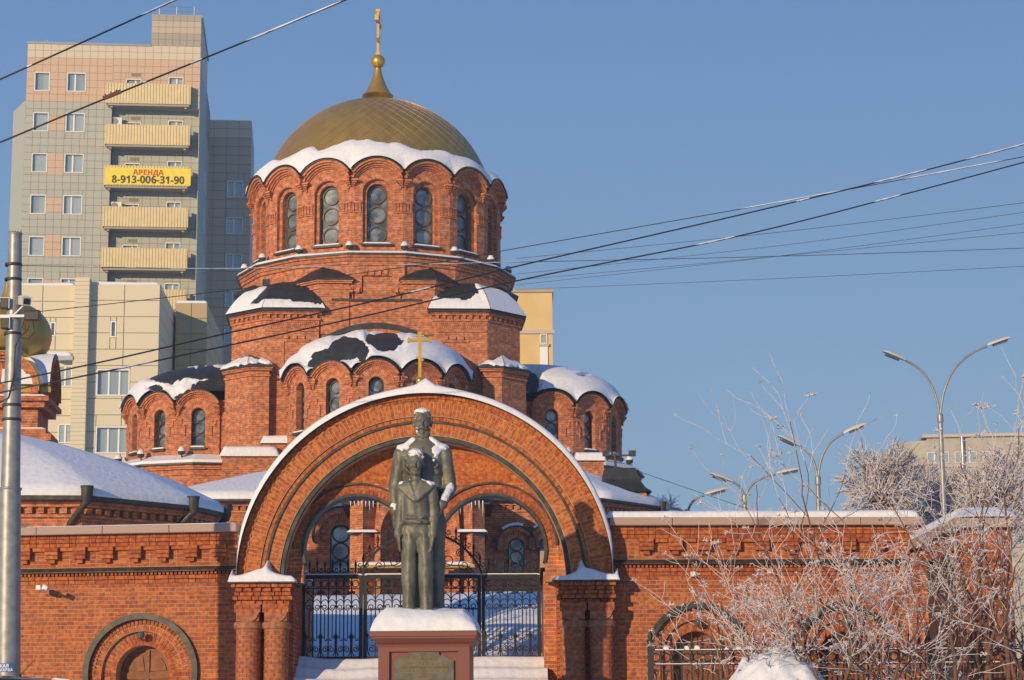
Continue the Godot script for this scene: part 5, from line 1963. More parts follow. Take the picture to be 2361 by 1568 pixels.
	clad(sw, -0.0, 18.0, yb, yt - 4.2, 1.2, 0.6, [], pal3)
	clad(sw, -0.0, 11.0, yt - 4.2, Y.call(400, 34), 1.2, 0.6, [], pal3)
	emit_panels(sw, side, 0.0, 0.03, 0)
	for i in 6:
		town_window(side, 9.0, 11.5, Y.call(459, 370.0 + 94 * i), Y.call(459, 325.0 + 94 * i), 0.03, [0.5], 0.1)
	# chamfered left side
	var lf := MB.new()
	lf.quad(Vector3(x0 - 1.4, yb, -3.4), Vector3(x0, yb, 0.0), Vector3(x0, Y.call(57, 230), 0.0), Vector3(x0 - 1.4, Y.call(57, 230), -3.4))
	lf.quad(Vector3(x0 - 1.4, Y.call(57, 230), -3.4), Vector3(x0, Y.call(57, 230), 0), Vector3(x0, Y.call(57, 230), -6), Vector3(x0 - 1.4, Y.call(57, 230), -6))
	fin(lf, "chamfer_wall", M.sage, t)
	# balconies
	for i in 6:
		var by1: float = Y.call(244, 196.5 + 94.6 * i)
		var by0: float = Y.call(244, 242.5 + 94.6 * i)
		var bx0: float = X.call(246, 250)
		var bx1: float = X.call(440, 250)
		corrugated(t, bx0, bx1, by0, by1, 0.70, 0.235)
		var sl := MB.new()
		sl.bx(bx0 + 0.1, bx1 - 0.1, by0 - 0.16, by0 + 0.02, -0.75, 0.6)
		for q in 2:
			var bxx: float = bx0 + 0.4 if q == 0 else bx1 - 0.4
			sl.bx(bxx - 0.1, bxx + 0.1, by0 - 0.30, by0 - 0.16, -0.7, 0.45)
		fin(sl, "balcony_slab", M.taupe, t)
	# banner hung on the third balcony
	var by: float = Y.call(246, 391)
	var by2: float = Y.call(246, 430)
	var bn := MB.new()
	var gx0: float = X.call(245, 400)
	var gx1: float = X.call(441, 400)
	var rowsb := []
	for j in 9:
		var row := []
		for i in 41:
			var u := i / 40.0
			row.append(Vector3(lerpf(gx0, gx1, u), lerpf(by2, by, j / 8.0), 0.725 + 0.012 * nz(u * 3.0, j * 0.05) + 0.008 * sin(u * 60.0 + j)))
		rowsb.append(row)
	bn.grid(rowsb)
	var ban := Node3D.new()
	ban.name = "banner"; ban.transform = t.transform
	add_child(ban)
	tag(ban, "yellow rental banner with red and black lettering on a balcony front", "banner")
	fin(bn, "cloth", smat(0.78, 0.62, 0.05, 0.5), ban)
	var mid := (gx0 + gx1) / 2
	var t1 := text(ban, "АРЕНДА", Vector3(mid, lerpf(by2, by, 0.74), 0.75), 0.42, smat(0.62, 0.06, 0.03, 0.6), 0.012, true)
	t1.scale.x = 72 * k / t1.mesh.get_aabb().size.x
	t1 = text(ban, "8-913-006-31-90", Vector3(mid, lerpf(by2, by, 0.30), 0.75), 0.60, smat(0.05, 0.045, 0.03, 0.6), 0.012, true)
	t1.scale.x = 170 * k / t1.mesh.get_aabb().size.x
	# air conditioners
	for a in [[268, 278, "above"], [267, 473, "below"]]:
		var ac := Node3D.new()
		ac.name = "air_conditioner"
		ac.transform = t.transform * Transform3D(Basis(), Vector3(X.call(a[0], a[1]), Y.call(a[0], a[1]), -0.35))
		add_child(ac, true)
		tag(ac, "white air conditioner on the balcony just " + a[2] + " the yellow banner", "air conditioner", "air conditioners on the tower")
		var cm := MB.new()
		cm.bevel(-0.45, 0.45, -0.32, 0.32, -0.16, 0.18, 0.03)
		fin(cm, "casing", M.white, ac)
		var fg := MB.new()
		fg.arc(-0.12, 0, 0.0, 0.24, 0, TAU, 0.18, 0.19, 20, false)
		fin(fg, "fan_opening", M.joint, ac)
		for r in [0.08, 0.16, 0.24]:
			var gr := MB.new()
			gr.arc(-0.12, 0, r, r + 0.02, 0, TAU, 0.185, 0.205, 20, false)
			fin(gr, "fan_guard", M.steel, ac)
	# roof railing, cap, antenna
	var rl := MB.new()
	var ry: float = Y.call(400, 32)
	for q in 3: rl.tube([Vector3(X.call(365, 20), ry + 0.3 + q * 0.35, -1.2), Vector3(X.call(446, 20), ry + 0.3 + q * 0.35, -1.2)], [0.03], 5)
	for q in 3: rl.tube([Vector3(lerpf(X.call(365, 20), X.call(446, 20), q / 2.0), ry, -1.2), Vector3(lerpf(X.call(365, 20), X.call(446, 20), q / 2.0), ry + 1.0, -1.2)], [0.03], 5)
	fin(rl, "roof_railing", M.steel, t)
	var cpm := MB.new()
	cpm.bx(X.call(349, 30), xr + 0.1, ry - 0.1, ry + 0.15, -12.0, -0.6)
	cpm.bx(x0 - 0.05, X.call(349, 100), yt - 0.08, yt + 0.1, -19.0, 0.06)
	fin(cpm, "parapet_cap", M.steel, t)
	var an := MB.new()
	an.tube([Vector3(X.call(102, 95), yt, -2), Vector3(X.call(102, 80), yt + 0.9, -2)], [0.03], 5)
	fin(an, "antenna", M.steel, t)
	# set-back wing
	var w0 := P(499, 600, 184.0)
	var wg := Node3D.new()
	wg.name = "rear_wing"
	wg.transform = t.transform.affine_inverse() * Transform3D(t.transform.basis, w0)
	t.add_child(wg)
	var wt := t.transform * wg.transform
	var tmp := Node3D.new()
	tmp.transform = wt
	var wx1: float = L(tmp, 579, 400).x
	var wy: float = L(tmp, 499, 276).y
	var wps := Panels.new()
	var wh := []
	for i in 6:
		var hy: float = L(tmp, 541, 417.0 + 84 * i).y
		wh.append([L(tmp, 523, 430).x, L(tmp, 561, 430).x, hy - 1.5, hy])
	var wb: float = L(tmp, 499, 308).y
	clad(wps, -2.6, wx1, -w0.y + 4.0, wy, 1.0, 0.8, wh, func(x: float, y: float) -> String: return "cream" if y > wb else "tan_panel")
	emit_panels(wps, wg, 0.0, 0.035, 120)
	for h in wh: town_window(wg, h[0], h[1], h[2], h[3], 0.0, [0.45])
	var wc := MB.new()
	wc.bx(-2.6, wx1 - 0.02, -w0.y + 4.0, wy - 0.05, -10.0, -0.40)
	backing(wg, -2.6, wx1 - 0.02, -w0.y + 4.0, wy - 0.05, wh, -0.39, -0.06)
	fin(wc, "wing_core", M.sage, wg)
	tmp.free()
func text(parent: Node, s: String, at: Vector3, h: float, mat: Material, dep: float, bold := false, serif := false) -> MeshInstance3D:
	var tm := TextMesh.new()
	var f := SystemFont.new()
	f.font_names = PackedStringArray(["Droid Serif"] if serif else ["Droid Sans"])
	if bold: f.font_weight = 700
	tm.font = f
	tm.text = s
	tm.font_size = 64
	tm.pixel_size = h / 46.0
	tm.depth = dep
	tm.material = mat
	var o := MeshInstance3D.new()
	o.mesh = tm; o.name = "lettering"; o.position = at
	parent.add_child(o, true)
	return o
func build_cream() -> void:
	M.cr = smat(0.60, 0.54, 0.38, 0.6); M.cr_b = smat(0.58, 0.50, 0.33, 0.6); M.br_panel = smat(0.40, 0.31, 0.16, 0.6)
	var Z := 148.0
	var b0 := P(202, 800, Z)
	var t := thing("office_block", "cream panelled low block with ribbed pier and slit windows before the tower", "building", Vector3(b0.x, 0, b0.z), deg_to_rad(3.0))
	var yb := 3.0
	var spec := [
		# px0, px1, py top, z, panel w, panel h, key
		[20, 169, 657, 0.0, 2.1, 1.15, "cr"], [202, 366, 655, 0.0, 2.1, 1.15, "cr"], [403, 476, 698, -9.0, 1.5, 1.15, "br_panel"]]
	for s in spec:
		var a := L(t, s[0], 800, s[3]).x
		var b := L(t, s[1], 800, s[3]).x
		var y1 := L(t, s[0], s[2], s[3]).y
		var holes := []
		if s[0] == 20:
			holes = [[L(t, 115, 760, 0).x, L(t, 128, 760, 0).x, L(t, 115, 776, 0).y, L(t, 115, 742, 0).y]]
		elif s[0] == 202:
			holes = [[L(t, 254, 760, 0).x, L(t, 268, 760, 0).x, L(t, 254, 778, 0).y, L(t, 254, 740, 0).y],
				[L(t, 222, 880, 0).x, L(t, 299, 880, 0).x, L(t, 240, 913, 0).y, L(t, 240, 851, 0).y],
				[L(t, 220, 1010, 0).x, L(t, 297, 1010, 0).x, L(t, 240, 1046, 0).y, L(t, 240, 983, 0).y]]
		var ps := Panels.new()
		var key: String = s[6]
		clad(ps, a, b, yb, y1, s[4], s[5], holes, func(x: float, y: float) -> String: return key)
		emit_panels(ps, t, s[3], 0.05, 300)
		var co := MB.new()
		if holes.size() == 0: co.bx(a + 0.03, b - 0.03, yb, y1 - 0.03, s[3] - 16.0, s[3] - 0.06)
		else: co.bx(a + 0.03, b - 0.03, yb, y1 - 0.03, s[3] - 16.0, s[3] - 0.34)
		var jj := MB.new()
		fin(co, "wall_core", M.joint, t)
		for h in holes:
			var wide: bool = h[1] - h[0] > 1.5
			town_window(t, h[0] - 0.0, h[1], h[2], h[3], s[3], [0.36, 0.68] if wide else [], 0.26, 0.09)
		if holes.size() > 0:
			var ps3 := Panels.new()
			clad(ps3, a, b, yb, y1, 99, 99, holes, func(x: float, y: float) -> String: return "joint")
			for r in ps3.list: jj.bx(r[0], r[1], r[2], r[3], s[3] - 0.33, s[3] - 0.06)
			fin(jj, "joint_backing", M.joint, t)
		# right-hand side
		var sw := Node3D.new()
		sw.name = "side_wall"; sw.transform = Transform3D(Basis(Vector3.UP, PI / 2), Vector3(b, 0, s[3]))
		t.add_child(sw, true)
		var ps2 := Panels.new()
		clad(ps2, 0.0, 14.0, yb, y1, 2.1, 1.15, [], func(x: float, y: float) -> String: return key)
		emit_panels(ps2, sw, 0.0, 0.05, 60)
		var sn := MB.new()
		snow_ridge(sn, line_pts(Vector3(a, y1, s[3] - 0.8), Vector3(b, y1, s[3] - 0.8), 16), Vector3(0, 0, -1), 1.5, 0.25, a)
		fin(sn, "parapet_snow", M.snow, t)
	# ribbed pier
	var p0 := L(t, 168, 800, 0.7).x
	var p1 := L(t, 202, 800, 0.7).x
	var py := L(t, 180, 633, 0.7).y
	var pm := MB.new()
	var y := yb
	while y < py - 0.2:
		pm.bx(p0, p1, y, y + 0.27, -3.0, 0.7); pm.bx(p0 + 0.03, p1 - 0.03, y + 0.27, y + 0.30, -3.0, 0.66); y += 0.30
	fin(pm, "ribbed_pier", M.cr, t)
	# entrance canopy and recess at the left
	var cm := MB.new()
	cm.bx(L(t, 128, 815, 0.8).x, L(t, 168, 815, 0.8).x, L(t, 140, 830, 0.8).y, L(t, 140, 820, 0.8).y, -0.5, 0.8)
	fin(cm, "canopy", M.steel, t)
	var cs := MB.new()
	snow_ridge(cs, line_pts(Vector3(L(t, 110, 820, 0.3).x, L(t, 140, 820, 0.8).y, 0.2), Vector3(L(t, 168, 820, 0.3).x, L(t, 140, 820, 0.8).y, 0.2), 10), Vector3(0, 0, -1), 1.2, 0.35)
	fin(cs, "canopy_snow", M.snow, t)
	for q in [[870, 835], [1000, 970]]:
		town_window(t, L(t, 134, q[0], 0.05).x, L(t, 166, q[0], 0.05).x, L(t, 140, q[0] + 22, 0.05).y, L(t, 140, q[1] + 8, 0.05).y, 0.06, [0.5], 0.03)
func build_far() -> void:
	# yellow building behind the right shoulder of the cathedral
	M.yellow = nmat(Color(0.60, 0.42, 0.17), Color(0.64, 0.46, 0.20), 0.02, 0.1, 0.8)
	var b0 := P(1190, 760, 150.0)
	var t := thing("yellow_building", "pale yellow plastered building with white trim rising behind the cathedral", "building", Vector3(b0.x, 0, b0.z))
	var x0 := L(t, 1150, 760).x
	var x1 := L(t, 1274, 760).x
	var y1 := L(t, 1200, 674).y
	var m := MB.new()
	m.bx(x0, x1, 3.0, y1, -12.0, 0.0)
	fin(m, "wall", M.yellow, t)
	m = MB.new()
	m.bx(x0, x1 + 0.1, y1 - 0.02, y1 + 0.22, -12.0, 0.12)
	fin(m, "roof_edge", M.taupe, t)
	m = MB.new()
	var ys := L(t, 1200, 770).y
	m.bx(x0, x1 + 0.12, ys, ys + 0.28, -0.1, 0.14)
	m.bx(L(t, 1243, 800).x, L(t, 1266, 800).x, ys - 0.9, ys - 0.72, -0.1, 0.2)
	fin(m, "string_course", M.stone, t)
	m = MB.new()
	m.bx(L(t, 1245, 800).x, L(t, 1263, 800).x, 3.0, ys - 0.9, -0.1, 0.10)
	fin(m, "pilaster", M.white, t)
	town_window(t, L(t, 1246, 800).x, L(t, 1262, 800).x, ys - 0.72, ys - 0.02, 0.06, [], 0.04, 0.06)
	# grey building behind the frosted trees on the right
	M.greyb = nmat(Color(0.36, 0.33, 0.27), Color(0.42, 0.39, 0.32), 0.02, 0.1, 0.8)
	var c0 := P(2150, 1100, 190.0)
	var g := thing("grey_building", "long grey beige building with a rounded corner behind the frosted trees", "building", Vector3(c0.x, 0, c0.z), deg_to_rad(-6))
	var gx0 := L(g, 2140, 1100).x
	var gx1 := L(g, 2460, 1100).x
	var gy := L(g, 2200, 1008).y
	var gm := MB.new()
	gm.bx(gx0, gx1, 2.0, gy, -18.0, 0.0)
	fin(gm, "wall", M.greyb, g)
	gm = MB.new()
	gm.lathe(Vector3(gx0, 0, -2.2), [Vector2(2.2, 2.0), Vector2(2.2, gy - 0.25)], 20, -PI / 2, 0.0)
	fin(gm, "corner_wall", M.greyb, g)
	gm = MB.new()
	gm.bx(gx0 - 0.4, gx1, gy - 0.02, gy + 0.25, -18.0, 0.3)
	fin(gm, "parapet", M.stone, g)
	for r in 4:
		for i in 4:
			var px := 2140.0 + i * 64.0
			var yy: float = L(g, 2200, 1042.0 + r * 62.0).y
			town_window(g, L(g, px, 1100).x, L(g, px + 50, 1100).x, yy - 1.0, yy, 0.03, [0.33, 0.66], 0.02, 0.05)
		var sc := MB.new()
		var ys2: float = L(g, 2200, 1078.0 + r * 62.0).y
		sc.bx(gx0, gx1, ys2, ys2 + 0.25, 0.0, 0.15)
		fin(sc, "string_course", M.stone, g)
	var dp := MB.new()
	dp.tube([Vector3(L(g, 2221, 1100).x, gy, 0.3), Vector3(L(g, 2221, 1100).x, 2.0, 0.3)], [0.16], 8)
	fin(dp, "downpipe", M.steel, g)
# chapel at the left edge: gilded dome over brick with big round gables
func build_chapel() -> void:
	var b0 := P(4, 900, 62.0)
	var t := thing("chapel", "small brick chapel with gilded dome and large round gables behind the camera pole", "chapel", Vector3(b0.x, 0, b0.z), deg_to_rad(4))
	var k := 62.0 / F * 1.01
	var yb := 3.0
	var ys := L(t, 4, 900).y
	var hw := 84 * k
	var bm := MB.new()
	var gc := L(t, 4, 900).x
	bm.bx(gc - hw, gc + hw, yb, ys, -2.0 * hw, 0.0)
	fin(bm, "body", M.cath, t)
	for q in 2:
		var nd := Node3D.new()
		nd.name = "gable"
		nd.transform = Transform3D(Basis(), Vector3(gc, ys, 0.0)) if q == 0 else Transform3D(Basis(Vector3.UP, PI / 2), Vector3(gc + hw, ys, -hw))
		t.add_child(nd, true)
		var g := MB.new()
		g.arc(0, 0, 0.0, hw * 0.80, 0, PI, -0.5, 0.02, 26, false)
		fin(g, "gable_wall", M.cath, nd)
		for s in [[0.80, 0.88, 0.10], [0.88, 0.95, 0.2], [0.95, 1.03, 0.3]]:
			var o := MB.new()
			o.arc(0, 0, s[0] * hw, s[1] * hw, -0.12, PI + 0.12, -0.5, s[2], 26, true)
			fin(o, "gable_moulding", M.cath_b, nd)
		var fl := MB.new()
		fl.arc(0, 0, 1.03 * hw, 1.06 * hw, -0.05, PI + 0.05, -hw * 0.9, 0.36, 26)
		fin(fl, "gable_roof", M.gold_dome, nd)
		var sn := MB.new()
		var f := func(u: float, v: float) -> Array:
			var a := lerpf(0.12, PI - 0.12, u)
			return [Vector3(cos(a) * hw * 1.06, sin(a) * hw * 1.06, lerpf(0.34, -hw, v)), Vector3(cos(a) * 0.6, sin(a), 0).normalized()]
		snow_sheet(sn, 50, 24, f, func(u: float, v: float) -> float: return 0.13 * clampf((0.15 + 0.9 * nz(u * 0.5 + q, v * 0.4, 3.0) + 0.25 - 0.3 * absf(u - 0.5)) * 6.0, -1.0, 1.0))
		fin(sn, "gable_snow", M.snow, nd)
	for s in [[0.0, 0.18, 0.34], [-0.95, 0.16, 0.28]]:
		var cm := MB.new()
		var yy: float = ys + s[0] - 0.2
		cm.bx(gc - hw - s[2], gc + hw + s[2], yy - 0.14, yy, -2.0 * hw - s[2], s[2])
		cm.bx(gc - hw - s[2] * 0.6, gc + hw + s[2] * 0.6, yy - 0.32, yy - 0.14, -2.0 * hw - s[2] * 0.6, s[2] * 0.6)
		fin(cm, "cornice", M.cath_b, t)
		var cs := MB.new()
		snow_ridge(cs, line_pts(Vector3(gc - hw - 0.3, yy, s[2] * 0.5), Vector3(gc + hw + 0.3, yy, s[2] * 0.5), 20), Vector3(0, 0, -1), s[2] * 1.1, 0.05, s[0])
		fin(cs, "cornice_snow", M.snow, t)
	for sx in [-1.0, 1.0]:
		var pm := MB.new()
		pm.bx(gc + sx * hw - 0.35, gc + sx * hw + 0.35, yb, ys - 1.3, -0.45, 0.28)
		pm.bx(gc + sx * hw - 0.45, gc + sx * hw + 0.45, ys - 1.5, ys - 1.3, -0.45, 0.38)
		fin(pm, "corner_pier", M.cath_b, t)
	var dm := MB.new()
	var dy := L(t, 14, 775, -hw).y
	var pr := []
	for i in 17:
		var a := deg_to_rad(-45.0 + 130.0 * i / 16.0)
		pr.append(Vector2(104 * k * cos(a), 84 * k * sin(a)))
	dm.lathe(Vector3(gc - 0.08, dy, -hw), pr, 40)
	fin(dm, "dome", M.gold_dome, t)
	var sp := MB.new()
	sp.lathe(Vector3(gc - 0.08, dy + 83 * k, -hw), [Vector2(0.32, -0.06), Vector2(0.2, 0.2), Vector2(0.1, 0.6), Vector2(0.06, 1.0)], 16)
	fin(sp, "spire", M.gold, t)
	var ds := MB.new()
	var f2 := func(u: float, v: float) -> Array:
		var fi := u * TAU
		var e := deg_to_rad(88.0 - 40.0 * v)
		return [Vector3(gc - 0.08 + sin(fi) * cos(e) * 104 * k, dy + sin(e) * 84.5 * k, -hw + cos(fi) * cos(e) * 104 * k), Vector3(sin(fi) * cos(e), sin(e), cos(fi) * cos(e))]
	snow_sheet(ds, 60, 20, f2, func(u: float, v: float) -> float: return 0.05 * clampf((0.6 + 0.8 * nz(u * 2.0, 4.0) - v) * 8.0, -1, 1))
	fin(ds, "dome_snow", M.snow, t)
# polygonal annex with a broad snow roof at the left
func build_annex() -> void:
	var Z := 50.0
	var b0 := P(190, 1145, Z)
	var t := thing("round_annex", "low polygonal brick annex with a broad snow cone roof and black downpipes", "building", Vector3(b0.x, 0, b0.z), 0.0)
	var ye := L(t, 190, 1146).y
	var k := Z / F
	var poly := [Vector2(-6.0, -4.0), Vector2(-5.0, 0.35), Vector2(0.0, 0.0), Vector2(1.95, -2.2), Vector2(2.45, -3.8), Vector2(1.5, -7.0)]
	var m := MB.new()
	walls(m, poly, 1.3, ye - 0.05)
	fin(m, "wall", M.cath_b, t)
	cornice(t, poly, ye - 0.06)
	var ev := grow(poly, 0.36)
	var em := MB.new()
	walls(em, ev, ye - 0.10, ye); lid(em, ev, ye - 0.10, false)
	fin(em, "eaves", M.metal_dark, t)
	var sn := MB.new()
	var apx := Vector2(-3.9, -4.2)
	var rows := []
	var yt := L(t, 10, 985, -4.2).y
	for pv in [Vector2(1.0, 0.0), Vector2(1.0, 0.07), Vector2(0.97, 0.13), Vector2(0.8, 0.38), Vector2(0.6, 0.60), Vector2(0.4, 0.78), Vector2(0.2, 0.92), Vector2(0.02, 1.0)]:
		var row := []
		for i in ev.size() - 1:
			for q in 8:
				if i < ev.size() - 2 and q == 7: continue
				var e: Vector2 = (ev[i] as Vector2).lerp(ev[i + 1], q / 7.0)
				var p := apx.lerp(e, pv.x)
				row.append(Vector3(p.x, lerpf(ye, yt, pv.y) + 0.03 * nz(p.x * 0.08, p.y * 0.08), p.y))
		rows.append(row)
	sn.grid(rows)
	fin(sn, "roof_snow", M.snow, t)
	for i in [2, 3, 4]:
		var e: Vector2 = ev[i]
		var dp := MB.new()
		var p := Vector3(e.x, ye + 0.10, e.y)
		dp.lathe(p + Vector3(0, -0.3, 0), [Vector2(0.08, 0.0), Vector2(0.13, 0.14), Vector2(0.14, 0.34), Vector2(0.16, 0.42)], 10)
		var inw := (apx - e).normalized() * 0.42
		dp.tube([p + Vector3(0, -0.25, 0), p + Vector3(inw.x * 0.2 - 0.1, -0.42, inw.y * 0.2), p + Vector3(inw.x - 0.16, -0.72, inw.y), p + Vector3(inw.x - 0.18, -0.95, inw.y), p + Vector3(inw.x - 0.18, -4.5, inw.y)], [0.075], 10)
		fin(dp, "downpipe", M.metal_dark, t)
	# blind arch on the shaded side
	var ba := MB.new()
	var mid := (poly[2] as Vector2).lerp(poly[3], 0.5)
	var dir := ((poly[3] as Vector2) - (poly[2] as Vector2)).normalized()
	var o := MB.new()
	o.arc(0, 0, 0.62, 0.72, 0, PI, -0.02, 0.12, 22)
	var on := fin(o, "window_hood", M.metal_dark, t)
	on.transform = Transform3D(Basis(Vector3(dir.x, 0, dir.y), Vector3.UP, Vector3(dir.x, 0, dir.y).cross(Vector3.UP)), Vector3(mid.x, ye - 1.45, mid.y))
	o = MB.new()
	o.arc(0, 0, 0.36, 0.62, 0, PI, -0.02, 0.05, 22)
	var on2 := fin(o, "window_arch", M.cath_b, t)
	on2.transform = on.transform
# ------------------------------------------------ bronze monument ------------------------------------------------
# distance field on a grid, joined with a smooth minimum, meshed as surface nets (units: photo pixels at the statue)
class Sdf:
	var o: Vector3
	var cs: float
	var nx: int
	var ny: int
	var nz: int
	var d := PackedFloat32Array()
	func setup(lo: Vector3, hi: Vector3, cell: float) -> void:
		o = lo; cs = cell
		nx = int((hi.x - lo.x) / cell) + 2; ny = int((hi.y - lo.y) / cell) + 2; nz = int((hi.z - lo.z) / cell) + 2
		d.resize(nx * ny * nz); d.fill(60.0)
	# tapered capsule, squeezed in depth by zs; k = blend width; sub carves instead
	func cap(a: Vector3, b: Vector3, ra: float, rb: float, k: float, zs := 1.0, sub := false, xs := 1.0) -> void:
		var r := maxf(ra, rb) + k + cs * 2.5
		var lo := (Vector3(minf(a.x, b.x) - r * xs, minf(a.y, b.y) - r, minf(a.z, b.z) - r * zs) - o) / cs
		var hi := (Vector3(maxf(a.x, b.x) + r * xs, maxf(a.y, b.y) + r, maxf(a.z, b.z) + r * zs) - o) / cs
		var i0 := maxi(0, int(lo.x)); var i1 := mini(nx - 1, int(hi.x) + 1)
		var j0 := maxi(0, int(lo.y)); var j1 := mini(ny - 1, int(hi.y) + 1)
		var k0 := maxi(0, int(lo.z)); var k1 := mini(nz - 1, int(hi.z) + 1)
		var iz := 1.0 / zs
		var ixs := 1.0 / xs
		var A := Vector3(a.x * ixs, a.y, a.z * iz)
		var ab := Vector3(b.x * ixs, b.y, b.z * iz) - A
		var l2 := maxf(ab.length_squared(), 1e-6)
		var sm := minf(1.0, minf(zs, xs))
		for kk in range(k0, k1 + 1):
			for j in range(j0, j1 + 1):
				var base := (kk * ny + j) * nx
				for i in range(i0, i1 + 1):
					var p := Vector3((o.x + i * cs) * ixs, o.y + j * cs, (o.z + kk * cs) * iz) - A
					var t := clampf(p.dot(ab) / l2, 0.0, 1.0)
					var q := (p - ab * t).length() - (ra + (rb - ra) * t)
					if q > 0.0: q *= 1.0
					var e := d[base + i]
					if sub:
						var h := maxf(k - absf(-q - e), 0.0) / k
						d[base + i] = maxf(e, -q) + h * h * k * 0.25
					else:
						var h := maxf(k - absf(q - e), 0.0) / k
						d[base + i] = minf(e, q) - h * h * k * 0.25
	# drapery: long soft folds, stronger where w(p) is larger
	func folds(n: FastNoiseLite, w: Callable) -> void:
		for k in nz:
			for j in ny:
				for i in nx:
					var b := (k * ny + j) * nx + i
					var e := d[b]
					if absf(e) > 9.0: continue
					var p := o + Vector3(i, j, k) * cs
					var a: float = w.call(p)
					if a <= 0.0: continue
					var f := n.get_noise_3d(p.x * 1.0 + p.y * 0.18, p.y * 0.30, p.z * 1.0)
					var g := n.get_noise_3d(p.x * 0.7 - p.y * 0.5, p.y * 0.9 + 90.0, p.z * 0.8)
					d[b] = e + a * (2.6 * f + 1.3 * absf(g) - 0.4)
	# snow hugging the upward faces inside the given balls [centre, radius]
	func snow(balls: Array, tmax: float, n: FastNoiseLite) -> Sdf:
		var r := Sdf.new()
		r.o = o; r.cs = cs; r.nx = nx; r.ny = ny; r.nz = nz
		r.d.resize(d.size()); r.d.fill(20.0)
		var lo := Vector3(1e6, 1e6, 1e6)
		var hi := -lo
		for q in balls:
			lo = lo.min(q[0] - Vector3.ONE * (q[1] + 10.0)); hi = hi.max(q[0] + Vector3.ONE * (q[1] + 10.0))
		lo = (lo - o) / cs; hi = (hi - o) / cs
		for k in range(maxi(1, int(lo.z)), mini(nz - 1, int(hi.z))):
			for j in range(maxi(1, int(lo.y)), mini(ny - 1, int(hi.y))):
				for i in range(maxi(1, int(lo.x)), mini(nx - 1, int(hi.x))):
					var b := (k * ny + j) * nx + i
					var e := d[b]
					if absf(e) > 10.0: continue
					var p := o + Vector3(i, j, k) * cs
					var m := -9.0
					for q in balls: m = maxf(m, q[1] - (p - q[0]).length())
					if m < -8.0: continue
					m += 5.0 * n.get_noise_3d(p.x * 2.2, p.y * 2.2, p.z * 2.2) + 2.5 * n.get_noise_3d(p.x * 6.0, p.y * 6.0, p.z * 6.0)
					var g := Vector3(at(i + 1, j, k) - at(i - 1, j, k), at(i, j + 1, k) - at(i, j - 1, k), at(i, j, k + 1) - at(i, j, k - 1)).normalized()
					var up := clampf((g.y + g.z * 0.25 - 0.18) / 0.4, -0.6, 1.0)
					r.d[b] = e - tmax * minf(up, clampf(m / 4.0, -1.0, 1.0)) + 0.3
		return r
	func at(i: int, j: int, k: int) -> float:
		return d[(clampi(k, 0, nz - 1) * ny + clampi(j, 0, ny - 1)) * nx + clampi(i, 0, nx - 1)]
	func mesh_into(mb: MB, org: Vector3, sc: float) -> void:
		var idx := PackedInt32Array()
		idx.resize(nx * ny * nz); idx.fill(-1)
		var sxy := nx * ny
		for k in nz - 1:
			for j in ny - 1:
				for i in nx - 1:
					var b := (k * ny + j) * nx + i
					var v0 := d[b]
					if v0 > 6.0 * cs or v0 < -6.0 * cs: continue
					var c := [v0, d[b + 1], d[b + nx], d[b + nx + 1], d[b + sxy], d[b + sxy + 1], d[b + sxy + nx], d[b + sxy + nx + 1]]
					var neg := 0
					for q in 8:
						if c[q] < 0.0: neg += 1
					if neg == 0 or neg == 8: continue
					var s := Vector3.ZERO
					var n := 0
					for e in [[0, 1], [2, 3], [4, 5], [6, 7], [0, 2], [1, 3], [4, 6], [5, 7], [0, 4], [1, 5], [2, 6], [3, 7]]:
						var u: float = c[e[0]]; var w: float = c[e[1]]
						if (u < 0.0) != (w < 0.0):
							var t := u / (u - w)
							var p0 := Vector3(e[0] & 1, (e[0] >> 1) & 1, e[0] >> 2)
							var p1 := Vector3(e[1] & 1, (e[1] >> 1) & 1, e[1] >> 2)
							s += p0.lerp(p1, t); n += 1
					s /= n
					var g := Vector3(at(i + 2, j, k) + at(i + 1, j + 1, k + 1) - at(i - 1, j, k) - at(i, j + 1, k + 1), at(i, j + 2, k) + at(i + 1, j + 1, k + 1) - at(i, j - 1, k) - at(i + 1, j, k + 1), at(i, j, k + 2) + at(i + 1, j + 1, k + 1) - at(i, j, k - 1) - at(i + 1, j + 1, k))
					var pos := (o + (Vector3(i, j, k) + s) * cs - org) * sc
					idx[b] = mb.add(pos, g.normalized(), Vector2(pos.x, pos.y))
		for k in range(1, nz - 1):
			for j in range(1, ny - 1):
				for i in range(1, nx - 1):
					var b := (k * ny + j) * nx + i
					if idx[b] < 0 and absf(d[b]) > 3.0 * cs: continue
					var v := d[b] < 0.0
					# edge along x
					if (d[b + 1] < 0.0) != v: face(mb, idx[b], idx[b - nx], idx[b - nx - sxy], idx[b - sxy], v)
					if (d[b + nx] < 0.0) != v: face(mb, idx[b], idx[b - sxy], idx[b - sxy - 1], idx[b - 1], v)
					if (d[b + sxy] < 0.0) != v: face(mb, idx[b], idx[b - 1], idx[b - 1 - nx], idx[b - nx], v)
	func face(mb: MB, a: int, b: int, c: int, e: int, v: bool) -> void:
		if a < 0 or b < 0 or c < 0 or e < 0: return
		if v: mb.ix.append_array([a, c, b, a, e, c])
		else: mb.ix.append_array([a, b, c, a, c, e])
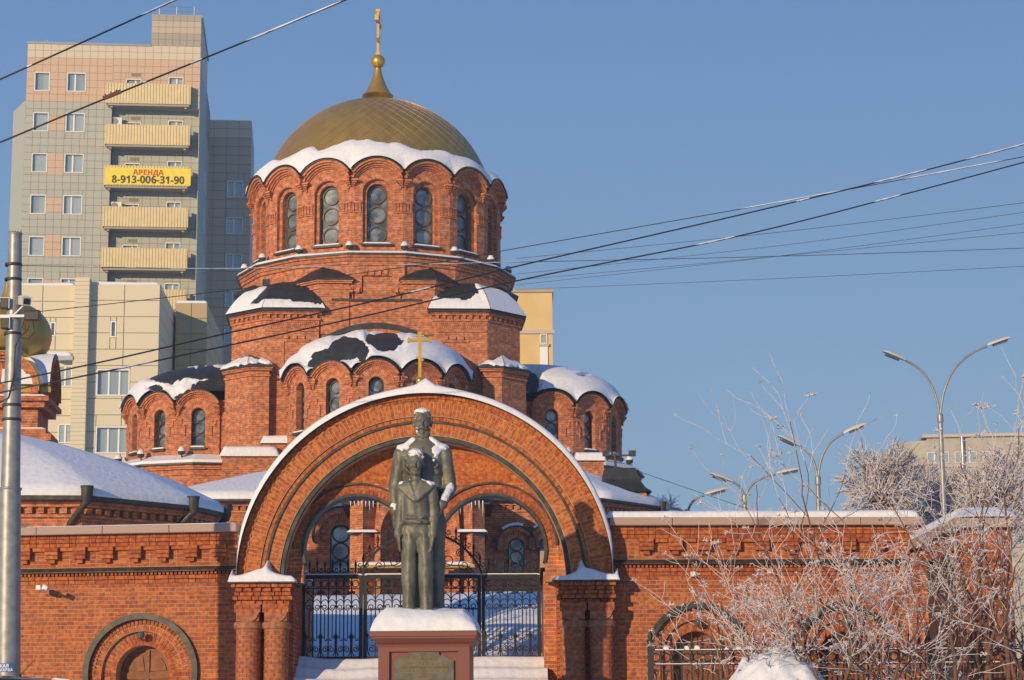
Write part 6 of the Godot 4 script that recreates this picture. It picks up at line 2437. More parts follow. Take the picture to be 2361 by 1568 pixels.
# points are (photo x, photo y, depth): y is flipped so that up is positive
func V(x: float, y: float, z := 0.0) -> Vector3: return Vector3(x - 965.0, 1405.0 - y, z)
func hand(s: Sdf, w: Vector3, dir: Vector3, side: Vector3, len: float, r: float, curl: Vector3) -> void:
	# palm, four fingers of unequal length and a thumb leaving the palm's side
	var pe := w + dir * len * 0.45
	for q in 4:
		var f := (q - 1.5) * 0.62
		s.cap(w + side * f * r * 0.7, pe + side * f * r, r * 0.62, r * 0.6, 2.0)
		var fl: float = [0.42, 0.54, 0.50, 0.38][q] * len
		var k1 := pe + side * f * r
		var k2 := k1 + (dir + curl * 0.25).normalized() * fl * 0.55
		s.cap(k1, k2, r * 0.46, r * 0.42, 0.8)
		s.cap(k2, k2 + (dir + curl).normalized() * fl * 0.5, r * 0.42, r * 0.36, 0.5)
	var tb := w + dir * len * 0.12 - side * r * 1.0
	s.cap(tb, tb + (dir * 0.8 - side * 0.5 + curl * 0.3).normalized() * len * 0.28, r * 0.42, r * 0.38, 1.5)
	s.cap(tb + (dir * 0.8 - side * 0.5 + curl * 0.3).normalized() * len * 0.28, tb + (dir - side * 0.2 + curl * 0.4).normalized() * len * 0.5, r * 0.40, r * 0.34, 0.6)
func head(s: Sdf, c: Vector3, w: float, h: float, beard: bool) -> void:
	# c = centre of the head, w = half width, h = half height (chin to crown)
	var z := w * 1.15
	s.cap(c + Vector3(0, h * 0.34, -w * 0.12), c + Vector3(0, h * 0.30, -w * 0.12), w * 1.02, w * 1.02, 2.0, 1.18)
	s.cap(c + Vector3(0, h * 0.1, w * 0.12), c + Vector3(0, -h * 0.52, w * 0.28), w * 0.88, w * 0.62, 5.0, 1.05)
	s.cap(c + Vector3(-w * 0.34, -h * 0.62, w * 0.45), c + Vector3(w * 0.34, -h * 0.62, w * 0.45), w * 0.34, w * 0.34, 4.0)
	s.cap(c + Vector3(0, -h * 0.74, w * 0.66), c + Vector3(0, -h * 0.80, w * 0.62), w * 0.26, w * 0.24, 3.0)
	# cheekbones, brow
	for q in [-1.0, 1.0]:
		s.cap(c + Vector3(q * w * 0.55, -h * 0.12, w * 0.62), c + Vector3(q * w * 0.42, -h * 0.2, w * 0.78), w * 0.26, w * 0.22, 4.0)
		s.cap(c + Vector3(q * w * 0.16, h * 0.18, w * 1.02), c + Vector3(q * w * 0.62, h * 0.20, w * 0.80), w * 0.14, w * 0.12, 2.0)
		# eye sockets, eyeballs, lids
		s.cap(c + Vector3(q * w * 0.38, h * 0.055, w * 1.10), c + Vector3(q * w * 0.46, h * 0.05, w * 1.02), w * 0.17, w * 0.16, 2.2, 1.0, true)
		s.cap(c + Vector3(q * w * 0.40, h * 0.04, w * 0.82), c + Vector3(q * w * 0.42, h * 0.04, w * 0.82), w * 0.185, w * 0.185, 0.5)
		s.cap(c + Vector3(q * w * 0.22, h * 0.085, w * 0.97), c + Vector3(q * w * 0.58, h * 0.075, w * 0.88), w * 0.055, w * 0.05, 0.5)
		# ears
		s.cap(c + Vector3(q * w * 1.0, h * 0.10, -w * 0.15), c + Vector3(q * w * 0.98, -h * 0.16, -w * 0.02), w * 0.20, w * 0.13, 1.0, 1.2)
		s.cap(c + Vector3(q * w * 1.12, h * 0.05, 0.0), c + Vector3(q * w * 1.08, -h * 0.06, 0.05), w * 0.10, w * 0.07, 0.8, 1.0, true)
	# nose
	s.cap(c + Vector3(0, h * 0.10, w * 0.98), c + Vector3(0, -h * 0.20, w * 1.22), w * 0.12, w * 0.15, 2.0)
	s.cap(c + Vector3(-w * 0.16, -h * 0.22, w * 1.06), c + Vector3(w * 0.16, -h * 0.22, w * 1.06), w * 0.10, w * 0.10, 1.5)
	# mouth
	s.cap(c + Vector3(-w * 0.26, -h * 0.405, w * 0.93), c + Vector3(w * 0.26, -h * 0.405, w * 0.93), w * 0.09, w * 0.09, 2.0)
	s.cap(c + Vector3(-w * 0.20, -h * 0.485, w * 0.92), c + Vector3(w * 0.20, -h * 0.485, w * 0.92), w * 0.10, w * 0.10, 2.0)
	s.cap(c + Vector3(-w * 0.30, -h * 0.445, w * 1.04), c + Vector3(w * 0.30, -h * 0.445, w * 1.04), w * 0.035, w * 0.035, 0.4, 1.0, true)
	# hair: cap of hair with a side parting
	s.cap(c + Vector3(-w * 0.55, h * 0.66, w * 0.35), c + Vector3(w * 0.55, h * 0.62, w * 0.35), w * 0.44, w * 0.46, 2.0)
	s.cap(c + Vector3(0, h * 0.5, -w * 0.5), c + Vector3(0, h * 0.1, -w * 0.7), w * 0.95, w * 0.8, 3.0)
	for i in 9:
		var x := lerpf(-0.75, 0.85, i / 8.0)
		s.cap(c + Vector3(x * w, h * (0.86 - 0.28 * x * x), w * 0.25), c + Vector3((x * 1.05 + 0.1) * w, h * (0.56 - 0.2 * x * x), w * (0.86 - 0.35 * x * x)), w * 0.12, w * 0.11, 1.2)
	if beard:
		s.cap(c + Vector3(0, -h * 0.33, w * 1.16), c + Vector3(0, -h * 0.36, w * 1.14), w * 0.16, w * 0.16, 1.0)
		for q in [-1.0, 1.0]:
			s.cap(c + Vector3(q * w * 0.08, -h * 0.32, w * 1.18), c + Vector3(q * w * 0.50, -h * 0.42, w * 1.0), w * 0.16, w * 0.13, 1.0)
			s.cap(c + Vector3(q * w * 0.50, -h * 0.42, w * 1.0), c + Vector3(q * w * 0.74, -h * 0.37, w * 0.82), w * 0.12, w * 0.05, 0.8)
			s.cap(c + Vector3(q * w * 0.70, -h * 0.42, w * 0.42), c + Vector3(q * w * 0.36, -h * 0.86, w * 0.66), w * 0.24, w * 0.30, 2.5)
		s.cap(c + Vector3(0, -h * 0.66, w * 0.84), c + Vector3(0, -h * 0.98, w * 0.72), w * 0.34, w * 0.26, 2.5)
		for i in 7:
			var x := lerpf(-0.5, 0.5, i / 6.0)
			s.cap(c + Vector3(x * w, -h * 0.62, w * (1.1 - 0.5 * x * x)), c + Vector3(x * w * 0.6, -h * 1.02, w * 0.95), w * 0.04, w * 0.035, 0.5, 1.0, true)
func build_statue() -> void:
	var base := P(965, 1405, 36.2)
	var k := (P(1065, 1405, 36.2).x - base.x) / 100.0
	var st := thing("bronze_statue", "bronze statue of a uniformed man behind a boy in a sailor blouse, shoulders snowy", "statue", base)
	# ---- man
	var s := Sdf.new()
	s.setup(V(880, 1440, -50), V(1070, 996, 78), 2.7)
	s.cap(V(974, 1052), V(975, 1122), 47, 42, 6, 0.62)                      # chest and waist
	s.cap(V(936, 1044, -3), V(1012, 1042, -3), 17, 17, 10, 0.9)             # shoulders
	s.cap(V(955, 1064, 10), V(994, 1064, 10), 21, 21, 12, 0.8)
	s.cap(V(974, 1020, -4), V(974, 1040, -4), 21, 34, 8, 0.8)
	s.cap(V(974, 1000, -2), V(974, 1022, -4), 17.5, 19.5, 3)                # neck with stand collar
	s.cap(V(974, 1012, -3), V(974, 1020, -4), 20.0, 21.0, 1.0)
	s.cap(V(976, 1128), V(979, 1205), 41, 47, 7, 0.60)                      # skirt of the tunic
	s.cap(V(938, 1129, 0), V(1014, 1129, 0), 4, 4, 1.5, 6.6)                # belt
	s.cap(V(957, 1205), V(956, 1300), 24, 19, 8, 0.95)                      # legs in breeches and boots
	s.cap(V(956, 1300), V(957, 1430), 19, 13, 4)
	s.cap(V(1003, 1205), V(1008, 1290), 24, 18, 8, 0.95)
	s.cap(V(1008, 1290), V(1011, 1370), 17, 12.5, 4)
	s.cap(V(1011, 1370), V(1011, 1430), 12.5, 14, 4)
	s.cap(V(1011, 1400, 6), V(1013, 1412, 24), 12, 10, 5)
	s.cap(V(1006, 1300, 2), V(1009, 1300, 2), 18.5, 18.5, 1.0)
	# arms
	s.cap(V(924, 1046, -3), V(911, 1118, -6), 18.5, 15.5, 7)
	s.cap(V(911, 1118, -6), V(911, 1178, 16), 15.5, 11.0, 4)
	s.cap(V(910, 1170, 13), V(911, 1180, 16), 12.5, 12.8, 1.0)              # cuff
	s.cap(V(1025, 1046, -3), V(1037, 1122, -6), 18.5, 15.5, 7)
	s.cap(V(1037, 1122, -6), V(1021, 1166, 40), 15.5, 11.0, 4)
	s.cap(V(1022, 1162, 36), V(1020, 1168, 42), 12.0, 12.5, 1.0)
	hand(s, V(909, 1182, 18), Vector3(-0.05, -1, 0.05), Vector3(0.35, 0.05, 0.95), 38, 6.4, Vector3(0.25, 0, 0.15))
	hand(s, V(1018, 1172, 46), Vector3(-0.35, -0.85, 0.30), Vector3(0.9, -0.25, 0.35), 36, 6.2, Vector3(-0.2, -0.2, 0.3))
	# breast pockets with flaps, placket, buttons, shoulder boards, aiguillette cords
	for q in [-1.0, 1.0]:
		var px: float = 974 + q * 25
		s.cap(V(px - 12, 1072, 25.0), V(px + 12, 1072, 25.0), 2.6, 2.6, 1.0, 1.0)
		s.cap(V(px - 11, 1076, 25), V(px, 1082, 26), 2.4, 2.4, 1.6)
		s.cap(V(px + 11, 1076, 25), V(px, 1082, 26), 2.4, 2.4, 1.6)
		s.cap(V(px - 8, 1087, 22.5), V(px + 8, 1087, 22.5), 8, 8, 2.0, 0.3)
		s.cap(V(974 + q * 24, 1031, 4), V(974 + q * 52, 1039, 0), 9, 7, 1.2, 0.9)
	s.cap(V(974, 1030, 24), V(976, 1122, 27), 3.0, 3.0, 1.5)
	for q in 5: s.cap(V(973.5, 1036 + q * 19, 28 + q * 0.8), V(973.5, 1036 + q * 19, 28.5 + q * 0.8), 2.9, 2.9, 0.5)
	s.cap(V(1001, 1064, 29.5), V(1001, 1070, 29.5), 3.0, 3.0, 0.6)
	for q in 4:
		var a := V(926 + q * 3, 1040, 14); var b := V(933 + q * 2.5, 1078 + q * 4, 30); var e := V(952 + q * 3, 1096 + q * 3, 31)
		s.cap(a, b, 1.9, 1.9, 0.5); s.cap(b, e, 1.9, 1.9, 0.5)
	var fn := FastNoiseLite.new()
	fn.seed = 8; fn.frequency = 0.045; fn.fractal_octaves = 2
	s.folds(fn, func(p: Vector3) -> float: return 0.35 if p.y > 290.0 and absf(p.x - 9.0) < 38.0 else (0.9 if p.y < 370.0 else 0.3))
	var mb := MB.new()
	s.mesh_into(mb, Vector3.ZERO, k)
	var hs := Sdf.new()
	hs.setup(V(940, 1014, -40), V(1007, 930, 40), 0.95)
	head(hs, V(973.5, 974), 20.3, 33.5, true)
	hs.cap(V(974, 996, -6), V(974, 1013, -4), 15.5, 17.0, 4)
	hs.mesh_into(mb, Vector3.ZERO, k)
	var man := fin(mb, "man_figure", M.bronze, st)
	man.set_meta("label", "bearded man in a belted tunic, hand on the boy's arm")
	# ---- boy
	var zb := 56.0
	var c := Sdf.new()
	c.setup(V(902, 1440, 14), V(1028, 1098, 98), 2.1)
	c.cap(V(962, 1142, zb), V(961, 1200, zb + 1), 31, 31, 6, 0.72)
	c.cap(V(935, 1136, zb - 2), V(992, 1135, zb - 2), 15, 15, 10, 0.9)
	c.cap(V(960, 1096, zb - 2), V(961, 1128, zb - 3), 12.0, 14.5, 6)
	c.cap(V(942, 1201, zb + 2), V(979, 1201, zb + 2), 8, 8, 5, 3.3)      # blouse gathered over the belt
	c.cap(V(936, 1212, zb), V(986, 1212, zb), 4.6, 4.6, 0.6, 6.0, false, 2.0)
	c.cap(V(948, 1232, zb), V(976, 1232, zb), 20, 20, 4, 1.0)
	c.cap(V(961, 1205, zb + 2), V(961, 1150, zb), 29, 30, 6, 0.76)
	c.cap(V(946, 1255, zb), V(945.5, 1430, zb), 20, 14.0, 3, 1.0)
	c.cap(V(981, 1255, zb), V(985.5, 1430, zb), 20, 14.5, 3, 1.0)
	c.cap(V(964, 1282, zb + 4), V(965, 1430, zb + 4), 1.5, 5.0, 3.0, 6.0, true)
	# creases of the trousers
	c.cap(V(946, 1240, zb + 17), V(945, 1410, zb + 11.5), 4.0, 4.0, 8.0)
	c.cap(V(981, 1240, zb + 17), V(985, 1410, zb + 12), 4.0, 4.0, 8.0)
	# arms
	c.cap(V(931, 1138, zb - 2), V(926, 1186, zb - 1), 13.0, 12.0, 6)
	c.cap(V(926, 1186, zb - 1), V(921, 1236, zb + 8), 11.5, 8.5, 4)
	c.cap(V(997, 1138, zb - 2), V(1003, 1186, zb - 1), 13.0, 12.0, 6)
	c.cap(V(1003, 1186, zb - 1), V(1000, 1238, zb + 10), 11.5, 8.5, 4)
	c.cap(V(921, 1230, zb + 7), V(921, 1238, zb + 8), 9.4, 9.6, 0.8)
	c.cap(V(1000, 1232, zb + 9), V(1000, 1240, zb + 10), 9.4, 9.6, 0.8)
	hand(c, V(922, 1241, zb + 10), Vector3(0.06, -1, 0.05), Vector3(0.3, 0, 0.95), 36, 5.2, Vector3(0.15, 0, 0.1))
	hand(c, V(999, 1243, zb + 12), Vector3(-0.14, -1, 0.06), Vector3(0.55, 0, 0.85), 37, 5.2, Vector3(-0.15, 0, 0.1))
	# sailor collar with its V and the striped vest
	for q in [-1.0, 1.0]:
		for i in 15:
			var t := i / 14.0
			var inner := V(lerpf(960 + q * 15, 961, t), lerpf(1116, 1160, t), zb + lerpf(12, 25.5, sqrt(t)))
			var outer := V(lerpf(960 + q * 42, 961 + q * 3, t), lerpf(1126, 1163, t), zb + lerpf(6, 26, sqrt(t)))
			c.cap(inner, outer, 3.6, 3.4, 3.0)
	c.cap(V(960, 1122, zb + 16), V(961, 1150, zb + 24), 9.0, 3.0, 2.0, 0.5)
	c.cap(V(966, 1212, zb + 27), V(972, 1212, zb + 27), 3.6, 3.6, 0.6)
	c.folds(fn, func(p: Vector3) -> float: return 0.8 if p.y > 200.0 and p.y < 262.0 else (0.75 if p.y < 186.0 and absf(p.x + 4.0) < 40.0 else 0.3))
	var bb := MB.new()
	c.mesh_into(bb, Vector3.ZERO, k)
	var bh := Sdf.new()
	bh.setup(V(927, 1120, zb - 38), V(993, 1036, zb + 34), 0.95)
	head(bh, V(959.5, 1076, zb), 18.6, 30.0, false)
	bh.cap(V(960, 1096, zb - 5), V(960, 1118, zb - 3), 11.5, 12.5, 4)
	bh.mesh_into(bb, Vector3.ZERO, k)
	var boy := fin(bb, "boy_figure", M.bronze, st)
	boy.set_meta("label", "boy in a sailor blouse and long trousers standing in front")
	# ---- snow on heads, shoulders and forearms
	var jobs := [
		[hs, man, 4.5, [[V(972, 944, 0), 19.0], [V(956, 956, 8), 7.0], [V(958, 992, 20), 6.0]]],
		[s, man, 6.0, [[V(930, 1022, 4), 20.0], [V(946, 1014, 4), 14.0]]],
		[s, man, 6.0, [[V(1018, 1020, 4), 20.0], [V(1002, 1012, 4), 14.0], [V(1008, 1038, 22), 13.0], [V(1008, 1050, 27), 9.0], [V(1002, 1062, 34), 6.0]]],
		[s, man, 6.0, [[V(1040, 1122, 10), 9.0], [V(1039, 1128, 16), 12.0], [V(1036, 1135, 23), 12.0], [V(1033, 1142, 30), 12.0], [V(1029, 1148, 36), 11.0], [V(1026, 1154, 42), 10.0]]],
		[s, man, 6.0, [[V(910, 1168, 22), 9.0], [V(910, 1178, 24), 7.0]]],
		[bh, boy, 6.0, [[V(960, 1050, zb), 18.0], [V(974, 1062, zb + 8), 7.0]]],
		[c, boy, 5.0, [[V(932, 1124, zb), 14.0], [V(944, 1118, zb - 4), 9.0]]],
		[c, boy, 5.0, [[V(992, 1122, zb), 15.0], [V(980, 1117, zb - 4), 9.0]]]]
	for jb in jobs:
		var q: Sdf = (jb[0] as Sdf).snow(jb[3], jb[2], fn)
		var m := MB.new()
		q.mesh_into(m, Vector3.ZERO, k)
		fin(m, "snow_patch", M.snow, jb[1])
func build_pedestal() -> void:
	var p0 := P(976, 1455, 35.3)
	var t := thing("granite_pedestal", "red granite monument pedestal with a snow cushion and a bronze plaque", "pedestal", Vector3(p0.x, 0, p0.z), deg_to_rad(-1.5))
	var k := L(t, 1076, 1455).x / 100.0
	var yc := L(t, 976, 1455).y       # top edge of the cap
	var hx := 123 * k
	var d := 1.75                     # depth of the cap
	var lv := [[0.0, 0.0, 123], [-12, -12, 121.5], [-13, -13, 119], [-30, -30, 108], [-33, -33, 107]]
	var m := MB.new()
	var prof := [[123.0, 0.0], [123.0, 11.5], [120.5, 13.0], [120.5, 16.0], [113.0, 25.0], [107.0, 30.0], [105.5, 36.0]]
	for i in prof.size() - 1:
		var a: Array = prof[i]; var b: Array = prof[i + 1]
		var h0: float = a[0] * k; var h1: float = b[0] * k
		var y0: float = yc - a[1] * k; var y1: float = yc - b[1] * k
		var e0 := hx - h0; var e1 := hx - h1
		m.quad(Vector3(-h1, y1, -e1), Vector3(h1, y1, -e1), Vector3(h0, y0, -e0), Vector3(-h0, y0, -e0))
		m.quad(Vector3(h1, y1, -e1), Vector3(h1, y1, -d + e1), Vector3(h0, y0, -d + e0), Vector3(h0, y0, -e0))
		m.quad(Vector3(-h1, y1, -d + e1), Vector3(-h1, y1, -e1), Vector3(-h0, y0, -e0), Vector3(-h0, y0, -d + e0))
		m.quad(Vector3(h1, y1, -d + e1), Vector3(-h1, y1, -d + e1), Vector3(-h0, y0, -d + e0), Vector3(h0, y0, -d + e0))
	m.quad(Vector3(-hx, yc, 0), Vector3(hx, yc, 0), Vector3(hx, yc, -d), Vector3(-hx, yc, -d))
	fin(m, "cap_stone", M.granite, t)
	var zb := -17.5 * k
	var bw := 105.4 * k
	var b2 := MB.new()
	var yb := yc - 36 * k
	# shaft with a recessed front panel
	var px := 80 * k
	var pt := yb - 10 * k
	b2.bx(-bw, bw, 0.6, yb, -d - zb * 1.0 + 0.0, zb - 0.06)
	b2.bx(-bw, -px, 0.6, yb, zb - 0.06, zb); b2.bx(px, bw, 0.6, yb, zb - 0.06, zb); b2.bx(-px, px, pt, yb, zb - 0.06, zb)
	fin(b2, "shaft", M.granite, t)
	# plaque with cut upper corners
	var pl := MB.new()
	var w := 69 * k
	var yt := yb - 11 * k
	var pts := [Vector2(-w, 0.9), Vector2(w, 0.9), Vector2(w, yt - 19 * k), Vector2(w - 9 * k, yt - 17 * k), Vector2(w - 20 * k, yt - 10 * k), Vector2(36 * k, yt - 8 * k), Vector2(35 * k, yt), Vector2(-35 * k, yt), Vector2(-36 * k, yt - 8 * k), Vector2(-w + 20 * k, yt - 10 * k), Vector2(-w + 9 * k, yt - 17 * k), Vector2(-w, yt - 19 * k)]
	var zp := zb - 0.015
	for i in pts.size():
		var a: Vector2 = pts[i]; var b: Vector2 = pts[(i + 1) % pts.size()]
		pl.tri(Vector3(0, 1.6, zp), Vector3(a.x, a.y, zp), Vector3(b.x, b.y, zp))
		pl.quad(Vector3(a.x, a.y, zp - 0.045), Vector3(b.x, b.y, zp - 0.045), Vector3(b.x, b.y, zp), Vector3(a.x, a.y, zp))
	var po := fin(pl, "plaque", M.plaque, t)
	var lines := [["ГОСУДАРЮ ИМПЕРАТОРУ", 11.5, 0.058, 0.50], ["НИКОЛАЮ АЛЕКСАНДРОВИЧУ", 27, 0.085, 0.42], ["И НАСЛЕДНИКУ ЦЕСАРЕВИЧУ", 43.5, 0.062, 0.50], ["АЛЕКСИЮ", 58, 0.082, 0.42], ["БЛАГОДАРНЫЕ СИБИРЯКИ", 73, 0.066, 0.50]]
	var widths := [66, 112, 112, 36, 104]
	for i in lines.size():
		var tx := text(po, lines[i][0], Vector3(0, yt - lines[i][1] * k, zp + 0.004), lines[i][2], M.letters, 0.008, true, true)
		var bbx: AABB = tx.mesh.get_aabb()
		tx.scale = Vector3(widths[i] * k / bbx.size.x, 1, 1)
	# snow cushion
	var sn := MB.new()
	var f := func(u: float, v: float) -> Array:
		return [Vector3(lerpf(-hx - 0.01, hx + 0.01, u), yc, lerpf(0.012, -d, v)), Vector3(0, 1, 0)]
	var th := func(u: float, v: float) -> float:
		var ex := minf(minf(u, 1.0 - u) * 7.0, 1.0)
		var ez := minf(minf(v, 1.0 - v) * 6.0, 1.0)
		var hh := 0.36 + 0.05 * smoothstep(0.2, 0.5, v) + 0.025 * sin(u * 5.0 + 0.6) + 0.035 * nz(u * 1.5, v * 1.5) + 0.012 * nz(u * 6.0, v * 6.0)
		return hh * pow(maxf(ex, 0.0), 0.42) * pow(maxf(ez, 0.0), 0.42) + 0.004
	snow_sheet(sn, 70, 40, f, th)
	fin(sn, "snow_cushion", M.snow, t)
# ------------------------------------------------ wrought iron ------------------------------------------------
func spiral(cx: float, cy: float, r0: float, r1: float, a0: float, turns: float, n := 26) -> Array:
	var p := []
	for i in n + 1:
		var t := float(i) / n
		var a := a0 + turns * TAU * t
		var r := lerpf(r0, r1, pow(t, 0.8))
		p.append(Vector3(cx + cos(a) * r, cy + sin(a) * r, 0))
	return p
func bez(a: Vector2, b: Vector2, c: Vector2, d: Vector2, n := 12) -> Array:
	var p := []
	for i in n + 1:
		var t := float(i) / n
		var q := a.bezier_interpolate(b, c, d, t)
		p.append(Vector3(q.x, q.y, 0))
	return p
func spear(parent: Node3D, x: float, y: float, h: float, r: float, mat: Material) -> void:
	var m := MB.new()
	m.lathe(Vector3(x, y, 0), [Vector2(r, 0), Vector2(r, h * 0.42), Vector2(r * 2.2, h * 0.44), Vector2(r * 2.2, h * 0.47), Vector2(r * 0.9, h * 0.50), Vector2(r * 2.3, h * 0.60), Vector2(r * 1.9, h * 0.72), Vector2(0.0005, h)], 8)
	m.tube(spiral(x - r * 5, y + h * 0.28, r * 3.4, r * 2.2, -1.2, -0.72, 14), [r * 0.7], 5)
	m.tube(spiral(x + r * 5, y + h * 0.28, r * 3.4, r * 2.2, PI + 1.2, 0.72, 14), [r * 0.7], 5)
	m.tube([Vector3(x - r * 5.6, y + h * 0.02, 0), Vector3(x - r * 2, y + h * 0.2, 0), Vector3(x, y + h * 0.34, 0), Vector3(x + r * 2, y + h * 0.2, 0), Vector3(x + r * 5.6, y + h * 0.02, 0)], [r * 0.7], 5)
	fin(m, "spear_finial", mat, parent)
# one gate panel in local metres: x0..x1, rails, ring frieze, bars with scrolls
func gate_panel(t: Node3D, x0: float, x1: float, yt: float, yb: float, u: float, mid: bool, spears: bool, mat: Material, nb: int) -> void:
	var pn := Node3D.new()
	pn.name = "gate_leaf"
	t.add_child(pn, true)
	var y2 := yt - 30 * u
	var fr := MB.new()
	for x in [x0 + 4 * u, x1 - 4 * u]: fr.bx(x - 4.2 * u, x + 4.2 * u, yb - 2 * u, yt, -0.045, 0.045)
	fr.bx(x0 + 8.2 * u, x1 - 8.2 * u, yt - 8 * u, yt + 1 * u, -0.05, 0.05)
	fr.bx(x0 + 8.2 * u, x1 - 8.2 * u, y2 - 1.2 * u, y2 + 1.2 * u, -0.02, 0.02)
	fr.bx(x0 + 8.2 * u, x1 - 8.2 * u, yb, yb + 5 * u, -0.04, 0.04)
	if mid: fr.bx(x0 + 8.2 * u, x1 - 8.2 * u, yb + 111 * u, yb + 114 * u, -0.018, 0.018)
	fin(fr, "frame", mat, pn)
	var a := x0 + 8 * u
	var w := (x1 - x0 - 16 * u) / nb
	var r := 1.45 * u
	for i in nb:
		var c := a + w * (i + 0.5)
		# ring in the frieze with its cross collar
		var rg := MB.new()
		rg.tube(spiral(c, (yt - 8 * u + y2) / 2, w * 0.43, w * 0.43, 0, 1.0, 20), [r * 0.85], 5)
		fin(rg, "ring", mat, pn)
		if i > 0:
			var x := a + w * i
			var b := MB.new()
			b.box(Vector3(x, (yt + yb) / 2, 0), Vector3(r * 2, yt - yb - 6 * u, r * 2))
			b.box(Vector3(x, (yt - 8 * u + y2) / 2, 0), Vector3(r * 4.5, r * 5, r * 4.5), Basis(Vector3.BACK, PI / 4))
			if i % 2 == 0:
				b.lathe(Vector3(x, yb + 120 * u, 0), [Vector2(0.001, -4 * u), Vector2(4 * u, -1 * u), Vector2(4 * u, 1 * u), Vector2(0.001, 4 * u)], 8)
				b.lathe(Vector3(x, yb + 50 * u, 0), [Vector2(0.001, -4 * u), Vector2(4 * u, -1 * u), Vector2(4 * u, 1 * u), Vector2(0.001, 4 * u)], 8)
			fin(b, "bar", mat, pn)
		# upper lyre: arc joining bars, spiral ending, stem
		var sg := 1.0 if i % 2 == 0 else -1.0
		var s := MB.new()
		s.tube(bez(Vector2(c - sg * w * 0.5, yb + 120 * u), Vector2(c - sg * w * 0.5, yb + 138 * u), Vector2(c + sg * w * 0.5, yb + 142 * u), Vector2(c + sg * w * 0.5, yb + 122 * u)), [r * 0.8], 5)
		s.tube(spiral(c, yb + 118 * u, w * 0.46, w * 0.14, 0.0 if sg > 0 else PI, -sg * 1.45), [r * 0.8], 5)
		s.tube([Vector3(c, yb + 110 * u, 0), Vector3(c, yb + 45 * u, 0)], [r * 0.8], 5)
		s.tube(spiral(c + sg * w * 0.2, yb + 44 * u, w * 0.2, w * 0.1, PI if sg > 0 else 0.0, sg * 0.8, 12), [r * 0.75], 5)
		fin(s, "scroll", mat, pn)
		# lower S-scrolls
		var q := MB.new()
		q.tube(bez(Vector2(c - sg * w * 0.5, yb + 62 * u), Vector2(c - sg * w * 0.2, yb + 44 * u), Vector2(c - sg * w * 0.65, yb + 22 * u), Vector2(c - sg * w * 0.15, yb + 6 * u)), [r * 0.85], 5)
		q.tube(spiral(c + sg * w * 0.06, yb + 22 * u, w * 0.44, w * 0.12, PI * 0.5, -sg * 1.4), [r * 0.8], 5)
		q.tube(spiral(c - sg * w * 0.3, yb + 50 * u, w * 0.26, w * 0.09, PI * 0.5, sg * 1.3, 16), [r * 0.75], 5)
		fin(q, "scroll", mat, pn)
		# S-scroll below the ring frieze
		var v := MB.new()
		v.tube(bez(Vector2(c - sg * w * 0.5, y2), Vector2(c - sg * w * 0.4, y2 - 18 * u), Vector2(c + sg * w * 0.4, y2 - 8 * u), Vector2(c + sg * w * 0.5, y2 - 30 * u)), [r * 0.8], 5)
		v.tube(spiral(c - sg * w * 0.22, y2 - 10 * u, w * 0.22, w * 0.08, 0.0, sg * 1.2, 14), [r * 0.75], 5)
		fin(v, "scroll", mat, pn)
		if spears: spear(pn, a + w * (i + 0.5), yt + 1 * u, (36 + 5 * (i % 2)) * u, r * 1.05, mat)
	var sn := MB.new()
	snow_ridge(sn, line_pts(Vector3(x0, yt + 1 * u, 0), Vector3(x1, yt + 1 * u, 0), 24), Vector3(0, 0, -1), 0.09, 0.035, x0)
	fin(sn, "rail_snow", M.snow, pn)
func build_gate() -> void:
	var p0 := P(970, 1420, 42.5)
	var t := thing("iron_gate", "black wrought iron gate with scrolls, ring frieze and spear finials inside the gateway", "gate", p0)
	var u := L(t, 1070, 1420).x / 100.0
	var yt := (1420 - 1326) * u
	var yb := (1420 - 1517) * u
	gate_panel(t, -274 * u, -134 * u, yt, yb, u, false, true, M.iron, 7)
	gate_panel(t, -132 * u, 0, yt, yb, u, true, false, M.iron, 6)
	gate_panel(t, 1 * u, 139 * u, yt - 1 * u, yb, u, true, false, M.iron, 6)
	gate_panel(t, 141 * u, 277 * u, yt - 1 * u, yb, u, false, true, M.iron, 7)
	# arched crest over the two leaves
	var ar := MB.new()
	var R := 150.0 * u
	var cy := yt + 98 * u - R
	ar.arc(2 * u, cy, R - 2.5 * u, R + 2.5 * u, PI / 2 - 1.19, PI / 2 + 1.19, -0.03, 0.03, 40, true, true)
	fin(ar, "crest_arch", M.iron, t)
	var i := 0
	while i < 13:
		var a := PI / 2 + 1.12 - 2.24 * i / 12.0
		spear(t, 2 * u + cos(a) * R, cy + sin(a) * R, 38 * u, 1.5 * u, M.iron)
		i += 1
	for s in [-1.0, 1.0]:
		for q in [[60, 34, 22], [98, 22, 15], [88, 50, 9], [30, 60, 24], [112, 10, 9]]:
			var m := MB.new()
			m.tube(spiral(2 * u + s * q[0] * u, yt + q[1] * u, q[2] * u, q[2] * 0.2 * u, PI / 2, s * 1.5, 30), [1.2 * u], 5)
			fin(m, "scroll", M.iron, t)
		var b := MB.new()
		b.tube(bez(Vector2(2 * u + s * 124 * u, yt + 2 * u), Vector2(2 * u + s * 100 * u, yt + 40 * u), Vector2(2 * u + s * 70 * u, yt + 2 * u), Vector2(2 * u + s * 40 * u, yt + 40 * u)), [1.3 * u], 5)
		fin(b, "scroll", M.iron, t)
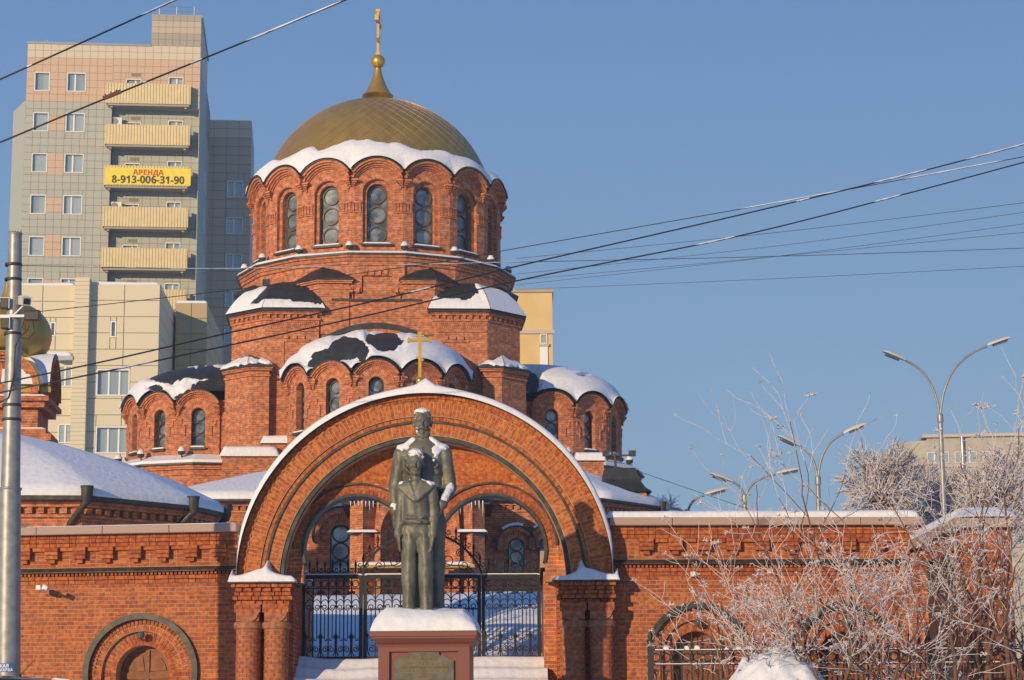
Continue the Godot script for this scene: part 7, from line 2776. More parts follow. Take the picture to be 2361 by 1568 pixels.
func build_fence() -> void:
	M.iron_frost = nmat(Color(0.014, 0.015, 0.016), Color(0.05, 0.052, 0.054), 0.05, 3.0, 0.6, 0.2)
	var Zf := 35.0
	var p0 := P(1500, 1500, Zf)
	var t := thing("iron_fence", "ornate black iron fence with snow on its rails in front of the brick wall", "fence", p0)
	var u := L(t, 1600, 1500).x / 100.0
	var yb := -150 * u
	for side in 2:
		var nd := Node3D.new()
		nd.name = "fence_run"
		if side == 1: nd.transform = Transform3D(Basis(Vector3.UP, PI / 2), Vector3(0, 0, -6.0))
		t.add_child(nd, true)
		var len := 930 * u if side == 0 else 5.9
		var n := int(len / (23.4 * u))
		var w := len / n
		var rl := MB.new()
		for y in [0.0, -32.0 * u, -140.0 * u]: rl.bx(0, len, y - 2.2 * u, y + 2.2 * u, -0.022, 0.022)
		fin(rl, "rail", M.iron_frost, nd)
		var r := 2.3 * u
		for i in n + 1:
			var x := i * w
			var b := MB.new()
			b.box(Vector3(x, (-16.0 * u + yb) / 2 + 8 * u, 0), Vector3(r * 2, -yb + 16 * u, r * 2))
			b.lathe(Vector3(x, 12 * u, 0), [Vector2(r, 0), Vector2(4.2 * u, 1 * u), Vector2(4.2 * u, 4 * u), Vector2(2 * u, 6 * u), Vector2(3.0 * u, 9 * u), Vector2(2.2 * u, 16 * u), Vector2(0.0005, 34 * u)], 8)
			for yy in [-16.0, -140.0]: b.lathe(Vector3(x, yy * u, 0), [Vector2(r, -6 * u), Vector2(4.6 * u, -4 * u), Vector2(3.2 * u, 0), Vector2(4.6 * u, 4 * u), Vector2(r, 6 * u)], 8)
			fin(b, "picket", M.iron_frost, nd)
			if i < n:
				var c := x + w / 2
				var g := MB.new()
				g.tube(spiral(c, -16 * u, w * 0.40, w * 0.40, 0, 1.0, 18), [1.9 * u], 5)
				g.tube(spiral(c - w * 0.22, 9 * u, w * 0.26, w * 0.2, 0.2, -0.7, 12), [1.1 * u], 5)
				g.tube(spiral(c + w * 0.22, 9 * u, w * 0.26, w * 0.2, PI - 0.2, 0.7, 12), [1.1 * u], 5)
				fin(g, "ring", M.iron_frost, nd)
				if i % 2 == 0:
					var s := MB.new()
					for sg in [-1.0, 1.0]:
						s.tube(bez(Vector2(x + w, -110 * u), Vector2(x + w + sg * w * 0.9, -80 * u), Vector2(x + w + sg * w * 0.1, -60 * u), Vector2(x + w + sg * w * 0.75, -46 * u)), [1.8 * u], 5)
						s.tube(spiral(x + w + sg * w * 0.5, -50 * u, w * 0.30, w * 0.1, 0.0 if sg > 0 else PI, sg * 1.4, 18), [1.2 * u], 5)
						s.tube(spiral(x + w + sg * w * 0.55, -84 * u, w * 0.34, w * 0.1, 0.0 if sg > 0 else PI, -sg * 1.4, 18), [1.2 * u], 5)
					fin(s, "scroll", M.iron_frost, nd)
		for y in [0.0, -32.0]:
			var sn := MB.new()
			snow_ridge(sn, line_pts(Vector3(0, y * u + 2 * u, 0), Vector3(len, y * u + 2 * u, 0), 120), Vector3(0, 0, -1), 0.05, 0.017, y)
			fin(sn, "rail_snow", M.snow, nd)
		var caps := MB.new()
		for i in n:
			if rng.randf() < 0.4:
				var x := (i + 0.5) * w
				snow_ridge(caps, line_pts(Vector3(x - w * 0.3, 3 * u, 0), Vector3(x + w * 0.3, 3 * u, 0), 5), Vector3(0, 0, -1), 0.07, 0.03 + 0.05 * rng.randf(), i)
		var co := fin(caps, "snow_clumps", M.snow, nd)
		co.set_meta("kind", "stuff")
	# posts
	for x in [0.0, 330.0 * u, 640 * u]:
		var pm := MB.new()
		pm.bx(x - 7 * u, x + 7 * u, yb, 20 * u, -0.06, 0.06)
		pm.lathe(Vector3(x, 20 * u, 0), [Vector2(0.07, 0), Vector2(0.07, 0.02), Vector2(0.03, 0.04), Vector2(0.045, 0.08), Vector2(0.0005, 0.24)], 10)
		fin(pm, "post", M.iron_frost, t)
# ------------------------------------------------ frosted shrubs and trees ------------------------------------------------
var tw: RandomNumberGenerator
func grow_branch(wood: MB, frost: MB, tufts: Array, p: Vector3, d: Vector3, len: float, r: float, lv: int, up: float, thin: float) -> void:
	var n := 5 if lv > 1 else 4
	var pts := [p]
	var rad := [r]
	var q := p
	var dd := d
	for i in n:
		dd = (dd + Vector3(tw.randfn(), tw.randfn() * 0.6, tw.randfn()) * (0.13 if lv > 1 else 0.17) + Vector3.UP * up).normalized()
		q += dd * len / n
		pts.append(q)
		rad.append(lerpf(r, r * 0.62, float(i + 1) / n))
	if r > thin: wood.tube(pts, rad, 6)
	else: frost.tube(pts, rad, 4)
	if lv <= 0:
		if tw.randf() < 0.62: tufts.append(q)
		return
	var kids := 2 + (1 if tw.randf() < 0.62 else 0)
	for k in kids:
		var t := tw.randf_range(0.35, 1.0) if k > 0 else 1.0
		var idx := clampi(int(t * n), 1, n)
		var s := Vector3(tw.randfn(), tw.randfn() * 0.5, tw.randfn()).normalized()
		var nd := (dd + s * (0.35 if k == 0 else 0.95)).normalized()
		grow_branch(wood, frost, tufts, pts[idx], nd, len * tw.randf_range(0.55, 0.80), maxf(rad[idx] * (0.72 if k == 0 else 0.55), 0.0052 if thin < 0.05 else 0.020), lv - 1, up, thin)
func tuft(m: MB, p: Vector3, s: float) -> void:
	# small umbel crusted with hoarfrost
	for i in 9:
		var d := Vector3(tw.randfn(), absf(tw.randfn()) * 0.8 - 0.2, tw.randfn()).normalized()
		var e := p + d * s * tw.randf_range(0.5, 1.0)
		m.tube([p, p.lerp(e, 0.5) + Vector3(0, s * 0.1, 0), e], [s * 0.07, s * 0.10, s * 0.05], 3)
		var e2 := e + Vector3(tw.randfn(), tw.randfn(), tw.randfn()) * s * 0.2
		m.tube([e - Vector3(0, s * 0.08, 0), e2], [s * 0.13, s * 0.09], 4)
func shrub(px: float, Z: float, top_py: float, lean: float, stems: int, sd: int, label: String, base_y: float, spread: float) -> void:
	tw.seed = sd
	var b := P(px, 1568, Z)
	var h := P(px, top_py, Z).y - base_y
	var t := thing("frosted_shrub", label, "shrub", Vector3(b.x, base_y, b.z), 0.0, "frosted shrubs by the iron fence")
	var wood := MB.new(); var frost := MB.new(); var tf := MB.new()
	var tufts := []
	for i in stems:
		var a := TAU * i / stems + tw.randf() * 1.5
		var d := Vector3(cos(a) * spread + lean, 1.0, sin(a) * spread * 0.7).normalized()
		grow_branch(wood, frost, tufts, Vector3(cos(a) * 0.08, 0, sin(a) * 0.08), d, h * tw.randf_range(0.34, 0.46), h * 0.0095, 4, 0.045, 0.0062)
	for p in tufts:
		tuft(tf, p, tw.randf_range(0.03, 0.085))
	fin(wood, "stems", M.bark, t)
	var f := fin(frost, "twigs", M.frost, t)
	f.set_meta("kind", "stuff")
	if tf.v.size() > 0:
		var g := fin(tf, "frost_clusters", M.frost, t)
		g.set_meta("kind", "stuff")
func far_tree(px: float, Z: float, py: float, rx: float, ry: float, sd: int, n: int, label: String) -> void:
	# crown of fine rimed twigs round a centre seen at (px, py)
	tw.seed = sd
	var c := P(px, py, Z)
	var by := 3.0
	var k := Z / F
	var t := thing("frosted_tree", label, "tree", Vector3(c.x, by, c.z), 0.0, "frosted trees behind the wall")
	var wood := MB.new(); var frost := MB.new()
	var ch := c.y - by
	wood.tube([Vector3.ZERO, Vector3(0.1, ch * 0.5, 0), Vector3(0, ch, 0.1), Vector3(0.1, ch + ry * k * 0.6, 0)], [0.2, 0.14, 0.08, 0.02], 7)
	for i in n:
		var d := Vector3(tw.randfn(), tw.randfn(), tw.randfn()).normalized() * pow(tw.randf(), 0.4)
		var p := Vector3(d.x * rx * k, ch + d.y * ry * k * (1.0 + 0.3 * sin(d.x * 5.0 + sd)), d.z * rx * k)
		var o := (d + Vector3(tw.randfn() * 0.4, 0.5 + tw.randfn() * 0.4, tw.randfn() * 0.4)).normalized()
		if i % 9 == 0: wood.tube([Vector3(0, ch - ry * k * 0.7 + d.y * 0.8, 0), Vector3(p.x * 0.4, lerpf(ch - ry * k * 0.5, p.y, 0.4), p.z * 0.4), p], [0.045, 0.03, 0.012], 4)
		for q in 3:
			var e := (o + Vector3(tw.randfn(), tw.randfn() * 0.6, tw.randfn()) * 0.5).normalized()
			var l := tw.randf_range(0.25, 0.75)
			(wood if q == 0 and i % 3 == 0 else frost).tube([p, p + e * l * 0.55 + Vector3(0, 0.04, 0), p + e * l], [0.017, 0.014, 0.008], 3)
			if tw.randf() < 0.4: frost.tube([p + e * l * 0.5, p + e * l * 0.5 + Vector3(tw.randfn(), tw.randfn(), tw.randfn()) * 0.16], [0.022, 0.014], 3)
	fin(wood, "trunk", M.bark, t)
	var f := fin(frost, "crown", M.frost, t)
	f.set_meta("kind", "stuff")
func build_trees() -> void:
	tw = RandomNumberGenerator.new()
	M.bark = nmat(Color(0.11, 0.050, 0.032), Color(0.22, 0.12, 0.08), 0.05, 3.0, 0.9)
	M.frost = nmat(Color(0.50, 0.43, 0.40), Color(0.80, 0.77, 0.75), 0.06, 2.2, 0.9)
	# px, depth, top, lean, stems, seed, label, base, spread
	shrub(1862, 33.6, 1270, -0.42, 4, 11, "frosted shrub leaning left out of the snow heap", 1.9, 0.30)
	shrub(1905, 33.2, 1220, 0.0, 3, 27, "frosted shrub rising from the top of the snow heap", 2.0, 0.34)
	shrub(1945, 34.1, 985, -0.02, 3, 35, "tall slender frosted shrub taller than the wall beside the second doorway", 1.5, 0.07)
	shrub(2010, 33.4, 1180, 0.10, 3, 44, "frosted shrub between the second doorway and the wing wall", 1.5, 0.32)
	shrub(1700, 34.2, 1160, -0.05, 3, 58, "thin frosted shrub in front of the first hooded doorway", 1.5, 0.22)
	shrub(2130, 33.8, 1190, 0.02, 4, 63, "dense frosted shrub in front of the dark opening", 1.5, 0.40)
	shrub(2235, 33.2, 1090, 0.05, 4, 71, "stout frosted shrub in front of the wing wall's end", 1.5, 0.28)
	shrub(2300, 33.9, 950, 0.06, 5, 86, "tallest frosted shrub beside the wing wall", 1.5, 0.26)
	shrub(2385, 33.5, 1020, -0.05, 4, 92, "frosted shrub past the wing wall's end", 1.5, 0.34)
	far_tree(2035, 84.0, 1120, 85, 85, 5, 650, "rounded frosted tree behind the wall beside the street lamps")
	far_tree(2100, 92.0, 1150, 80, 75, 6, 600, "frosted tree in front of the grey building's corner")
	far_tree(2200, 88.0, 1165, 90, 70, 7, 600, "frosted tree in front of the grey building beside the tall lamp")
	far_tree(2300, 86.0, 1150, 95, 85, 8, 650, "frosted tree in front of the grey building's long side")
	far_tree(2380, 94.0, 1130, 80, 95, 9, 600, "frosted tree at the far end of the grey building")
	far_tree(1532, 120.0, 1178, 22, 26, 10, 60, "small bare tree far behind the church porch")
# ------------------------------------------------ street furniture, wires, ground ------------------------------------------------
func lamp_head(t: Node3D, p: Vector3, dir: Vector3, s: float, mat: Material) -> void:
	# flat cobra-head lantern: housing and glass below
	var x := dir.normalized()
	var z := x.cross(Vector3.UP).normalized()
	var y := z.cross(x).normalized()
	var h := MB.new()
	var secs := [[0.0, 0.07, 0.06], [0.12, 0.11, 0.09], [0.35, 0.15, 0.10], [0.62, 0.15, 0.09], [0.75, 0.10, 0.06]]
	var rows := []
	for sc in secs:
		var row := []
		for i in 11:
			var a := PI * i / 10.0
			row.append(p + (x * sc[0] + z * cos(a) * sc[1] + y * sin(a) * sc[2]) * s)
		rows.append(row)
	h.grid(rows, Vector2(1, 1), false, true)
	for j in secs.size() - 1:
		var a: Array = secs[j]; var b: Array = secs[j + 1]
		h.quad(p + (x * a[0] - z * a[1]) * s, p + (x * b[0] - z * b[1]) * s, p + (x * b[0] + z * b[1]) * s, p + (x * a[0] + z * a[1]) * s)
	var o := fin(h, "lantern", mat, t)
	var g := MB.new()
	var g0 := p + (x * 0.42 - y * 0.035) * s
	g.box(g0, Vector3(0.46 * s, 0.07 * s, 0.20 * s), Basis(x, y, z))
	fin(g, "lamp_glass", M.glass, o)
func street_lamp(Z: float, bx: float, fork: Vector2, l: Vector2, r: Vector2, label: String) -> Node3D:
	var pf := P(fork.x, fork.y, Z)
	var t := thing("street_lamp", label, "street lamp", Vector3(P(bx, fork.y + 200, Z).x, 1.5, -Z), 0.0, "twin street lamps")
	var loc := func(q: Vector3) -> Vector3: return q - t.position
	var s := Z / 58.0
	var fk: Vector3 = loc.call(pf)
	var pm := MB.new()
	pm.tube([Vector3(0, 0, 0), Vector3(fk.x * 0.5, fk.y * 0.5, 0), fk], [0.11 * s, 0.085 * s, 0.06 * s], 12)
	fin(pm, "pole", M.grey_paint, t)
	var cl := MB.new()
	cl.lathe(fk, [Vector2(0.06 * s, -0.1 * s), Vector2(0.085 * s, -0.05 * s), Vector2(0.085 * s, 0.12 * s), Vector2(0.06 * s, 0.18 * s)], 12)
	fin(cl, "collar", M.grey_paint, t)
	for e in [l, r]:
		var tip: Vector3 = loc.call(P(e.x, e.y, Z))
		var a := MB.new()
		var pts := []
		var c1 := fk + Vector3((tip.x - fk.x) * 0.06, (tip.y - fk.y) * 0.55, 0)
		var c2 := fk + Vector3((tip.x - fk.x) * 0.38, (tip.y - fk.y) * 0.86, 0)
		for i in 15: pts.append(fk.bezier_interpolate(c1, c2, tip, i / 14.0))
		a.tube(pts, [0.033 * s], 8)
		fin(a, "arm", M.grey_paint, t)
		lamp_head(t, tip, tip - c2, 0.88 * s, M.lantern)
	return t
func wire(label: String, pts: Array, rad: float, frost: Array) -> void:
	# pts: [px, py, depth] ...; smooth sag through the points; frost: list of [t0, t1] stretches with rime
	var t := thing("overhead_wire", label, "wire", P(pts[0][0], pts[0][1], pts[0][2]))
	var o := t.position
	var c := Curve3D.new()
	var P3 := []
	for p in pts: P3.append(P(p[0], p[1], p[2]) - o)
	for i in P3.size():
		var tg: Vector3 = (P3[mini(i + 1, P3.size() - 1)] - P3[maxi(i - 1, 0)]) * 0.17
		if i == 0 or i == P3.size() - 1: tg = Vector3.ZERO
		c.add_point(P3[i], -tg, tg)
	var L0 := c.get_baked_length()
	var path := []
	for i in 61: path.append(c.sample_baked(L0 * i / 60.0, true))
	var m := MB.new()
	m.tube(path, [rad], 6)
	fin(m, "cable", M.cable, t)
	for f in frost:
		var fp := []
		for i in 9: fp.append(c.sample_baked(L0 * lerpf(f[0], f[1], i / 8.0), true) + Vector3(0, rad * 0.5, rad * 0.25))
		var q := MB.new()
		q.tube(fp, [rad * 0.3, rad * 1.05, rad * 0.9, rad * 1.1, rad, rad * 0.85, rad * 1.05, rad * 0.9, rad * 0.3], 6)
		fin(q, "rime", M.snow, t)
func build_street() -> void:
	M.lantern = smat(0.55, 0.53, 0.48, 0.4)
	M.cable = smat(0.022, 0.02, 0.02, 0.6)
	street_lamp(58.0, 2178, Vector2(2168, 968), Vector2(2088, 832), Vector2(2276, 798), "nearest twin street lamp in front of the grey building")
	street_lamp(75.0, 1889, Vector2(1886, 1112), Vector2(1845, 1030), Vector2(1945, 1000), "twin street lamp behind the wall partly hidden by the slender frosted shrub")
	street_lamp(88.0, 1718, Vector2(1717, 1155), Vector2(1690, 1112), Vector2(1790, 1093), "twin street lamp standing clear behind the wall")
	street_lamp(100.0, 1590, Vector2(1585, 1190), Vector2(1545, 1172), Vector2(1624, 1142), "farthest twin street lamp showing only its heads above the coping")
	# ---- pole with surveillance cameras at the left
	var Zp := 36.3
	var b := P(20, 1568, Zp)
	var t := thing("camera_pole", "thick grey steel pole carrying surveillance cameras and floodlights", "pole", Vector3(b.x, 0.9, b.z))
	var k := Zp / F * 1.005
	var lo := func(px: float, py: float) -> Vector3: return P(px, py, Zp) - t.position
	var top: Vector3 = lo.call(35, 541)
	var mid: Vector3 = lo.call(24, 1128)
	var pm := MB.new()
	pm.tube([mid, lo.call(31, 800), top], [22 * k, 18 * k, 15.5 * k], 28)
	pm.lathe(top, [Vector2(15.5 * k, -0.02), Vector2(16.5 * k, 0.0), Vector2(16.5 * k, 0.03), Vector2(0.001, 0.035)], 24)
	fin(pm, "upper_tube", M.grey_paint, t)
	var lm := MB.new()
	lm.tube([Vector3(-0.02, 0, 0), lo.call(18, 1568), lo.call(23, 1128)], [30 * k, 28 * k, 24.5 * k], 28)
	lm.lathe(lo.call(23, 1128), [Vector2(24.5 * k, -0.02), Vector2(27 * k, -0.01), Vector2(27 * k, 0.02), Vector2(20 * k, 0.03)], 28)
	fin(lm, "lower_tube", M.grey_paint, t)
	for q in [[611, 18.5], [645, 18.3], [770, 18.8], [935, 20.5], [968, 20.5]]:
		var cm := MB.new()
		cm.lathe(lo.call(29.0 + (700 - q[0]) * 0.012 + 1, q[0]), [Vector2(q[1] * k, -3 * k), Vector2((q[1] + 1.6) * k, -3 * k), Vector2((q[1] + 1.6) * k, 3 * k), Vector2(q[1] * k, 3 * k)], 28)
		fin(cm, "clamp", M.metal_dark, t)
	var st := MB.new()
	for i in 5: st.tube([top + Vector3((i - 2) * 7 * k, 0, 0.02), top + Vector3((i - 2) * 7 * k, 9 * k, 0.02)], [1.0 * k], 5)
	fin(st, "stub_wires", M.cable, t)
	# bracket and boxes
	var br := MB.new()
	br.box(lo.call(40, 733) + Vector3(0, 0, 22 * k), Vector3(78 * k, 6 * k, 6 * k))
	fin(br, "bracket", M.white, t)
	for q in [[16, 704, 20, 24], [17, 750, 20, 24], [78, 732, 34, 22]]:
		var bm := MB.new()
		var c: Vector3 = lo.call(q[0], q[1]) + Vector3(0, 0, 24 * k)
		bm.bevel(c.x - q[2] * k / 2, c.x + q[2] * k / 2, c.y - q[3] * k / 2, c.y + q[3] * k / 2, c.z - 14 * k, c.z + 3 * k, 1.5 * k)
		bm.box(c - Vector3(0, 0, 14 * k), Vector3(q[2] * k, q[3] * k, 2 * k))
		fin(bm, "floodlight_box", M.black, t)
		var rim := MB.new()
		rim.bx(c.x - q[2] * k / 2 - 1.2 * k, c.x + q[2] * k / 2 + 1.2 * k, c.y + q[3] * k / 2, c.y + q[3] * k / 2 + 1.4 * k, c.z - 14 * k, c.z + 4 * k)
		rim.bx(c.x + q[2] * k / 2, c.x + q[2] * k / 2 + 1.2 * k, c.y - q[3] * k / 2, c.y + q[3] * k / 2, c.z - 14 * k, c.z + 3.5 * k)
		fin(rim, "light_rim", M.white if q[0] < 40 else M.black, t)
	var cp: Vector3 = lo.call(62, 700) + Vector3(0, 0, 26 * k)
	var cb := Basis(Vector3.UP, 0.45) * Basis(Vector3.RIGHT, 0.22)
	var ch := MB.new()
	ch.box(cp, Vector3(20 * k, 17 * k, 46 * k), cb)
	ch.box(cp + cb.y * 10 * k + cb.z * 4 * k, Vector3(23 * k, 2 * k, 54 * k), cb)
	var cam := fin(ch, "surveillance_camera", smat(0.55, 0.52, 0.45, 0.5), t)
	var ln := MB.new()
	ln.box(cp + cb.z * 23.4 * k, Vector3(15 * k, 12 * k, 1.5 * k), cb)
	fin(ln, "lens_window", M.black, cam)
	var cs := MB.new()
	var c0: Vector3 = cp + cb.y * 11 * k - cb.z * 6 * k
	snow_ridge(cs, [c0 - cb.z * 16 * k, c0 - cb.z * 6 * k, c0 + cb.z * 8 * k, c0 + cb.z * 18 * k], cb.x, 21 * k, 3.5 * k)
	fin(cs, "camera_snow", M.snow, cam)
	var ax := MB.new()
	ax.tube([lo.call(34, 733) + Vector3(0, 0, 20 * k), lo.call(46, 722) + Vector3(0, 0, 24 * k), cp - cb.y * 8 * k], [2.2 * k], 8)
	fin(ax, "camera_arm", M.white, t)
	for q in [[[62, 752], [64, 768], [50, 782], [40, 800], [38, 860], [36, 900]], [[80, 745], [84, 770], [70, 785], [48, 782], [40, 806], [36, 870], [24, 920], [0, 935]], [[60, 745], [56, 760], [66, 768], [72, 755]]]:
		var cw := MB.new()
		var pts := []
		for e in q: pts.append(lo.call(e[0], e[1]) + Vector3(0, 0, 21 * k))
		cw.tube(pts, [1.3 * k], 6)
		fin(cw, "hanging_cable", M.cable, t)
	var sg := MB.new()
	var so: Vector3 = lo.call(12, 1540)
	var rows := []
	for j in 2:
		var row := []
		for i in 9:
			var a := -0.75 + 1.45 * i / 8.0
			row.append(Vector3(lo.call(18, 1540).x + sin(a) * 29.2 * k, so.y + (j - 0.5) * 20 * k, cos(a) * 29.2 * k))
		rows.append(row)
	sg.grid(rows)
	fin(sg, "sticker", smat(0.05, 0.16, 0.42, 0.5), t)
	var tt := text(t, "СКАЯ", Vector3(lo.call(17, 1540).x - 4 * k, so.y + 3.5 * k, 29.6 * k), 8 * k, M.white, 0.004, true)
	tt = text(t, "ЯРМАРКА", Vector3(lo.call(17, 1540).x - 2 * k, so.y - 5.5 * k, 29.6 * k), 6.5 * k, M.white, 0.004, true)
	# ---- wires
	var D := 26.0
	wire("frosted trolley wire over the apartment tower's upper storeys", [[-40, 201, D], [200, 93, D], [420, -7, D + 1], [520, -52, D + 1]], 0.0115, [[0.16, 0.18], [0.62, 0.86]])
	wire("trolley wire with a brown insulator bar in front of the tower balconies", [[-40, 345, D], [258, 221, D], [560, 98, D + 1], [830, -14, D + 1]], 0.0115, [[0.54, 0.58], [0.70, 0.96], [0.40, 0.41]])
	wire("thick wire sagging in front of the drum and rising to the right", [[-40, 892, D], [246, 832, D], [543, 764, D + 1], [885, 689, D + 2], [1217, 608, D + 3], [1700, 497, D + 4], [2100, 401, D + 5], [2420, 317, D + 6]], 0.0105, [[0.355, 0.375], [0.72, 0.735], [0.80, 0.86], [0.9, 0.98]])
	wire("lower of two parallel trolley wires crossing the church front", [[-40, 913, D], [246, 856, D], [543, 793, D + 1], [861, 724, D + 2], [1217, 642, D + 3], [1700, 545, D + 4], [2100, 444, D + 5], [2420, 358, D + 6]], 0.0105, [[0.10, 0.13], [0.62, 0.66], [0.80, 0.83]])
	wire("thin wire from the camera pole to the right edge past the drum windows", [[94, 718, 36.2], [545, 667, 36], [1000, 606, 36], [1217, 568, 36], [1830, 460, 35], [2420, 350, 34]], 0.0075, [[0.70, 0.82], [0.86, 0.96]])
	wire("pale twisted guy wire level with the drum's snowy ledge", [[48, 612, 36.4], [300, 617, 37], [560, 619, 38], [1170, 605, 40], [1830, 590, 42], [2420, 570, 44]], 0.006, [[0.02, 0.30], [0.32, 0.45]])
	wire("faint wire high over the street lamps", [[1190, 596, 70], [1800, 535, 62], [2420, 460, 55]], 0.007, [])
	wire("faint wire just below the highest faint wire", [[1190, 632, 70], [1800, 566, 62], [2420, 481, 55]], 0.006, [])
	wire("faint wire dipping over the yellow building", [[1190, 657, 70], [1800, 590, 62], [2420, 508, 55]], 0.006, [])
	wire("faint wire crossing another over open sky", [[1190, 646, 70], [1700, 600, 64], [2420, 530, 55]], 0.006, [])
	wire("lowest faint wire almost level across the open sky", [[1190, 668, 70], [1800, 642, 62], [2420, 611, 55]], 0.006, [])
	wire("guy wire sloping down behind the wall from the side apse", [[1470, 1086, 80], [1580, 1124, 80], [1720, 1172, 80]], 0.010, [])
	# insulator bar clamped on the trolley wire
	var ins := thing("section_insulator", "rusty brown section insulator bar clamped on the trolley wire", "insulator", P(258, 218, D - 0.02))
	var kk := D / F
	var ib := Basis(Vector3.BACK, 0.392)
	var im := MB.new()
	im.box(ib.y * -1 * kk, Vector3(46 * kk, 9 * kk, 0.03), ib)
	fin(im, "bar", smat(0.10, 0.035, 0.02, 0.7), ins)
	for i in 6:
		var nb := MB.new()
		nb.lathe(ib.x * ((i - 2.5) * 7.0 + 2.0) * kk + ib.y * 3.5 * kk, [Vector2(1.8 * kk, 0), Vector2(2.2 * kk, 2 * kk), Vector2(1.2 * kk, 4.5 * kk)], 8)
		fin(nb, "insulator_knob", M.white if i % 2 == 1 else M.metal_dark, ins)
	# ---- parked car at the bottom left corner
	var cz := 29.0
	var cpx := P(45, 1558, cz)
	var car := thing("parked_car", "black estate car roof with snow scraps and an antenna below the pole", "car", Vector3(cpx.x - 0.75, cpx.y - 1.62, cpx.z), 0.0)
	M.carpaint = smat(0.010, 0.011, 0.014, 0.18, 0.3)
	var side := [[-2.25, 0.35], [-2.3, 0.75], [-2.1, 1.0], [-1.75, 1.08], [-1.2, 1.5], [-0.6, 1.61], [0.5, 1.62], [1.2, 1.57], [1.6, 1.40], [2.1, 1.02], [2.25, 0.7], [2.25, 0.35]]
	var bm := MB.new()
	var crow := []
	for w in [-0.86, -0.80, -0.45, 0.0, 0.45, 0.80, 0.86]:
		var row := []
		for s in side:
			var inset := 0.0
			var x: float = s[0]
			var y: float = s[1]
			if y > 1.05: inset = (y - 1.05) * 0.22
			var edge := 0.04 if absf(w) > 0.81 else 0.0
			row.append(Vector3(x * (1.0 - edge * 0.3), y - (0.05 if absf(w) > 0.7 and y > 1.3 else 0.0) - edge, w - signf(w) * inset * (1.0 if absf(w) > 0.7 else 0.3)))
		crow.append(row)
	bm.grid(crow, Vector2(1, 1), false, true)
	for sd2 in [-1.0, 1.0]:
		for i in side.size() - 2:
			bm.tri(Vector3(0, 0.6, sd2 * 0.85), Vector3(side[i][0], side[i][1] - 0.04, sd2 * (0.86 - maxf(0.0, side[i][1] - 1.05) * 0.22)), Vector3(side[i + 1][0], side[i + 1][1] - 0.04, sd2 * (0.86 - maxf(0.0, side[i + 1][1] - 1.05) * 0.22)))
	fin(bm, "body", M.carpaint, car)
	for w in [[-1.45, 0.87], [1.4, 0.87], [-1.45, -0.87], [1.4, -0.87]]:
		var tm := MB.new()
		tm.arc(w[0], 0.33, 0.2, 0.33, 0, TAU, w[1] - 0.11, w[1] + 0.02, 24, false, true)
		var ty := fin(tm, "wheel", M.black, car)
		var rm := MB.new()
		rm.arc(w[0], 0.33, 0.0, 0.2, 0, TAU, w[1] - 0.1, w[1] + 0.0, 16, false)
		fin(rm, "rim", M.steel, ty)
	var sw := MB.new()
	sw.quad(Vector3(-1.0, 1.1, 0.875), Vector3(1.45, 1.1, 0.875), Vector3(1.1, 1.48, 0.79), Vector3(-0.75, 1.48, 0.79))
	fin(sw, "side_window", M.glass, car)
	var an := MB.new()
	an.lathe(Vector3(0.75, 1.6, 0), [Vector2(0.03, 0), Vector2(0.02, 0.04)], 8)
	an.tube([Vector3(0.75, 1.62, 0), Vector3(0.92, 1.80, 0)], [0.008, 0.004], 6)
	fin(an, "antenna", M.black, car)
	for q in [[0.95, 0.35], [1.2, 0.1]]:
		var cs2 := MB.new()
		snow_ridge(cs2, line_pts(Vector3(q[0], 1.575, q[1]), Vector3(q[0] + 0.28, 1.545, q[1]), 6), Vector3(0, 0, -1), 0.1, 0.03, q[0])
		fin(cs2, "snow_scrap", M.snow, car)
	# ---- camera and junction box on the left wall
	var wz := 41.05
	var wc := thing("wall_camera", "small white bullet camera fixed to the brick wall beside a junction box", "camera", P(104, 1355, wz))
	var wm := MB.new()
	wm.lathe(Vector3.ZERO, [Vector2(0.001, -0.001), Vector2(0.045, 0.0), Vector2(0.045, 0.15), Vector2(0.001, 0.152)], 14)
	var wo := fin(wm, "housing", M.white, wc)
	wo.transform = Transform3D(Basis(Vector3.UP, 0.6) * Basis(Vector3.RIGHT, PI / 2 + 0.35), Vector3(0, 0.02, 0.08))
	wm = MB.new()
	wm.box(Vector3(-0.02, -0.02, 0.02), Vector3(0.04, 0.04, 0.22))
	fin(wm, "bracket", M.white, wc)
	for q in [[89, 1355, "beside the small bullet camera on the left wall"], [1598, 1324, "on the wall above the first hooded doorway"]]:
		var z2 := wz if q[0] < 900 else 40.85
		var jb := MB.new()
		jb.bevel(-0.045, 0.045, -0.045, 0.045, -0.25, 0.05, 0.006)
		var jo := fin(jb, "junction_box", M.white)
		jo.position = P(q[0], q[1], z2)
		tag(jo, "small grey junction box " + q[2], "junction box")
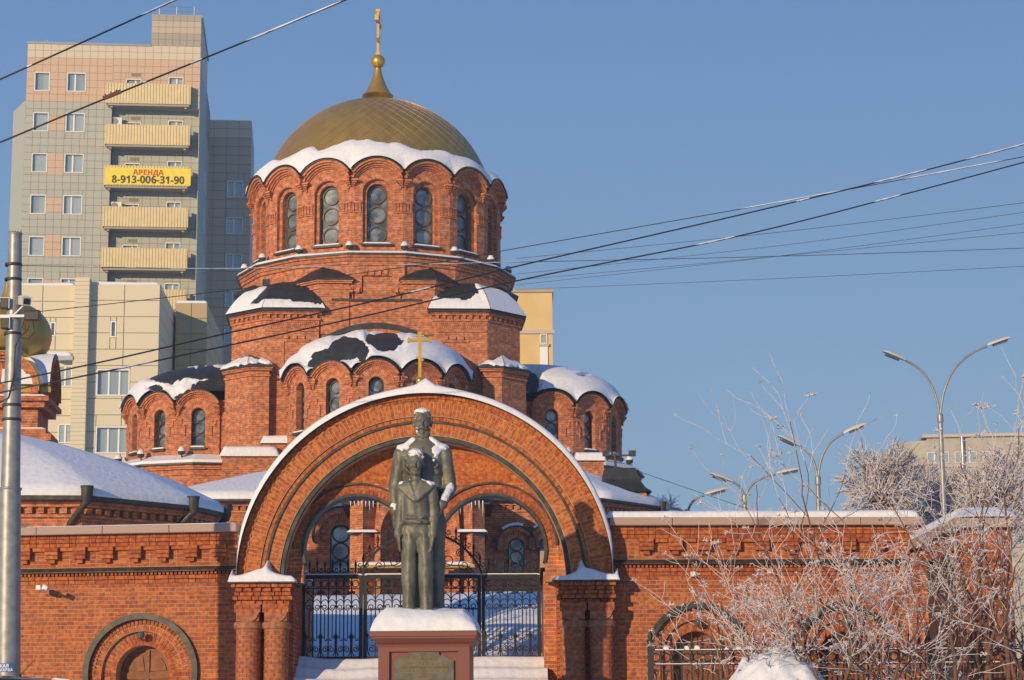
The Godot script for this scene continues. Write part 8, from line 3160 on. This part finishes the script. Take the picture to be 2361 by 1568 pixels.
# ---- ground, steps, courtyard drifts, snow heap
func build_ground() -> void:
	var gd := MB.new()
	var rows := []
	# one sheet: street level at the camera, rising to the walls, carrying on flat to the horizon
	var zs := [200.0, 20.0, 0.0, -20.0, -28.0, -34.0, -38.0, -41.0, -43.0, -60.0, -200.0, -2500.0]
	var hs := [0.0, 0.0, 0.0, 0.25, 0.7, 1.1, 1.25, 1.3, 1.4, 2.6, 3.0, 3.0]
	for j in zs.size():
		var row := []
		for x in [-1500.0, -60.0, -20.0, -8.0, 0.0, 8.0, 20.0, 60.0, 1500.0]: row.append(Vector3(x, hs[j], zs[j]))
		rows.append(row)
	gd.grid(rows, Vector2(1, 1), false, false)
	var gn := fin(gd, "ground", M.snow)
	tag(gn, "snow covered ground", "ground", "", "structure")
	# steps up to the gate under snow
	var st := MB.new()
	var x0 := P(676, 1520, 41.5).x
	var x1 := P(1262, 1520, 41.5).x
	var ytop := P(970, 1521, 42.4).y
	var sf := func(u: float, v: float) -> Vector3:
		var z := lerpf(-37.6, -43.2, v)
		var s := clampf((-z - 37.6) / 4.4, 0.0, 1.0)
		var ns := 9.0
		var fr := fposmod(s * ns, 1.0)
		var h := lerpf(1.25, ytop, (floor(s * ns) + smoothstep(0.25, 0.95, fr)) / ns) if s < 1.0 else ytop
		var x := lerpf(x0, x1, u)
		return Vector3(x, h + 0.05 * nz(x * 0.12, z * 0.12) + 0.03 * nz(x * 0.5, z * 0.4) + 0.06 * exp(-u * 14.0) , z)
	var r2 := []
	for j in 91:
		var row := []
		for i in 41: row.append(sf.call(i / 40.0, j / 90.0))
		r2.append(row)
	st.grid(r2)
	var so := fin(st, "steps", M.snow)
	tag(so, "snow covered steps leading up to the iron gate", "steps", "", "structure")
	# courtyard behind the gate: drifts rising towards the church
	var cy := MB.new()
	var r3 := []
	var hx0 := P(560, 1400, 44).x
	var hx1 := P(1400, 1400, 44).x
	var yc := P(970, 1362, 49.0).y
	for j in 61:
		var row := []
		var z := lerpf(-42.9, -71.0, pow(j / 60.0, 1.4))
		for i in 61:
			var x := lerpf(hx0 - 3.0, hx1 + 3.0, i / 60.0)
			var s := smoothstep(43.2, 49.5, -z)
			var h := lerpf(ytop - 0.04, yc, s) + 0.16 * nz(x * 0.05, z * 0.05) * s + 0.05 * nz(x * 0.2, z * 0.2)
			h += 0.30 * exp(-pow((x - P(1180, 1400, 45).x) / 1.4, 2.0) - pow((z + 46.0) / 2.0, 2.0))
			h -= 0.12 * smoothstep(50.0, 60.0, -z)
			row.append(Vector3(x, h, z))
		r3.append(row)
	cy.grid(r3)
	var co := fin(cy, "courtyard_snow", M.snow)
	tag(co, "deep snow drifts in the courtyard behind the iron gate", "snow", "", "structure")
	# snow heap in front of the fence
	var hp := MB.new()
	var r4 := []
	var hc := P(1768, 1568, 33.6)
	var k := 33.6 / F
	for j in 41:
		var row := []
		for i in 61:
			var x := lerpf(-240, 250, i / 60.0) * k
			var z := lerpf(1.4, -1.2, j / 40.0)
			var e := pow(maxf(0.0, 1.0 - pow(absf(x / (165 * k) if x < 0.0 else x / (205 * k)), 2.0) - pow(z / 1.35, 2.0)), 0.55)
			var h := e * (P(1775, 1484, 33.6).y - 1.15) * (0.94 + 0.05 * sin(x * 3.0))
			h += e * (0.28 * absf(nz(x * 1.3, z * 1.3, 7.0)) + 0.12 * nz(x * 0.6, z * 0.6, 2.0) + 0.10 * absf(nz(x * 4.0, z * 4.0)) - 0.08)
			row.append(Vector3(hc.x + x, 1.13 + h, hc.z + z))
		r4.append(row)
	hp.grid(r4)
	var ho := fin(hp, "snow_heap", M.snow)
	tag(ho, "lumpy heap of shovelled snow in front of the iron fence", "snow heap", "", "structure")
	# wing wall with a dark opening at the right end of the wall
	var wz := 41.0
	var w0 := P(2112, 1240, wz)
	var wn := thing("wing_wall", "brick wing wall with snowy coping and a dark doorway, at right angles to the boundary wall", "wall", Vector3(w0.x, 0, -wz))
	var yt := P(2235, 1218, 36.7).y
	var fx := P(2330, 1218, 36.7).x - w0.x
	var wl := MB.new()
	# left side with the doorway, front end
	var dz0 := 0.35; var dz1 := 3.55
	var dy := P(2150, 1290, 39.5).y
	wl.quad(Vector3(0, 1.0, 0), Vector3(0, 1.0, dz0), Vector3(0, yt, dz0), Vector3(0, yt, 0))
	wl.quad(Vector3(0, 1.0, dz1), Vector3(0, 1.0, 4.3), Vector3(0, yt, 4.3), Vector3(0, yt, dz1))
	wl.quad(Vector3(0, dy, dz0), Vector3(0, dy, dz1), Vector3(0, yt, dz1), Vector3(0, yt, dz0))
	wl.quad(Vector3(0, 1.0, 4.3), Vector3(fx, 1.0, 4.3), Vector3(fx, yt, 4.3), Vector3(0, yt, 4.3))
	wl.quad(Vector3(fx, 1.0, 4.3), Vector3(fx, 1.0, 0), Vector3(fx, yt, 0), Vector3(fx, yt, 4.3))
	wl.quad(Vector3(0, 1.0, dz0), Vector3(0.12, 1.0, dz0), Vector3(0.12, dy, dz0), Vector3(0, dy, dz0))
	wl.quad(Vector3(0.12, 1.0, dz1), Vector3(0, 1.0, dz1), Vector3(0, dy, dz1), Vector3(0.12, dy, dz1))
	wl.quad(Vector3(0, dy, dz0), Vector3(0.12, dy, dz0), Vector3(0.12, dy, dz1), Vector3(0, dy, dz1))
	fin(wl, "wall_face", M.cath_b, wn)
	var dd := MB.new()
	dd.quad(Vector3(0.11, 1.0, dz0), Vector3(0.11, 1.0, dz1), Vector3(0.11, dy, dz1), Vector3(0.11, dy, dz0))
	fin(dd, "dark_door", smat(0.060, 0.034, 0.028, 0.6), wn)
	var bs := BrickSet.new()
	lay(bs, 0.0, fx, yt - 2.6, yt, 4.31, nocut, 0.0772, 0.05)
	shuffle(bs.parts)
	emit_bricks(bs, wn, 300, BR, "w")
	var sb := BrickSet.new()
	var rows5 := 34
	for r in rows5:
		var y := yt - (r + 0.5) * 0.0772
		var z := 0.02 if r % 2 == 0 else -0.16
		var q := 0
		while z < 4.28:
			var w := 0.252 if q % 2 == 0 else 0.121
			var a := maxf(z, 0.0)
			var e := minf(z + w, 4.29)
			z += w + 0.0105; q += 1
			if e - a < 0.04: continue
			if y < dy and e > dz0 and a < dz1: continue
			sb.parts.append([Vector3(-0.0, y, (a + e) / 2), Vector3(0.03, 0.0667, e - a), Basis(), rng.randi()])
	emit_bricks(sb, wn, 120, BR, "w")
	var cp := MB.new()
	cp.bx(-0.16, fx + 0.16, yt + 0.003, yt + 0.16, -0.4, 4.46)
	fin(cp, "coping", M.coping, wn)
	var sn := MB.new()
	snow_ridge(sn, line_pts(Vector3(fx / 2, yt + 0.16, 4.44), Vector3(fx / 2, yt + 0.16, -0.4), 14), Vector3(1, 0, 0), fx + 0.28, 0.24, 3.0)
	fin(sn, "coping_snow", M.snow, wn)
func wall_snow(w: Node3D, px0: float, px1: float, py: float, h: float, sd: float) -> void:
	var a := L(w, px0, py)
	var b := L(w, px1, py)
	var m := MB.new()
	snow_ridge(m, line_pts(Vector3(a.x, 0.155, -0.22), Vector3(b.x, 0.155, -0.22), 60), Vector3(0, 0, -1), 0.74, h, sd)
	fin(m, "coping_snow", M.snow, w)
func build_all() -> void:
	build_ground()
	build_gateway()
	var lw := build_wall("brick_wall", "brick boundary wall with a single wooden door, joining the gateway beside the camera pole", -60, 550, 41.3, deg_to_rad(-8), 300, 1232, [[325, 1552, 131, true]], 315)
	wall_snow(lw, 60, 548, 1215, 0.035, 1.0)
	var rw := build_wall("brick_wall", "brick boundary wall with two hooded doorways behind the iron fence and frosted shrubs", 1404, 2125, 41.0, deg_to_rad(2.5), 1750, 1213, [[1610, 1512, 120, false], [1948, 1512, 120, false]], 1489)
	wall_snow(rw, 1395, 2120, 1200, 0.16, 2.0)
	build_cathedral()
	build_narthex()
	build_tower()
	build_cream()
	build_far()
	build_chapel()
	build_annex()
	build_statue()
	build_pedestal()
	build_gate()
	build_fence()
	build_street()
	build_trees()
